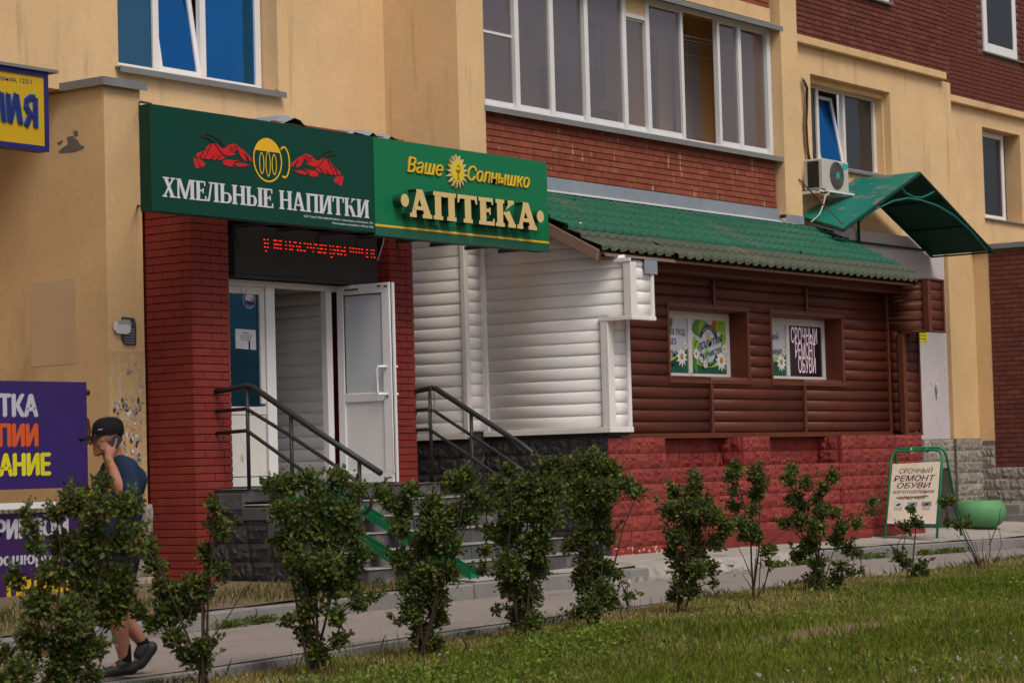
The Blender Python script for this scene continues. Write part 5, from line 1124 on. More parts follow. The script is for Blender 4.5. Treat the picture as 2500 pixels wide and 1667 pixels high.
# right wing wall ------------------------------------------------------------
wr_ = empty('wing_wall', Vector((XAR, 14.9, 1.7))-an_.location); wr_.parent = an_
B('wing_core', M['dark_wall'], wr_, (XAR+0.03, 29.62, YWL+0.03, 16.3, 0.4, 3.75), (XAR+0.03, 29.60, YWU+0.03, YWL+0.03, 3.11, 3.74))
for k in range(15):
    z0, z1 = ZB0+k*PH-0.01, ZB0+(k+1)*PH-0.01; up = z0 > 3.06
    if z1 > 3.76: break
    plank(wr_, M['brownworn'] if up else M['brownwood'], 'y', XAR, (YWU if up else YWL)+0.05, YF-0.02, z0, z1)
    if up: plank(wr_, M['brownwood'], 'x', YWU, XAR+0.06, 29.65, z0, z1)
    else: plank(wr_, M['brownwood'], 'x', YWL, XAR+0.06, 29.66, z0, z1)
for bx in ((XAR-0.04, XAR+0.06, YWL-0.035, YWL+0.05, ZB0-0.02, 3.08), (29.66, 29.70, YWL-0.035, YWL+0.04, ZB0-0.02, 3.08), (XAR-0.04, XAR+0.06, YWU-0.035, YWU+0.05, 3.08, 3.75), (29.65, 29.69, YWU-0.035, YWU+0.04, 3.08, 3.77), (XAR-0.04, 29.69, YWU-0.04, YWU+0.03, 3.055, 3.08), (XAR-0.04, XAR+0.03, YWU+0.03, YWL+0.05, 3.055, 3.08), (XAR-0.04, 29.7, YWL-0.04, YWL+0.02, ZB0-0.06, ZB0-0.02), (XAR-0.04, 29.69, YWU-0.04, YWL+0.1, 3.752, 3.775)):
    t_ = MB(); t_.box(*bx); t_.build('corner_trim', M['browntrim'], wr_, bevel=0.004)
# plinth ------------------------------------------------------------------------
pl_ = empty('red_plinth', Vector((25, YF, 0.4))-an_.location); pl_.parent = an_
rs = stone_meshes(M['redstone'], 8); rw = stone_meshes(M['redstone_worn'], 4); bs = stone_meshes(M['blackstone'], 8)
ZP1 = 1.70; SH = 0.173; zrow0 = ZP1-SH*8
def rx(px, y): return W(px, 1100, y=y).x
zA0, zA1 = rx(1490, YFS), rx(1629, YFS); zM0, zM1 = rx(1815, YFS+0.02), rx(1881, YFS+0.02); zR0 = rx(2058, YFS-0.02)
B('plinth_core', M['joint_red'], pl_, (XA+0.02, 29.62, YFS+0.045, YF+0.5, 0.1, ZP1-SH*2), (XA+0.02, 29.62, YF+0.125, YF+0.5, ZP1-SH*2, ZP1), (XA+0.02, zA1, YFS+0.045, YF+0.12, ZP1-SH*2, ZP1), (zM0, zM1, YFS+0.045, YF+0.12, ZP1-SH*2, ZP1), (zR0, 29.62, YFS+0.02, YF+0.12, 0.1, ZP1))
stone_face(pl_, rs, 'y', zM0, YFS+0.045, YF+0.12, ZP1-SH*2, 2); stone_face(pl_, rs, 'y', zR0, YFS+0.06, YF+0.12, ZP1-SH*2, 2)
stone_face(pl_, rs, 'x', YFS+0.04, XA+0.01, zR0, zrow0, 6, worn=rw)
ptop = lambda a_, b_: stone_face(pl_, rs, 'x', YFS+0.04, a_, b_, ZP1-SH*2, 2)
ptop(XA+0.01, zA1); ptop(zM0, zM1)
stone_face(pl_, rs, 'x', YF+0.115, zA1, zM0, ZP1-SH*2, 2); stone_face(pl_, rs, 'x', YF+0.115, zM1, zR0, ZP1-SH*2, 2)
stone_face(pl_, rs, 'x', YFS+0.01, zR0, 29.64, zrow0, 8); stone_face(pl_, rs, 'y', zR0+0.0, YFS+0.0, YFS+0.06, zrow0, 6)
x0b, x1b = rx(1740, 14.55), W(2130, 1270, y=14.55).x
B('base_slab', M['redbase'], pl_, (x0b, 27.4, 14.6, YFS+0.05, 0.2, 0.60), (27.4, 27.9, 14.68, YFS+0.05, 0.2, 0.44), bevel=0.01)
bp = empty('black_plinth', Vector((XA, 15.8, 0.4))-an_.location); bp.parent = an_
B('plinth_core', M['joint_dark'], bp, (XA+0.025, XA+0.3, YFS+0.05, 17.2, 0.1, 1.72), (xst+0.03, XA+0.03, ysd+0.04, 17.8, 0.1, 1.70))
stone_face(bp, bs, 'y', XA+0.02, YFS+0.03, ysd+0.02, 1.715-SH*9, 9); stone_face(bp, bs, 'x', ysd+0.03, xst+0.02, XA, 1.715-SH*9, 9); stone_face(bp, bs, 'y', xst+0.02, ysd+0.04, 17.6, 1.70-SH*9, 9)
# roof ------------------------------------------------------------------------------
rf = empty('roof', Vector((25.5, 15.4, 4.2))-an_.location); rf.parent = an_
RX0, RX1_, RYT, RZT, RYE, RZE = 21.72, 29.62, YB-0.005, 4.585, 14.55, 3.735
courses = [(i, i+1) for i in range(7)]; per_ = 0.185
def course(t0, t1, x0, x1, mt, lift, tjog=0.0, name='tile_course'):
    m = MB(); nx = int((x1-x0)/per_*8); rows_ = [0.0, 0.02, 0.5, 0.96, 1.0, 1.0]; V = []
    for ri, u in enumerate(rows_):
        line_ = []
        for k in range(nx+1):
            x_ = x0+(x1-x0)*k/nx; ph = x_/per_*2*math.pi
            wv = max(0.0, math.sin(ph))**0.8*0.024 if math.sin(ph) > 0 else -0.004*abs(math.sin(ph))
            t = t0+(t1-t0)*u
            y_ = RYT+(RYE-RYT)*t; z_ = RZT+(RZE-RZT)*t + lift
            scal = 0.35 + 0.65*u
            y_ -= 0.02*max(0, math.sin(ph))*(u > 0.9)
            zz = z_+wv+0.050*scal - (0.046 if ri == 5 else 0.0)
            line_.append((x_, y_, zz))
        V.append(line_)
    b0 = 0
    for l in V: m.v += l
    for ri in range(len(V)-1):
        for k in range(nx):
            a_ = ri*(nx+1)+k; m.f.append((a_, a_+1, a_+nx+2, a_+nx+1)); m.m.append(0)
    me = bpy.data.meshes.new(name); o_ = origin_of(rf); me.from_pydata([(v[0]-o_.x, v[1]-o_.y, v[2]-o_.z) for v in m.v], [], m.f); me.materials.append(mt)
    me.polygons.foreach_set('use_smooth', [ri < (len(V)-2)*nx for ri in range(len(m.f))]); link(name, me, rf)
tg = [0.0, 0.105, 0.25, 0.40, 0.55, 0.70]
for k in range(5):
    a_, b_ = tg[k], tg[k+1]
    cutx = [RX0, 23.3+0.9*k, 26.0+0.5*k, RX1_ - 0.0]
    for q in range(3): course(a_+(0.012 if q % 2 else 0), b_+(0.012 if q % 2 else 0), cutx[q], cutx[q+1], M['tile_green'], 0.0+0.002*k)
course(0.66, 0.80, RX0-0.0, RX0+1.55, M['tile_old'], -0.020); course(0.80, 0.965, RX0+0.02, RX0+1.5, M['tile_old'], -0.02)
course(0.68, 0.84, RX0+1.5, RX1_+0.02, M['tile_old'], -0.008); course(0.84, 1.0, RX0+1.5, RX1_+0.25, M['tile_old'], -0.006)
m = MB(); m.hexa([(RX0, RYT, RZT-0.03), (RX1_, RYT, RZT-0.03), (RX1_, RYE+0.06, RZE-0.03), (RX0+0.1, RYE+0.06, RZE-0.03)], [(RX0, RYT, RZT-0.05), (RX1_, RYT, RZT-0.05), (RX1_, RYE+0.06, RZE-0.055), (RX0+0.1, RYE+0.06, RZE-0.055)]); m.build('sheathing', M['barge'], rf)
m = MB(); m.hexa([(RX0-0.03, RYT, RZT-0.16), (RX0+0.01, RYT, RZT-0.16), (RX0+0.01, RYE+0.10, RZE-0.10), (RX0-0.03, RYE+0.10, RZE-0.10)], [(RX0-0.03, RYT, RZT-0.02), (RX0+0.01, RYT, RZT-0.02), (RX0+0.01, RYE+0.08, RZE+0.01), (RX0-0.03, RYE+0.08, RZE+0.01)]); m.build('barge_board', M['barge'], rf)
B('wall_flashing', M['zinc'], rf, (RX0, BX1+0.05, YB-0.012, YB-0.008, RZT+0.06, RZT+0.21), (BX1+0.02, QX1, YB-0.135, YB-0.13, RZT+0.02, RZT+0.13))
m = MB(); m.hexa([(RX0, YB-0.012, RZT+0.06), (BX1+0.05, YB-0.012, RZT+0.06), (BX1+0.05, YB-0.006, RZT+0.06), (RX0, YB-0.006, RZT+0.06)], [(RX0, YB-0.08, RZT+0.025), (BX1+0.05, YB-0.08, RZT+0.025), (BX1+0.05, YB-0.078, RZT+0.02), (RX0, YB-0.078, RZT+0.02)]); m.build('flashing_lip', M['zinc_light'], rf)

# ================================================================== STAIRS
stt = empty('stairs', (18.5, 15, 0.3), 'worn dark tiled steps with pink paint stains leading up to the red porch', 'stairs')
XS0, XS1 = 17.02, 20.55
ns = 5; yf = 15.60; rise = (ZPL-0.36)/6
B('landing', M['slab'], stt, (XS0, 20.05, yf, YP+0.0, ZPL-0.13, ZPL-0.004), (XS0+0.02, 20.6, yf+0.05, YP+0.2, 0.3, ZPL-0.135), bevel=0.01)
B('landing_tile', M['slab_edge'], stt, (XS0-0.02, 20.08, yf-0.02, YP-0.002, ZPL-0.003, ZPL+0.0), bevel=0.0)
for k in range(ns):
    zt_ = ZPL-rise*(k+1); ya, yb2 = yf-0.30*(k+1), yf-0.30*k
    zl = 0.28 if k == ns-1 else zt_-rise
    nxs = 9; wds = (XS1-XS0)/nxs
    for q in range(nxs):
        xx0, xx1 = XS0+q*wds, XS0+(q+1)*wds
        B('riser_tile', M['slab'], stt, (xx0+0.003, xx1-0.003, ya+random.uniform(0, .004), ya+0.03, zl-0.02, zt_-0.012), bevel=0.003)
    B('tread', M['slab_edge'], stt, (XS0-0.01, XS1, ya-0.012, yb2+0.03, zt_-0.011, zt_+0.0015), bevel=0.004)
    B('tread_block', M['slab'], stt, (XS0+0.01, XS1-0.01, ya+0.032, yb2+0.02, 0.25, zt_-0.012))
ss = empty('side_stones', Vector((XS0, 14.8, 0.3))-stt.location); ss.parent = stt
for r in range(6):
    z0_ = ZPL-0.17-SH*(r+1)+0.0
    y_lo = 14.15
    zc = z0_+SH
    for k in range(ns+1):
        if zc <= ZPL-rise*k-0.13+0.02: y_lo = yf-0.3*k
    stone_face(ss, bs, 'y', XS0-0.0, max(y_lo, 14.12), YP-0.01, z0_, 1)
B('side_slab', M['slab'], ss, (XS0-0.035, XS0+0.0, yf+0.0, yf+0.34, ZPL-0.20, ZPL-0.04), (XS0-0.03, XS0, yf-0.3, yf+0.02, ZPL-0.30, ZPL-0.18), (XS0-0.03, XS0, yf-0.62, yf-0.3, ZPL-0.47, ZPL-0.32), (XS0-0.03, XS0, yf-0.92, yf-0.62, ZPL-0.62, ZPL-0.47), (XS0-0.03, XS0, yf-1.22, yf-0.92, ZPL-0.78, ZPL-0.62), bevel=0.006)
# pram ramps
def ramp(xc, lab, x_end):
    r_ = empty('pram_ramp', (xc, 14.7, 0.4), lab, 'ramp', 'green pram ramps laid on the steps')
    a0 = Vector((xc, yf+0.10, ZPL+0.06)); a1 = Vector((x_end, 13.75, 0.375)); n_ = (a1-a0)
    def strip(dx0, dx1, h0, h1, nm):
        m = MB(); m.hexa([(a0.x+dx0, a0.y, a0.z+h0), (a0.x+dx1, a0.y, a0.z+h0), (a1.x+dx1, a1.y, a1.z+h0), (a1.x+dx0, a1.y, a1.z+h0)], [(a0.x+dx0, a0.y, a0.z+h1), (a0.x+dx1, a0.y, a0.z+h1), (a1.x+dx1, a1.y, a1.z+h1), (a1.x+dx0, a1.y, a1.z+h1)]); m.build(nm, M['ramp'], r_)
    strip(-0.06, 0.06, 0.0, 0.008, 'channel_floor'); strip(-0.067, -0.06, -0.015, 0.065, 'channel_flange'); strip(0.06, 0.067, -0.015, 0.065, 'channel_flange')
    for t in (0.35, 0.62):
        p = a0.lerp(a1, t); B('support', M['ramp'], r_, (p.x-0.1, p.x-0.085, p.y-0.02, p.y+0.02, p.z-0.22, p.z), (p.x-0.11, p.x+0.11, p.y-0.03, p.y-0.02, p.z-0.05, p.z-0.002))
ramp(17.40, 'green metal pram ramp on the steps, next to the left handrail', 17.46); ramp(18.05, 'green metal pram ramp on the steps, the one further from the left handrail', 18.16)
# handrails
def rail(XR_, pts_top, pts_mid, pts_low, posts, extra, label, name='handrail'):
    h = empty(name, (XR_, 15.5, ZPL), label, 'handrail', 'dark steel handrails beside the stairs')
    P3 = lambda L_: [W(a_, b_, x=XR_) for a_, b_ in L_]
    m = MB(); m.tube(P3(pts_top), 0.029, 12); m.build('top_rail', M['rail'], h, smooth=True)
    for L_ in (pts_mid, pts_low):
        m = MB(); m.tube(P3(L_), 0.018, 10); m.build('lower_rail', M['rail'], h, smooth=True)
    for (a_, b_, z_) in posts:
        p = W(a_, b_, x=XR_); m = MB(); m.tube([(XR_, p.y, z_), (XR_, p.y, p.z)], 0.019, 10); m.build('post', M['rail'], h, smooth=True)
    for L_, r_ in extra:
        m = MB(); m.tube(P3(L_), r_, 10); m.build('loop', M['rail'], h, smooth=True)
    for (a_, b_) in (pts_top[0], pts_mid[0], pts_low[0]):
        p = W(a_, b_, x=XR_); m = MB(); m.tube([(XR_, p.y-0.01, p.z-0.04), (XR_, p.y+0.02, p.z-0.035), (XR_, YP-0.004, p.z-0.03)], 0.02, 8); m.build('wall_bracket', M['rail'], h)
    return h
cxq, cyq = 880, 1225
loop_pts = [(877+30*math.sin(t), 1224-32*math.cos(t)) for t in np.linspace(0.1, math.pi-0.1, 12)]
rail(17.05, [(513, 957), (560, 950), (603, 941), (618, 945), (760, 1044), (930, 1155)], [(519, 1004), (602, 998), (606, 1000), (710, 1064), (800, 1124), (877, 1178), (882, 1194)], [(520, 1058), (602, 1051), (606, 1053), (710, 1128), (800, 1192), (850, 1228), (880, 1256)], [(603, 945, ZPL), (710, 1010, ZPL-0.35), (877, 1122, 0.36)], [(loop_pts, 0.018)], 'dark steel handrail left of the steps, ending in a loop')
h2 = rail(20.15, [(965, 962), (1010, 956), (1053, 947), (1063, 948), (1180, 1024), (1270, 1082), (1345, 1140)], [(968, 1004), (1045, 999), (1060, 1003), (1150, 1062), (1230, 1115), (1345, 1195)], [(968, 1052), (1045, 1048), (1052, 1050), (1150, 1116), (1240, 1178), (1340, 1250)], [(1049, 950, ZPL), (1150, 1008, ZPL-0.5), (1313, 1112, 0.37)], [], 'dark steel handrail right of the steps, wrapped with a thin chain')
def chain(pts, par):
    m = MB()
    for i in range(len(pts)-1):
        a_, b_ = Vector(pts[i]), Vector(pts[i+1]); n_ = max(1, int((b_-a_).length/0.026))
        for k in range(n_):
            c = a_.lerp(b_, (k+0.5)/n_); t = (b_-a_).normalized(); s_ = t.cross(Vector((1, 0, 0)) if k % 2 else Vector((0.7, 0.7, 0))).normalized()
            m.tube([c+t*0.015*math.cos(q)+s_*0.008*math.sin(q) for q in np.linspace(0, 6.2832, 7)], 0.0028, 4, caps=False)
    m.build('chain', M['chain'], par)
chain([W(a_, b_, x=20.11) for a_, b_ in ((1052, 945), (1049, 975), (1046, 1010), (1046, 1035), (1043, 1058))], h2); chain([W(a_, b_, x=20.20) for a_, b_ in ((1058, 948), (1061, 975), (1060, 992))], h2); chain([W(a_, b_, x=20.10) for a_, b_ in ((1057, 1000), (1058, 1010), (1064, 1018))], h2)

# ================================================================== CANOPY
YCb = YW-0.10; YCf = 15.50
cn = empty('entrance_canopy', (31.5, 16, 4.5), 'green metal gable canopy with arched tube truss over the far entrance', 'canopy')
LB, PB, RB = W(1956, 527, y=YCb), W(2087, 437, y=YCb), W(2275, 622, y=YCb)
LF, PF, RF = W(2058, 558, y=YCf), W(2246, 419, y=YCf), W(2424, 610, y=YCf)
def slab_(m, a_, b_, c_, d_, t=0.012):
    m.hexa([a_, b_, c_, d_], [Vector(q)-Vector((0, 0, t)) for q in (a_, b_, c_, d_)])
for nm, q in (('left_sheet', (LB, PB, PF, LF)), ('right_sheet', (PB, RB, RF, PF))):
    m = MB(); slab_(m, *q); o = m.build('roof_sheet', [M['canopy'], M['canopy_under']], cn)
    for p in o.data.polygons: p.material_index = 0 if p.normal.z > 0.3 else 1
m = MB()
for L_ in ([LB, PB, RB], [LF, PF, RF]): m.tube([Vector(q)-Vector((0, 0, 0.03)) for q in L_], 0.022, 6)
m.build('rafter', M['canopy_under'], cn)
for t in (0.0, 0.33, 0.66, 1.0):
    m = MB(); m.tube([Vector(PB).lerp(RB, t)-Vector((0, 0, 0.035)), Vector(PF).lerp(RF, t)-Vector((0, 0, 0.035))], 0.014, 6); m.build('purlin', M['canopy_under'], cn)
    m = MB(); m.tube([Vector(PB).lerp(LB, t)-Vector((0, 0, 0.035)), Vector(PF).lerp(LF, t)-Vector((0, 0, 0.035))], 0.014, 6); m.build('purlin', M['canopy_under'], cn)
for L_ in ([(2100, 540), (2140, 510), (2180, 491), (2215, 484), (2245, 488), (2290, 503), (2330, 527), (2370, 563), (2412, 613)], [(2198, 454), (2212, 472), (2232, 482), (2252, 482), (2268, 475), (2282, 467)]):
    m = MB(); m.tube([W(a_, b_, y=YCf+0.01) for a_, b_ in L_], 0.014, 7); m.build('arch_tube', M['canopy_tube'], cn, smooth=True)
m = MB(); p = W(2095, 523, y=YCb); m.tube([p, (p.x, YCb, p.z-0.45)], 0.022, 6); m.tube([(30.4, YCb-0.02, W(2040, 585, y=YCb).z), (RB.x, YCb-0.02, W(2260, 612, y=YCb).z)], 0.018, 6); m.build('tie_bar', M['canopy_under'], cn)
m = MB(); m.tube([W(1951, 438, y=YB-0.13), W(2000, 490, y=16.0), W(2058, 548, y=YCf+0.02)], 0.009, 6); m.build('tie_rod', M['rust'], cn)

# ================================================================== AIR CONDITIONER
YAC = 16.10
ac = empty('air_conditioner', (29.7, YAC, 5.1), 'white outdoor air conditioning unit with round black fan grille under the window', 'air conditioner')
ax0 = W(2009, 430, y=YAC).x; ax1_ = W(2072, 430, y=YAC).x; cz0, cz1 = W(2040, 466, y=YAC).z, W(2040, 392, y=YAC).z
B('case', M['acwhite'], ac, (ax0, ax1_, YAC, YAC+0.30, cz0, cz1), bevel=0.012)
B('side_vent', M['acdark'], ac, (ax0-0.004, ax0-0.0005, YAC+0.06, YAC+0.24, cz0+0.03, cz1-0.03))
cxx, czz, rr = ax0+0.40, (cz0+cz1)/2, (cz1-cz0)*0.46
m = MB(); m.prism([(cxx+rr*math.cos(t), czz+rr*math.sin(t)) for t in np.linspace(0, 6.2832, 33)[:-1]], faceY(YAC), 0.004, 0.0008); m.build('fan_opening', M['acdark'], ac)
m = MB()
for k in range(1, 6): m.tube([(cxx+rr*k/5.3*math.cos(t), YAC-0.014, czz+rr*k/5.3*math.sin(t)) for t in np.linspace(0, 6.2832, 25)], 0.0035, 4, caps=False)
for k in range(14): t = k*6.2832/14; m.tube([(cxx+rr*0.15*math.cos(t), YAC-0.014, czz+rr*0.15*math.sin(t)), (cxx+rr*math.cos(t+0.35), YAC-0.012, czz+rr*math.sin(t+0.35))], 0.0035, 4)
m.build('fan_grille', M['board_grey'], ac)
m = MB(); m.prism([(cxx+0.045*math.cos(t), czz+0.045*math.sin(t)) for t in np.linspace(0, 6.2832, 17)[:-1]], faceY(YAC), 0.022, 0.016); m.build('fan_hub', M['teal'], ac)
m = MB(); m.prism([(ax1_-0.18, cz1-0.03), (ax1_-0.02, cz1-0.03), (ax1_-0.02, cz1-0.09), (ax1_-0.18, cz1-0.13)], faceY(YAC), 0.003, 0.0008); m.build('badge', M['teal'], ac)
B('bracket', M['alu'], ac, (ax0-0.10, ax0-0.06, YAC+0.02, YW, cz0-0.06, cz0-0.02), (ax0-0.10, ax0-0.06, YW-0.04, YW, cz0-0.06, cz0+0.32), (ax0+0.06, ax1_+0.1, YAC-0.03, YAC+0.01, cz0-0.035, cz0-0.005), (ax1_-0.15, ax1_-0.11, YAC, YW, cz0-0.06, cz0-0.02), (ax0-0.10, ax0+0.1, YAC+0.02, YAC+0.06, cz0-0.035, cz0-0.012))
m = MB(); m.tube([W(a_, b_, y=YW-0.05) for a_, b_ in ((1961, 195), (1970, 215), (1970, 260), (1968, 300), (1970, 340), (1973, 375), (1982, 415))], 0.020, 7); m.build('hose', M['gasket'], ac, smooth=True)
m = MB(); m.tube([W(a_, b_, y=YW-0.04) for a_, b_ in ((1959, 190), (1963, 225), (1966, 265), (1964, 310), (1968, 360), (1976, 405))], 0.012, 7); m.build('pipe', M['barge'], ac, smooth=True)
m = MB(); m.tube([W(a_, b_, y=YAC-0.02) for a_, b_ in ((2030, 466), (2015, 478), (2010, 500), (2000, 525), (1980, 542))], 0.010, 6); m.build('drain_pipe', M['acwhite'], ac, smooth=True)

# ================================================================== A-FRAME BOARD
fa, fb = W(2161, 1320, d=31.0), W(2276, 1318, d=31.2); ta, tb = W(2196, 1112, d=31.25), W(2300, 1109, d=31.45)
af = empty('pavement_sign', ((fa.x+fb.x)/2, (fa.y+fb.y)/2, fa.z), 'folding green tube pavement sign with cream shoe repair poster', 'sign')
gz = float(zback(fa.x, fa.y)+0.012)
def atz(p, z): return Vector((p.x, p.y, z))
fa, fb = atz(fa, gz), atz(fb, gz); ztp = gz+1.14
rh_ = Vector((RT.x, RT.y, 0)).normalized(); fh_ = Vector((FW.x, FW.y, 0)).normalized(); a30 = math.radians(30)
wv_ = rh_*math.cos(a30)-fh_*math.sin(a30); dep = rh_*math.sin(a30)+fh_*math.cos(a30); wdt = 0.70; fb = fa+wv_*wdt
top0 = fa+dep*0.36+Vector((0, 0, 1.14)); lean = (top0-fa)
def tubeframe(base, ln, nm):
    """inverted U of tube: base point, vector up to the top"""
    pts = [base]; n1 = base+ln
    for t in np.linspace(0, math.pi/2, 6): pts.append(base+ln*(0.88+0.12*math.sin(t))+wv_*(0.09*(1-math.cos(t))))
    for t in np.linspace(math.pi/2, 0, 6): pts.append(base+ln*(0.88+0.12*math.sin(t))+wv_*(wdt-0.09*(1-math.cos(t))))
    pts.append(base+wv_*wdt); m = MB(); m.tube(pts, 0.017, 9); return m.build(nm, M['green_tube'], af, smooth=True)
tubeframe(fa, Vector((dep.x*0.34, dep.y*0.34, 1.12)), 'front_frame'); 
fa2 = fa+dep*0.92; tubeframe(fa2, Vector((-dep.x*0.50, -dep.y*0.50, 1.15)), 'rear_frame')
ln = Vector((dep.x*0.34, dep.y*0.34, 1.12))
nn = wv_.cross(ln).normalized()
if nn.dot(FW) > 0: nn = -nn
def fnA(a_, b_, d): return fa+wv_*a_+ln*b_+nn*(0.018+d)
m = MB(); m.prism([(0.02, 0.18), (wdt-0.02, 0.17), (wdt-0.015, 0.86), (0.035, 0.845)], fnA, 0.003, 0.0); m.build('poster', M['banner'], af)
m = MB(); m.prism([(0.02, 0.165), (wdt-0.02, 0.155), (wdt-0.02, 0.172), (0.02, 0.182)], fnA, 0.005, 0.0); m.build('poster_hem', M['paper'], af)
ln2 = Vector((-dep.x*0.50, -dep.y*0.50, 1.15))
def fnB(a_, b_, d): return fa2+wv_*a_+ln2*b_+dep*d
m = MB(); m.prism([(0.02, 0.10), (wdt-0.02, 0.10), (wdt-0.02, 0.76), (0.02, 0.76)], fnB, 0.004, -0.004); m.build('rear_board', M['board_grey'], af)
for hb_ in (0.10, 0.76): m = MB(); m.tube([fnB(0, hb_, 0), fnB(wdt, hb_, 0)], 0.012, 6); m.build('cross_tube', M['green_tube'], af)
GT = mat('poster_green_ink', (0.01, 0.07, 0.045), 0.6); NV = mat('poster_navy_ink', (0.012, 0.010, 0.05), 0.6)
def at_(t, xc, b_, h, wd, mt, sh=0.25, bold=0.01): txt(t, xc, b_, h, mt, af, fnA, width=wd, align='c', shear=sh, bold=bold, d0=0.0034)
at_('СРОЧНЫЙ', wdt*0.52, 0.735, 0.056, 0.46, GT); at_('РЕМОНТ', wdt*0.50, 0.645, 0.064, 0.56, NV, bold=0.03); at_('ОБУВИ', wdt*0.50, 0.565, 0.062, 0.46, NV, bold=0.03)
at_('изготовление', wdt*0.50, 0.505, 0.045, 0.56, GT, bold=0.02); at_('ключей', wdt*0.48, 0.435, 0.05, 0.36, NV)
m = MB(); m.prism([(0.12, 0.448), (0.56, 0.462), (0.55, 0.478), (0.26, 0.466), (0.12, 0.462)], fnA, 0.0058, 0.0052); m.build('strike_through', M['barge'], af)
for k, c_ in enumerate((GP, M['zinc'], M['board_grey'])):
    x0_ = 0.09+k*0.19; m = MB(); m.prism([(x0_, 0.355), (x0_+0.135, 0.357), (x0_+0.135, 0.408), (x0_, 0.406)], fnA, 0.0040, 0.0034); m.build('picture', c_, af)
    m = MB(); m.prism([(x0_+0.03, 0.362), (x0_+0.09, 0.370), (x0_+0.10, 0.395), (x0_+0.05, 0.385)], fnA, 0.0046, 0.0041); m.build('picture_detail', M['ink_black'], af)
    at_(('для систем', 'заточка', 'ремонт')[k], x0_+0.065, 0.335, 0.014, 0.11, M['ink_black']); at_(('домофонов', 'инструмента', 'молний')[k], x0_+0.065, 0.315, 0.014, 0.11, M['ink_black'])
for t in (0.38, 0.68):
    m = MB(); p = fa+wv_*(wdt*t)+Vector((dep.x*0.35, dep.y*0.35, 1.12)); m.tube([p+Vector((0, 0, 0.03)), p+dep*0.02+Vector((0.01, 0, -0.02)), p+Vector((0, 0, -0.03)), p-dep*0.02, p+Vector((0, 0, 0.02))], 0.010, 5); m.build('tie_rag', M['barge'] if t > 0.5 else M['paper'], af)

# ================================================================== PLANTER
pc = W(2395, 1305, y=14.75); gz = float(zback(pc.x, 14.75))+0.01
pt_ = empty('flower_bowl', (pc.x, 14.75, gz), 'pale green rounded concrete flower bowl with cracked paint behind the pavement sign', 'planter')
m = MB(); prof = [(0.02, 0.0), (0.22, 0.005), (0.33, 0.06), (0.40, 0.15), (0.42, 0.24), (0.40, 0.33), (0.35, 0.405), (0.335, 0.415), (0.32, 0.41), (0.30, 0.35), (0.0, 0.34)]; ns_ = 36
for r_, z_ in prof:
    for k in range(ns_): t = 2*math.pi*k/ns_; m.v.append((r_*math.cos(t)*0.92, r_*math.sin(t)*0.85, z_*0.95))
for i in range(len(prof)-1):
    for k in range(ns_): k2 = (k+1) % ns_; m.f.append((i*ns_+k, i*ns_+k2, (i+1)*ns_+k2, (i+1)*ns_+k)); m.m.append(0)
o = m.build('bowl', M['planter'], pt_, smooth=True, local=True)
m = MB()
for k in range(26):
    t = random.random()*6.28; r_ = random.random()*0.26; h_ = random.uniform(0.05, 0.13)
    b = Vector((r_*math.cos(t), r_*math.sin(t), 0.34)); e = b+Vector((random.uniform(-.05, .05), random.uniform(-.05, .05), h_)); s_ = 0.012
    m.poly([b, b+Vector((s_, 0, 0)), e]); m.poly([e-Vector((0.02, 0, 0)), e+Vector((0.0, 0.01, 0.03)), e+Vector((0.025, 0, 0))])
LEAFMAT = []
m.build('seedlings', M['ramp'] if False else mat('seedling', (0.05, 0.10, 0.02), 0.8), pt_, local=True, kind='stuff')
# yellow notice on the doorway, small flyer
q = W(2255, 819, y=YW-0.07); nb = empty('yellow_notice', q, 'small yellow printed notice on lavender doorway beside brown annex wing', 'notice')
B('sheet', M['print_yellow'], nb, (q.x-0.25, q.x+0.12, YW-0.066, YW-0.062, q.z-0.09, q.z+0.09)); 
for k in range(3): txt('не загораживать', q.x-0.05, q.z+0.04-k*0.05, 0.022, M['ink_black'], nb, faceY(YW-0.066), width=0.28, align='c', d0=0.0004)
q = W(2289, 950, y=YW-0.10); nb = empty('paper_flyer', q, 'small torn white flyer on the yellow corner beyond the brown annex', 'notice')
m = MB(); m.prism([(q.x-0.04, q.z+0.10), (q.x+0.04, q.z+0.09), (q.x+0.035, q.z-0.12), (q.x-0.01, q.z-0.10)], faceY(YW-0.10), 0.003, 0.001); m.build('sheet', M['paper'], nb)
for k in range(4): txt('сдам', q.x-0.03, q.z+0.05-k*0.035, 0.018, M['ink_black'], nb, faceY(YW-0.10), width=0.055, d0=0.0032)

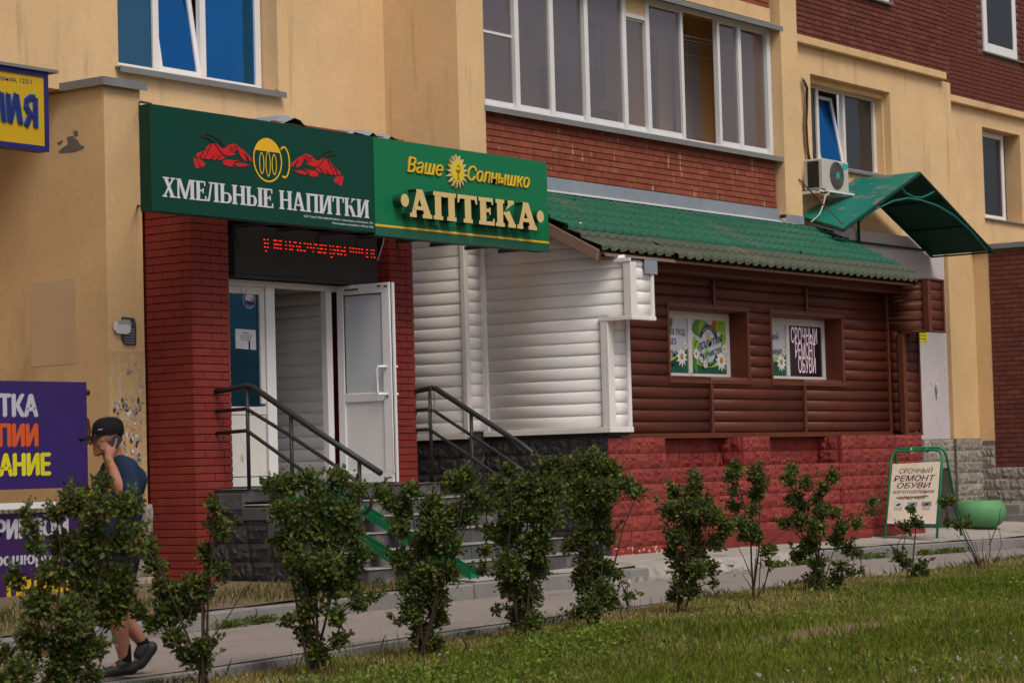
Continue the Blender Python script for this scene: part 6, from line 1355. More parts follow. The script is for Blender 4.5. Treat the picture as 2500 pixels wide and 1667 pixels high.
# ================================================================== PERSON
SKIN = mat('skin', (0.30, 0.130, 0.085), 0.6, 0.14, 14, 0.002, 90, spec=0.3, fine=0.08); SHIRT = mat('tshirt', (0.014, 0.026, 0.055), 0.85, 0.2, 6, 0.025, 9); SHORTS = mat('shorts', (0.010, 0.013, 0.022), 0.85, 0.15, 6, 0.005, 18)
CAPM = mat('cap_cloth', (0.008, 0.008, 0.010), 0.75, 0.1, 12); SHOE = mat('shoe', (0.015, 0.015, 0.018), 0.6); HAIR = mat('hair', (0.018, 0.012, 0.010), 0.8, 0.2, 60)
def blob(name, caps, voxel, mt, parent, smooth_it=4):
    """tapered capsules fused into one continuous skin"""
    bm = bmesh.new()
    for c in caps:
        (p0, r0), (p1, r1) = c; p0, p1 = Vector(p0), Vector(p1); ax = p1-p0; L_ = ax.length
        q = ax.to_track_quat('Z', 'Y') if L_ > 1e-5 else Matrix.Identity(3).to_quaternion(); rings = []; n_ = 14
        prof = [(r0*math.cos(t), -r0*math.sin(t)*-1*-1, 0) for t in ()]
        for k in range(7): t = -math.pi/2+math.pi/2*k/6; prof.append((r0*math.cos(t), r0*math.sin(t)))
        for k in range(7): t = math.pi/2*k/6; prof.append((r1*math.cos(t), L_+r1*math.sin(t)))
        for r_, z_ in prof:
            rings.append([bm.verts.new(p0+q @ Vector((max(r_, 1e-4)*math.cos(6.28318*k/n_), max(r_, 1e-4)*math.sin(6.28318*k/n_), z_))) for k in range(n_)])
        for a_, b_ in zip(rings, rings[1:]):
            for k in range(n_): bm.faces.new((a_[k], a_[(k+1) % n_], b_[(k+1) % n_], b_[k]))
        bm.faces.new(rings[0][::-1]); bm.faces.new(rings[-1])
    me = bpy.data.meshes.new(name); bm.to_mesh(me); bm.free()
    o = bpy.data.objects.new('tmp', me); COL.objects.link(o)
    md = o.modifiers.new('r', 'REMESH'); md.mode = 'VOXEL'; md.voxel_size = voxel; md.use_smooth_shade = True
    sm = o.modifiers.new('s', 'SMOOTH'); sm.iterations = smooth_it; sm.factor = 0.5
    dg = bpy.context.evaluated_depsgraph_get(); dg.update(); me2 = bpy.data.meshes.new_from_object(o.evaluated_get(dg)); bpy.data.objects.remove(o)
    me2.materials.clear(); me2.materials.append(mt); me2.name = name; me2.polygons.foreach_set('use_smooth', [True]*len(me2.polygons))
    return link(name, me2, parent)
pf = W(298, 1648, z=0.105)
man = empty('person', pf, 'man in black cap and navy t-shirt walking along the pavement with phone at his ear', 'person', rz=math.radians(152)); man.scale = (0.965,)*3
body = [(((0,.07,.95),.10),((0,-.07,.95),.10)), (((0,.04,.95),.105),((.01,.03,1.2),.10)), (((0,-.04,.95),.105),((.01,-.03,1.2),.10)), (((0,.09,1.30),.125),((0,-.09,1.30),.125)), (((0,.0,1.1),.11),((0,0,1.33),.12)),
 (((-.01,.10,1.42),.055),((-.01,-.10,1.42),.055)), (((.01,0,1.42),.075),((.052,0,1.56),.068)),
 (((.072,0,1.652),.088),((.085,0,1.64),.088)), (((.115,.012,1.615),.066),((.125,0,1.555),.046)), (((.115,-.012,1.615),.066),((.125,0,1.555),.046)), (((.05,.045,1.575),.028),((.138,.012,1.522),.022)), (((.05,-.045,1.575),.028),((.138,-.012,1.522),.022)), (((.15,0,1.516),.02),((.152,0,1.522),.02)),
 (((.172,0,1.622),.009),((.193,0,1.587),.012)), (((.158,.03,1.640),.018),((.158,-.03,1.640),.018)), (((.166,.014,1.556),.009),((.166,-.014,1.556),.009)), (((.163,.012,1.543),.010),((.163,-.012,1.543),.010)), (((.145,.035,1.59),.024),((.13,.045,1.575),.022)), (((.145,-.035,1.59),.024),((.13,-.045,1.575),.022)),
 (((.045,.086,1.628),.012),((.055,.083,1.590),.010)), (((.045,-.086,1.628),.012),((.055,-.083,1.590),.010)), (((.052,.084,1.635),.010),((.040,.088,1.610),.010)),
 (((-.01,.19,1.40),.066),((0,.285,1.185),.052)), (((0,.285,1.185),.053),((.07,.235,1.31),.052)), (((.07,.235,1.31),.052),((.145,.175,1.435),.031)), (((.145,.175,1.435),.026),((.150,.150,1.475),.027)),
 (((.150,.148,1.475),.026),((.125,.138,1.535),.021)), (((.155,.142,1.475),.025),((.155,.128,1.540),.020)),
 (((.118,.135,1.545),.0095),((.098,.130,1.582),.009)), (((.098,.130,1.582),.009),((.090,.124,1.615),.0075)),
 (((.135,.132,1.555),.0095),((.165,.118,1.588),.009)), (((.165,.118,1.588),.009),((.185,.100,1.580),.008)),
 (((.150,.128,1.550),.0095),((.180,.112,1.570),.009)), (((.180,.112,1.570),.009),((.195,.092,1.558),.008)),
 (((.162,.125,1.535),.009),((.188,.108,1.548),.008)), (((.188,.108,1.548),.008),((.196,.090,1.536),.007)),
 (((.135,.150,1.495),.012),((.108,.135,1.520),.010)), (((.108,.135,1.520),.010),((.095,.118,1.545),.009)),
 (((-.01,-.19,1.40),.055),((-.03,-.25,1.14),.042)), (((-.03,-.25,1.14),.043),((.10,-.23,.95),.027)), (((.10,-.23,.95),.027),((.14,-.22,.89),.028)),
 (((.14,-.20,.88),.009),((.165,-.20,.82),.008)), (((.145,-.215,.88),.009),((.175,-.215,.81),.008)), (((.148,-.23,.88),.009),((.175,-.23,.815),.008)), (((.148,-.243,.88),.008),((.172,-.245,.83),.007)), (((.13,-.195,.90),.011),((.15,-.175,.86),.009)),
 (((0,.09,.90),.095),((.07,.092,.50),.064)), (((.07,.092,.50),.062),((.045,.092,.36),.066)), (((.045,.092,.36),.066),((.0,.085,.10),.040)), (((0,.085,.10),.036),((.10,.09,.045),.03)), (((0,-.09,.90),.088),((.03,-.092,.51),.056)), (((.03,-.092,.51),.062),((-.03,-.095,.40),.064)), (((-.03,-.095,.40),.064),((-.19,-.10,.20),.040)), (((-.19,-.10,.20),.038),((-.13,-.1,.05),.028))]
def hb(p): return (p[0]-0.045, p[1], p[2]) if (p[1] > 0.089 and p[2] > 1.43 and p[0] > 0.085) else p
body = [((hb(a_), r0), (hb(b_), r1)) for (a_, r0), (b_, r1) in body]
blob('body', body, 0.0065, SKIN, man, 3)
shirt = [(((-.01,.10,1.30),.150),((-.01,-.10,1.30),.150)), (((.03,.065,1.10),.155),((.0,.08,1.3),.148)), (((.03,-.065,1.10),.155),((.0,-.08,1.3),.148)), (((.03,.065,.95),.150),((.03,.065,1.1),.155)), (((.03,-.065,.95),.150),((.03,-.065,1.1),.155)),
 (((-.01,.195,1.400),.082),((-.002,.262,1.250),.080)), (((-.01,-.195,1.400),.082),((-.02,-.24,1.24),.080)), (((-.01,.17,1.41),.08),((.0,.05,1.44),.07)), (((-.01,-.17,1.41),.08),((.0,-.05,1.44),.07)), (((-.06,.11,1.33),.11),((-.06,-.11,1.33),.11)), (((-.07,.1,1.1),.07),((-.065,.12,1.25),.07)), (((.13,.03,1.12),.055),((.14,-.03,1.03),.055))]
blob('t_shirt', shirt, 0.010, SHIRT, man, 3)
shorts = [(((.01,.07,.86),.140),((.01,-.07,.86),.140)), (((0,.09,.84),.125),((.058,.095,.55),.105)), (((0,-.09,.84),.125),((.02,-.095,.56),.105))]
blob('shorts', shorts, 0.010, SHORTS, man, 3)
blob('sock', [(((.005,.086,.20),.046),((.0,.085,.10),.045))], 0.008, CAPM, man); blob('sock', [(((-.155,-.10,.245),.044),((-.19,-.10,.195),.044))], 0.008, CAPM, man)
blob('shoe', [(((-.045,.085,.05),.042),((.09,.09,.04),.042)), (((.09,.09,.04),.04),((.17,.095,.03),.032)), (((0,.085,.09),.045),((.04,.087,.07),.044))], 0.008, SHOE, man)
blob('shoe', [(((-.24,-.1,.17),.046),((-.16,-.10,.07),.046)), (((-.16,-.10,.07),.044),((-.10,-.10,.035),.034)), (((-.19,-.10,.18),.048),((-.16,-.10,.13),.047))], 0.008, SHOE, man)
blob('hair', [(((.050,0,1.645),.089),((.048,0,1.625),.080))], 0.008, HAIR, man, 2)
m = MB(); n_ = 28
rr_ = [(1.0, -0.012), (1.02, 0.01), (0.99, 0.045), (0.88, 0.078), (0.65, 0.100), (0.35, 0.110), (0.02, 0.113)]
for f_, z_ in rr_:
    for k in range(n_):
        t = 6.28318*k/n_; x_ = 0.066+0.112*f_*math.cos(t)*(1.0 if math.cos(t) > 0 else 0.98); m.v.append((x_, 0.094*f_*math.sin(t), 1.655+z_-0.10*(x_-0.066)*0.6))
for i in range(len(rr_)-1):
    for k in range(n_): m.f.append((i*n_+k, i*n_+(k+1) % n_, (i+1)*n_+(k+1) % n_, (i+1)*n_+k)); m.m.append(0)
m.build('cap_crown', CAPM, man, local=True, smooth=True)
m = MB(); L_ = []
for k in range(13):
    a_ = -1.15+2.3*k/12; xi, yi = 0.066+0.106*math.cos(a_), 0.090*math.sin(a_); xo, yo = 0.075+0.195*math.cos(a_*0.55)+0.0*abs(a_), 0.092*math.sin(a_*1.1)
    zi = 1.648-0.04*math.cos(a_)*0.2; L_.append(((xi, yi, zi), (xo, yo, 1.632-0.014*(abs(a_)**1.5)-0.012)))
for (a_, b_), (c_, d_) in zip(L_, L_[1:]):
    m.hexa([a_, b_, d_, c_], [(p[0], p[1], p[2]+0.006) for p in (a_, b_, d_, c_)])
m.build('cap_brim', CAPM, man, local=True)
m = MB(); m.hexa([(.128, .083, 1.678), (.152, .066, 1.675), (.152, .068, 1.683), (.128, .086, 1.686)], [(.13, .088, 1.678), (.156, .070, 1.675), (.156, .072, 1.683), (.13, .091, 1.686)]); m.build('cap_logo', M['print_grey'], man, local=True)
m = MB(); p0, p1 = Vector((.018, .100, 1.632)), Vector((.088, .106, 1.530)); t = (p1-p0).normalized(); s_ = Vector((t.z, 0, -t.x))*0.034; n2 = Vector((0.05, 1, 0)).normalized()*0.005
m.hexa([p0-s_-n2, p0+s_-n2, p1+s_-n2, p1-s_-n2], [p0-s_+n2, p0+s_+n2, p1+s_+n2, p1-s_+n2])
ph = m.build('phone', M['gasket'], None, local=True, bevel=0.003)
ph.data.transform(Matrix.Rotation(math.radians(152), 4, 'Z') @ Matrix.Scale(0.965, 4)); ph.location = pf; tag(ph, 'black mobile phone held at the ear of the walking man', 'phone')
for s_ in (1, -1):
    m = MB(); m.tube([(.170, .030*s_, 1.622), (.1745, .030*s_, 1.622)], 0.008, 8); m.build('eye', M['ink_black'], man, local=True)

# ================================================================== VEGETATION
def veg_mat(name, rough=0.75, trans=0.35, spec=0.25):
    m = bpy.data.materials.new(name); m.use_nodes = True; n = m.node_tree.nodes; L = m.node_tree.links
    p = n['Principled BSDF']; at = n.new('ShaderNodeAttribute'); at.attribute_name = 'tone'; L.new(at.outputs['Color'], p.inputs['Base Color'])
    p.inputs['Roughness'].default_value = rough; p.inputs['Specular IOR Level'].default_value = spec
    tr = n.new('ShaderNodeBsdfTranslucent'); L.new(at.outputs['Color'], tr.inputs['Color']); mx = n.new('ShaderNodeMixShader'); mx.inputs[0].default_value = trans
    L.new(p.outputs[0], mx.inputs[1]); L.new(tr.outputs[0], mx.inputs[2]); L.new(mx.outputs[0], n['Material Output'].inputs[0]); return m
LEAF = veg_mat('leaf', 0.55, 0.42, 0.25); BLADE = veg_mat('grass_blade', 0.8, 0.35)
def np_mesh(name, verts, faces, fcol, mt, parent=None, org=None, kind=None):
    """verts (n,k,3) of n little pieces, faces: list of index tuples inside one piece (all same length), colour per piece"""
    n_, k, _ = verts.shape; nf = len(faces); fl = len(faces[0])
    me = bpy.data.meshes.new(name); v = verts.reshape(-1, 3).copy()
    if org is not None: v -= np.array(org)
    me.vertices.add(n_*k); me.vertices.foreach_set('co', v.ravel())
    idx = (np.arange(n_)[:, None, None]*k+np.array(faces)[None]).reshape(-1)
    me.loops.add(len(idx)); me.loops.foreach_set('vertex_index', idx.astype(np.int32))
    me.polygons.add(n_*nf); me.polygons.foreach_set('loop_start', (np.arange(n_*nf)*fl).astype(np.int32)); me.polygons.foreach_set('loop_total', np.full(n_*nf, fl, np.int32))
    me.update(calc_edges=True)
    at = me.attributes.new('tone', 'FLOAT_COLOR', 'FACE'); c = np.repeat(np.concatenate([fcol, np.ones((n_, 1))], 1), nf, 0); at.data.foreach_set('color', c.astype(np.float32).ravel())
    me.materials.append(mt); o = link(name, me, parent); tag(o, kind=kind); return o
def rand_dirs(n): 
    v = RNG.normal(size=(n, 3)); return v/np.linalg.norm(v, axis=1)[:, None]
def leaves(P, size, up=0.35, out=None):
    """folded oval leaves at points P"""
    n = len(P); d = rand_dirs(n); d[:, 2] = d[:, 2]*0.6+up*0.3
    if out is not None: d = d*0.7+out*0.6
    d /= np.linalg.norm(d, axis=1)[:, None]
    s = np.cross(d, rand_dirs(n)); s /= np.linalg.norm(s, axis=1)[:, None]; nn_ = np.cross(d, s)
    L_ = size*RNG.uniform(0.5, 1.5, n)[:, None]; w_ = L_*0.32
    b = P; t = P+d*L_-nn_*L_*0.12; l1 = P+d*L_*0.33+s*w_+nn_*w_*0.35; l2 = P+d*L_*0.70+s*w_*0.82+nn_*w_*0.3; r1 = P+d*L_*0.33-s*w_+nn_*w_*0.35; r2 = P+d*L_*0.70-s*w_*0.82+nn_*w_*0.3
    return np.stack([b, l1, l2, t, r2, r1], 1), [(0, 1, 2, 3), (0, 3, 4, 5)]
def shrub(base, lobes, label, yb=10.7, dens=1.0, lsz=0.030, stems=4, bare=(), fresh=0.16, brown=0.08):
    bp_ = W(base[0], base[1], y=yb); bz = float(zlawn(bp_.x, bp_.y)) if bp_.z > 5 else bp_.z
    depth = (bp_-CAM).dot(FW); ppm = FPX/depth
    r_ = empty('shrub', bp_, label, 'shrub', 'row of cotoneaster shrubs along the pavement')
    C_, Rr = [], []
    fwx, fwy = FW.x, FW.y; nrm = math.hypot(fwx, fwy)
    for (a_, b_, rp) in lobes:
        p = W(a_, b_, d=depth); off = random.uniform(-0.11, 0.11); C_.append(p+Vector((fwx/nrm, fwy/nrm, 0))*off); Rr.append(rp/ppm)
    Ps, outs = [], []
    for c, r in zip(C_, Rr):
        r = r*1.10; n = int(dens*1.25*(r/0.1)**2.2*330)+18
        u = rand_dirs(n); rad = r*RNG.uniform(0.15, 1.15, n)**0.8
        u = u*np.array([1.0, 1.0, 1.0]); p = np.array(c)+u*rad[:, None]
        # clumping: pull to twigs
        nt_ = max(4, n//14); tips = np.array(c)+rand_dirs(nt_)*r*RNG.uniform(0.5, 1.1, nt_)[:, None]; k = RNG.integers(0, nt_, n)
        p = p*0.62+tips[k]*0.38+RNG.normal(size=(n, 3))*0.008
        Ps.append(p); outs.append(u)
    sprigs = []
    for q in range(int(10+len(C_)*1.3)):
        i_ = random.randrange(len(C_)); c = np.array(C_[i_]); dv = rand_dirs(1)[0]; dv[2] = abs(dv[2])*0.8+0.15; dv /= np.linalg.norm(dv)
        a_ = c+dv*Rr[i_]*0.5; b_ = c+dv*(Rr[i_]+random.uniform(0.03, 0.11)); sprigs.append((a_, b_)); n = random.randint(10, 20)
        Ps.append(a_+(b_-a_)*RNG.random((n, 1))+RNG.normal(size=(n, 3))*0.009); outs.append(rand_dirs(n)*0.6+dv*0.6)
    P = np.concatenate(Ps); O = np.concatenate(outs)
    V, F = leaves(P, lsz, 0.4, O)
    n = len(P); base_c = np.array([0.080, 0.120, 0.030]); col = base_c*RNG.uniform(0.45, 1.6, n)[:, None]*np.stack([RNG.uniform(0.85, 1.2, n), np.ones(n), RNG.uniform(0.7, 1.5, n)], 1)
    k = RNG.random(n); col[k < fresh] = np.array([0.15, 0.195, 0.022])*RNG.uniform(0.7, 1.3, (int((k < fresh).sum()), 1)); q = k > 1-brown; col[q] = np.array([0.21, 0.145, 0.045])*RNG.uniform(0.5, 1.3, (int(q.sum()), 1))
    np_mesh('foliage', V, F, col, LEAF, r_, r_.location)
    # little brown seed clusters at the tips
    nb = int(n*0.10); kb = RNG.integers(0, n, nb); V, F = leaves(P[kb]+RNG.normal(size=(nb, 3))*0.01, 0.014, 0.5, None)
    np_mesh('seed_heads', V, F, np.array([0.27, 0.19, 0.07])*RNG.uniform(0.5, 1.3, (nb, 1)), LEAF, r_, r_.location)
    # woody stems
    order = sorted(range(len(C_)), key=lambda i: -C_[i].z)
    for q in range(stems):
        targ = C_[order[q*max(1, len(order)//(stems*2)) % len(order)]]; b0 = bp_+Vector((random.uniform(-.05, .05), random.uniform(-.05, .05), -0.05))
        mid = b0.lerp(targ, 0.45)+Vector((random.uniform(-.05, .05), random.uniform(-.05, .05), 0.05)); m = MB()
        pts = [b0, b0.lerp(mid, 0.5)+Vector((random.uniform(-.02, .02),)*3), mid, mid.lerp(targ, 0.5)+Vector((random.uniform(-.03, .03), random.uniform(-.03, .03), 0)), targ]
        m.tube(pts, 0.011, 6, taper=0.3); m.build('stem', M['bark'], r_)
    m = MB()
    for i, c in enumerate(C_):
        nb_ = min((C_[j] for j in range(len(C_)) if C_[j].z < c.z-0.02), key=lambda v: (v-c).length, default=bp_)
        m.tube([nb_, nb_.lerp(c, 0.5)+Vector((random.uniform(-.02, .02), random.uniform(-.02, .02), 0.01)), c+Vector((0, 0, Rr[i]*0.6))], 0.006, 5, taper=0.4)
        for k in range(3):
            e = c+Vector((random.gauss(0, 1), random.gauss(0, 1), random.gauss(0.3, 1)))*Rr[i]*0.6; m.tube([c, e], 0.003, 4, taper=0.5)
    for a_, b_ in sprigs: m.tube([a_, b_], 0.0028, 4, taper=0.5)
    for ln_ in bare:
        q = [W(a_, b_, d=depth) for a_, b_ in ln_]; m.tube(q, 0.006, 5, taper=0.35)
    m.build('branches', M['bark'], r_, kind='stuff')
    return r_
shrub((150, 1700), [(245,1185,28),(185,1222,42),(250,1245,46),(300,1232,34),(335,1238,16),(140,1258,26),(60,1252,14),(78,1285,22),(92,1330,26),(30,1415,26),(150,1330,42),(225,1330,52),(300,1325,38),(345,1340,20),(130,1400,42),(210,1420,56),(290,1420,46),(95,1475,44),(180,1510,56),(260,1500,42),(80,1560,48),(160,1600,56),(230,1580,36),(60,1640,46),(150,1660,52),(225,1650,26),(8,1600,24),(270,1440,30),(300,1480,24),(20,1660,30)], 'largest dark shrub at the left edge, hiding the lower half of the walking man', dens=1.0, brown=0.14, stems=6)
shrub((500, 1652), [(527,1235,20),(532,1285,26),(548,1292,18),(500,1350,26),(520,1385,22),(478,1420,26),(340,1300,18),(362,1335,22),(380,1385,24),(395,1430,26),(430,1450,32),(455,1490,32),(418,1495,32),(498,1445,26),(548,1390,16),(335,1490,20),(372,1525,24),(428,1550,28),(448,1600,26),(500,1575,24),(492,1618,28),(300,1285,12),(400,1475,26)], 'thin two armed shrub in front of the red pillar', stems=4, bare=([(502,1640),(510,1560),(500,1480)], [(505,1600),(530,1570)], [(500,1580),(560,1500),(600,1430)]))
shrub((770, 1615), [(665,1185,20),(690,1190,34),(750,1172,32),(820,1172,32),(868,1198,26),(700,1250,44),(780,1240,48),(845,1250,38),(720,1310,44),(800,1310,48),(860,1310,32),(882,1350,26),(730,1370,40),(800,1380,44),(850,1390,34),(745,1430,34),(810,1430,34),(862,1440,26),(750,1490,30),(820,1500,28),(878,1478,18),(750,1550,30),(700,1512,16),(775,1595,28),(830,1560,22),(905,1462,12),(690,1330,18)], 'flat topped shrub in front of the steps and green ramp start', stems=5)
shrub((1030, 1592), [(930,1208,22),(952,1228,22),(1002,1200,24),(1050,1232,32),(1110,1180,32),(1140,1160,24),(1165,1210,24),(980,1240,30),(1060,1280,42),(1110,1260,38),(1150,1262,22),(975,1290,26),(1040,1340,42),(1100,1330,36),(985,1370,30),(1050,1400,42),(1100,1400,26),(1000,1430,32),(1060,1460,38),(1012,1490,36),(1070,1510,26),(1030,1550,36),(1062,1570,22),(975,1515,12),(1190,1230,12)], 'shrub with notched top standing right of the ramps', stems=5)
shrub((1270, 1545), [(1340,1142,30),(1362,1128,18),(1248,1152,14),(1290,1190,40),(1342,1198,42),(1208,1180,22),(1190,1235,26),(1260,1250,42),(1330,1260,46),(1240,1310,42),(1310,1330,46),(1200,1300,22),(1185,1345,16),(1240,1380,40),(1310,1390,36),(1178,1390,14),(1250,1430,36),(1290,1450,36),(1270,1500,32),(1300,1520,26),(1212,1488,12),(1225,1215,20)], 'tall shrub before the black plinth and right handrail', stems=5)
shrub((1450, 1525), [(1400,1150,32),(1450,1130,34),(1490,1150,32),(1530,1185,24),(1558,1202,16),(1420,1190,38),(1480,1200,38),(1410,1240,32),(1460,1258,36),(1430,1310,36),(1480,1310,26),(1440,1370,36),(1482,1390,22),(1430,1420,36),(1470,1440,32),(1512,1405,14),(1440,1480,32),(1492,1470,22),(1408,1495,14),(1532,1455,10),(1390,1330,20)], 'dense shrub at the corner between black and red plinth', stems=5)
shrub((1660, 1485), [(1695,1165,18),(1690,1200,26),(1648,1200,20),(1680,1240,34),(1722,1238,26),(1640,1250,26),(1690,1290,36),(1740,1258,30),(1770,1288,24),(1650,1310,28),(1700,1340,34),(1750,1325,22),(1640,1350,18),(1670,1380,32),(1702,1390,28),(1738,1388,18),(1660,1430,26),(1690,1440,22),(1742,1425,10),(1640,1460,14)], 'pointed shrub before the red plinth, next to the bare stemmed one', stems=4)
shrub((1850, 1458), [(1795,1148,20),(1842,1152,20),(1780,1165,16),(1858,1180,18),(1848,1208,20),(1788,1198,16),(1795,1238,18),(1838,1248,16),(1808,1278,22),(1838,1300,24),(1852,1312,16),(1890,1338,10),(1868,1345,15),(1880,1380,8),(1815,1310,14)], 'small tree-like shrub with three bare stems', stems=2, dens=0.9, bare=([(1838,1455),(1842,1400),(1850,1310)], [(1852,1455),(1856,1380),(1862,1300)], [(1862,1450),(1880,1370),(1890,1330)], [(1870,1330),(1900,1310),(1935,1280)], [(1840,1420),(1815,1360),(1800,1330)], [(1838,1440),(1812,1400)]))
shrub((2000, 1442), [(1935,1150,18),(1922,1170,18),(1965,1178,18),(1940,1220,22),(1962,1240,18),(2030,1165,15),(2012,1190,15),(1992,1218,15),(2002,1250,24),(1952,1270,24),(1918,1278,15),(1990,1290,26),(2040,1252,14),(2052,1290,18),(2090,1278,15),(2125,1252,8),(2140,1225,12),(1975,1330,26),(2040,1320,20),(2072,1340,18),(2000,1380,22),(1950,1360,16),(2052,1382,16),(2092,1350,11),(1990,1420,26),(2040,1420,18),(2080,1400,7),(2100,1395,6)], 'irregular open shrub with side twigs left of the pavement sign', stems=3, dens=0.95, bare=([(2010,1430),(2030,1360),(2050,1300)],))
shrub((2222, 1420), [(2225,1245,11),(2245,1280,12),(2215,1290,9),(2200,1362,12),(2214,1376,14),(2236,1392,15),(2250,1374,10),(2262,1400,9),(2228,1270,8)], 'low sparse shrub with one long twig before the pavement sign', stems=1, dens=1.1, bare=([(2222,1415),(2195,1350),(2190,1330),(2215,1290),(2225,1250)], [(2215,1410),(2212,1340)], [(2228,1415),(2248,1360),(2270,1350)]))
shrub((2405, 1405), [(2300,1230,9),(2325,1225,10),(2318,1275,10),(2365,1276,8),(2340,1285,7)], 'nearly bare shrub with brown twigs before the green bowl', stems=1, dens=1.2, bare=([(2400,1400),(2375,1330),(2350,1280),(2335,1225)], [(2395,1400),(2370,1345),(2330,1300)], [(2410,1400),(2418,1330),(2412,1275)], [(2415,1330),(2440,1270),(2442,1240)], [(2410,1400),(2430,1370),(2445,1330),(2440,1290)], [(2390,1400),(2372,1370),(2355,1350)], [(2405,1395),(2398,1340),(2400,1310)], [(2400,1400),(2390,1360),(2380,1320)]))
# grass ------------------------------------------------------------------------
def ground_pts(n, dmin, dmax, pmin=-80, pmax=2580, ymax=11.33):
    px_q = RNG.uniform(pmin, pmax, n); d = np.sqrt(RNG.uniform(dmin**2, dmax**2, n)); q = (px_q-1250)/FPX
    x_ = (FW.x+q*RT.x)*d; y_ = (FW.y+q*RT.y)*d; k = y_ < ymax
    return x_[k], y_[k]
def fnoise(x, y, s, seed):
    r = np.random.default_rng(seed); out = 0
    for k in range(5):
        a, b, c = r.uniform(-1, 1, 3); f = s*(1.7**k); out = out+np.sin(x*f*math.cos(a*3)+y*f*math.sin(a*3)+c*6)/(1.4**k)
    return out/2.2
def blades(x, y, z, h, wd, lean=0.5):
    n = len(x); az = RNG.uniform(0, 6.283, n); dx, dy = np.cos(az), np.sin(az); l = h*lean*RNG.uniform(0.1, 1.2, n)
    b0 = np.stack([x-dy*wd, y+dx*wd, z], 1); b1 = np.stack([x+dy*wd, y-dx*wd, z], 1)
    m0 = np.stack([x+dx*l*0.35-dy*wd*0.8, y+dy*l*0.35+dx*wd*0.8, z+h*0.6], 1); m1 = np.stack([x+dx*l*0.35+dy*wd*0.8, y+dy*l*0.35-dx*wd*0.8, z+h*0.6], 1); t = np.stack([x+dx*l, y+dy*l, z+h], 1)
    return np.stack([b0, b1, m1, t, m0], 1), [(0, 1, 2, 3, 4)]
x_, y_ = ground_pts(620000, 12.3, 31)
pat = fnoise(x_, y_, 0.9, 3); pat2 = fnoise(x_, y_, 2.7, 5); edge = np.clip((y_-9.7)/1.3, 0, 1)
bare_c = W(2040, 1522, z=0.2); bare = np.exp(-(((x_-bare_c.x)/1.8)**2+((y_-bare_c.y)/0.5)**2))
keep = RNG.random(len(x_)) < np.clip(0.92-0.30*edge*(0.7+0.3*pat)-1.0*bare, 0.03, 1); x_, y_, pat, pat2, edge = [a[keep] for a in (x_, y_, pat, pat2, edge)]
n = len(x_); z_ = zlawn(x_, y_); tall = np.clip(0.5+0.6*pat+0.2*pat2, 0.15, 1.3)
h = RNG.uniform(0.035, 0.09, n)*(0.50+0.65*tall)*(1-0.35*edge); dry = np.clip(0.10+0.50*edge+0.26*pat2-0.25*pat, 0, 0.9)
isdry = RNG.random(n) < dry; col = np.where(isdry[:, None], np.array([0.44, 0.34, 0.15]), np.array([0.19, 0.25, 0.030]))*RNG.uniform(0.55, 1.35, (n, 1))
V, F = blades(x_, y_, z_, h, 0.0035*RNG.uniform(0.7, 1.6, n)); g = np_mesh('lawn_grass', V, F, col, BLADE, None, None, 'stuff'); print('blades', n)
# broad leaved clover and plantain patches
x_, y_ = ground_pts(120000, 12.3, 22, 700, 2600, 10.6); pc_ = fnoise(x_, y_, 1.1, 9)+0.5*fnoise(x_, y_, 3.0, 10); k = RNG.random(len(x_)) < np.clip(pc_*0.55-0.02, 0, 1); x_, y_ = x_[k], y_[k]
P = np.stack([x_, y_, zlawn(x_, y_)+RNG.uniform(0.02, 0.10, len(x_))], 1); V, F = leaves(P, 0.026, 0.9); n = len(P)
np_mesh('clover', V, F, np.array([0.15, 0.22, 0.03])*RNG.uniform(0.5, 1.4, (n, 1)), LEAF, None, None, 'stuff')
# seed stalks
x_, y_ = ground_pts(5000, 12.3, 30); k = RNG.random(len(x_)) < 0.25+0.5*np.clip((y_-9.5), 0, 1); x_, y_ = x_[k], y_[k]; n = len(x_)
V, F = blades(x_, y_, zlawn(x_, y_), RNG.uniform(0.10, 0.18, n), np.full(n, 0.0013), 0.35); np_mesh('seed_stalks', V, F, np.array([0.36, 0.29, 0.16])*RNG.uniform(0.6, 1.3, (n, 1)), BLADE, None, None, 'stuff')
# small white flowers
x_, y_ = ground_pts(130, 12.3, 18, 500, 2500, 10.7); k = fnoise(x_, y_, 1.3, 21) > 0.1; x_, y_ = x_[k], y_[k]
P = np.stack([x_, y_, zlawn(x_, y_)+0.09], 1); P = np.repeat(P, 5, 0)+RNG.normal(size=(len(P)*5, 3))*0.006; V, F = leaves(P, 0.012, 1.5); np_mesh('daisies', V, F, np.full((len(P), 3), 0.62), LEAF, None, None, 'stuff')
# verge grass and weeds in the kerb joints
def band(n, x0, x1, y0, y1): return RNG.uniform(x0, x1, n), RNG.uniform(y0, y1, n)
x_, y_ = band(15000, 9, 17.6, 13.82, 15.2); k = RNG.random(len(x_)) < np.clip(0.5+0.5*fnoise(x_, y_, 2.0, 31)-0.45*np.clip((y_-14.5)*2, 0, 1), 0.02, 1); x_, y_ = x_[k], y_[k]; n = len(x_)
k = RNG.random(n) < 0.6; col = np.where(k[:, None], np.array([0.33, 0.25, 0.11]), np.array([0.11, 0.15, 0.03]))*RNG.uniform(0.6, 1.3, (n, 1))
V, F = blades(x_, y_, zback(x_, y_), RNG.uniform(0.03, 0.11, n), np.full(n, 0.004)); np_mesh('verge_grass', V, F, col, BLADE, None, None, 'stuff')
cs = [(W(q, r_, y=KERB0-0.03).x, random.uniform(30, 90)) for q, r_ in ((560, 1540), (640, 1530), (1060, 1480), (1680, 1410), (1900, 1395), (1960, 1392), (2120, 1352), (2150, 1350), (2260, 1345), (2300, 1344), (2340, 1340), (1700, 1430), (2000, 1380))]
xs_l, ys_l = [], []
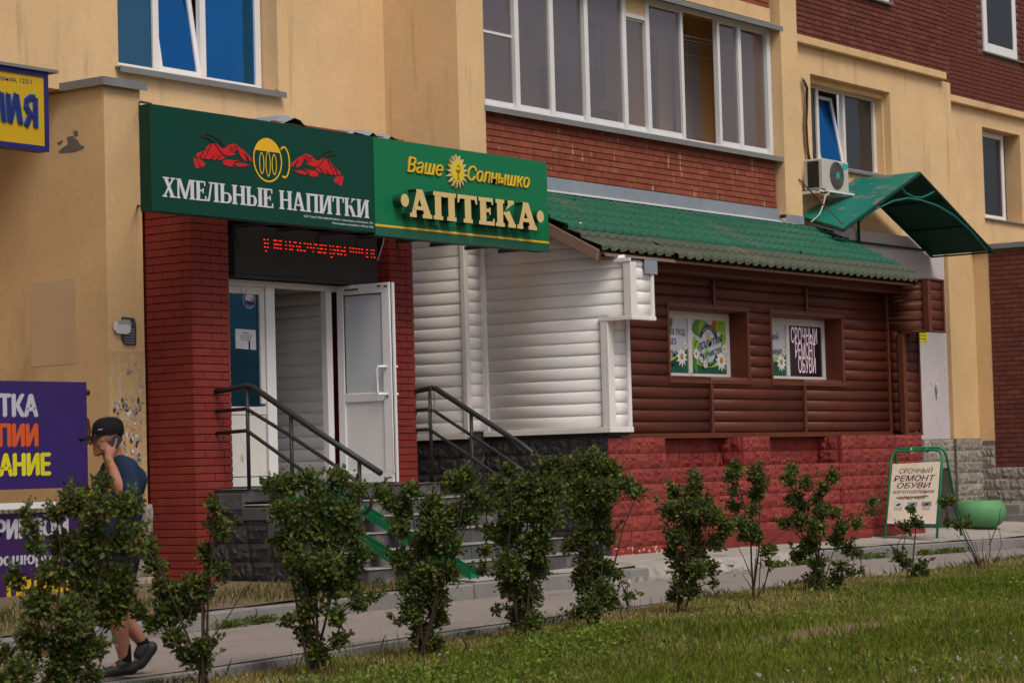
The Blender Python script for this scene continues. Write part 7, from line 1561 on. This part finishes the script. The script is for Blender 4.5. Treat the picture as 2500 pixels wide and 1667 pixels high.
for c, n_ in cs: xs_l.append(RNG.normal(c, 0.10, int(n_*3))); ys_l.append(RNG.normal(KERB0-0.03, 0.02, int(n_*3)))
x_, y_ = np.concatenate(xs_l), np.concatenate(ys_l); P = np.stack([x_, y_, zpath_v(x_)+RNG.uniform(0.0, 0.06, len(x_))], 1); V, F = leaves(P, 0.028, 1.0)
np_mesh('kerb_weeds', V, F, np.array([0.12, 0.17, 0.025])*RNG.uniform(0.5, 1.3, (len(P), 1)), LEAF, None, None, 'stuff')
x_, y_ = band(5000, 10, 27, 11.28, 11.46); k = RNG.random(len(x_)) < np.clip(0.3+fnoise(x_, y_*0, 2.2, 44)*0.8, 0, 1); x_, y_ = x_[k], y_[k]; n = len(x_)
V, F = blades(x_, y_, zlawn(x_, y_), RNG.uniform(0.03, 0.09, n), np.full(n, 0.0035), 0.8); np_mesh('edge_grass', V, F, np.array([0.17, 0.18, 0.06])*RNG.uniform(0.6, 1.4, (n, 1)), BLADE, None, None, 'stuff')

# trees on the other side of the yard (behind the camera): they only show as reflections in the panes
Pt = []
for k in range(9):
    cx, cy, hh = -40+k*13+random.uniform(-3, 3), -34+random.uniform(-5, 5), random.uniform(6, 9)
    Pt.append(np.array([cx, cy, hh*0.65])+rand_dirs(900)*np.array([3.2, 3.2, hh*0.38])*RNG.uniform(0.3, 1, (900, 1))**0.5+np.sin(RNG.uniform(0, 6, (900, 3)))*0.4)
P = np.concatenate(Pt); V, F = leaves(P, 0.9, 0.3); np_mesh('distant_treeline', V, F, np.array([0.045, 0.075, 0.02])*RNG.uniform(0.5, 1.4, (len(P), 1)), LEAF, None, None, 'stuff')

# cracks and litter on the pavement
m = MB()
for q in range(16):
    x_, y_ = random.uniform(11.5, 32), random.choice((PATH0+0.02, KERB0-0.03, random.uniform(PATH0, KERB0))); an = random.uniform(0, 6.28); pts = [(x_, y_)]
    for k in range(random.randint(6, 16)):
        an += random.gauss(0, 0.5); x_ += 0.11*math.cos(an)*1.3; y_ += 0.07*math.sin(an)
        if not PATH0+0.02 < y_ < KERB0-0.02: break
        pts.append((x_, y_))
    for (a_, b_), (c_, d_) in zip(pts, pts[1:]):
        w_ = random.uniform(0.003, 0.007); z_ = zpath(a_)+0.0075; m.poly([(a_, b_-w_, z_), (c_, d_-w_, z_), (c_, d_+w_, z_), (a_, b_+w_, z_)])
m.build('pavement_cracks', M['joint_dark'], None, kind='stuff')
n = 520; x_ = RNG.uniform(11, 32, n); y_ = np.where(RNG.random(n) < 0.6, KERB0-np.abs(RNG.normal(0, 0.16, n))-0.01, PATH0+np.abs(RNG.normal(0, 0.15, n)))
P = np.stack([x_, y_, zpath_v(x_)+0.010], 1); V, F = leaves(P, 0.028, 0.0); V[:, :, 2] = P[:, None, 2]+(V[:, :, 2]-P[:, None, 2])*0.15+0.004
np_mesh('pavement_litter', V, F, np.array([0.17, 0.12, 0.06])*RNG.uniform(0.4, 1.6, (n, 1)), LEAF, None, None, 'stuff')
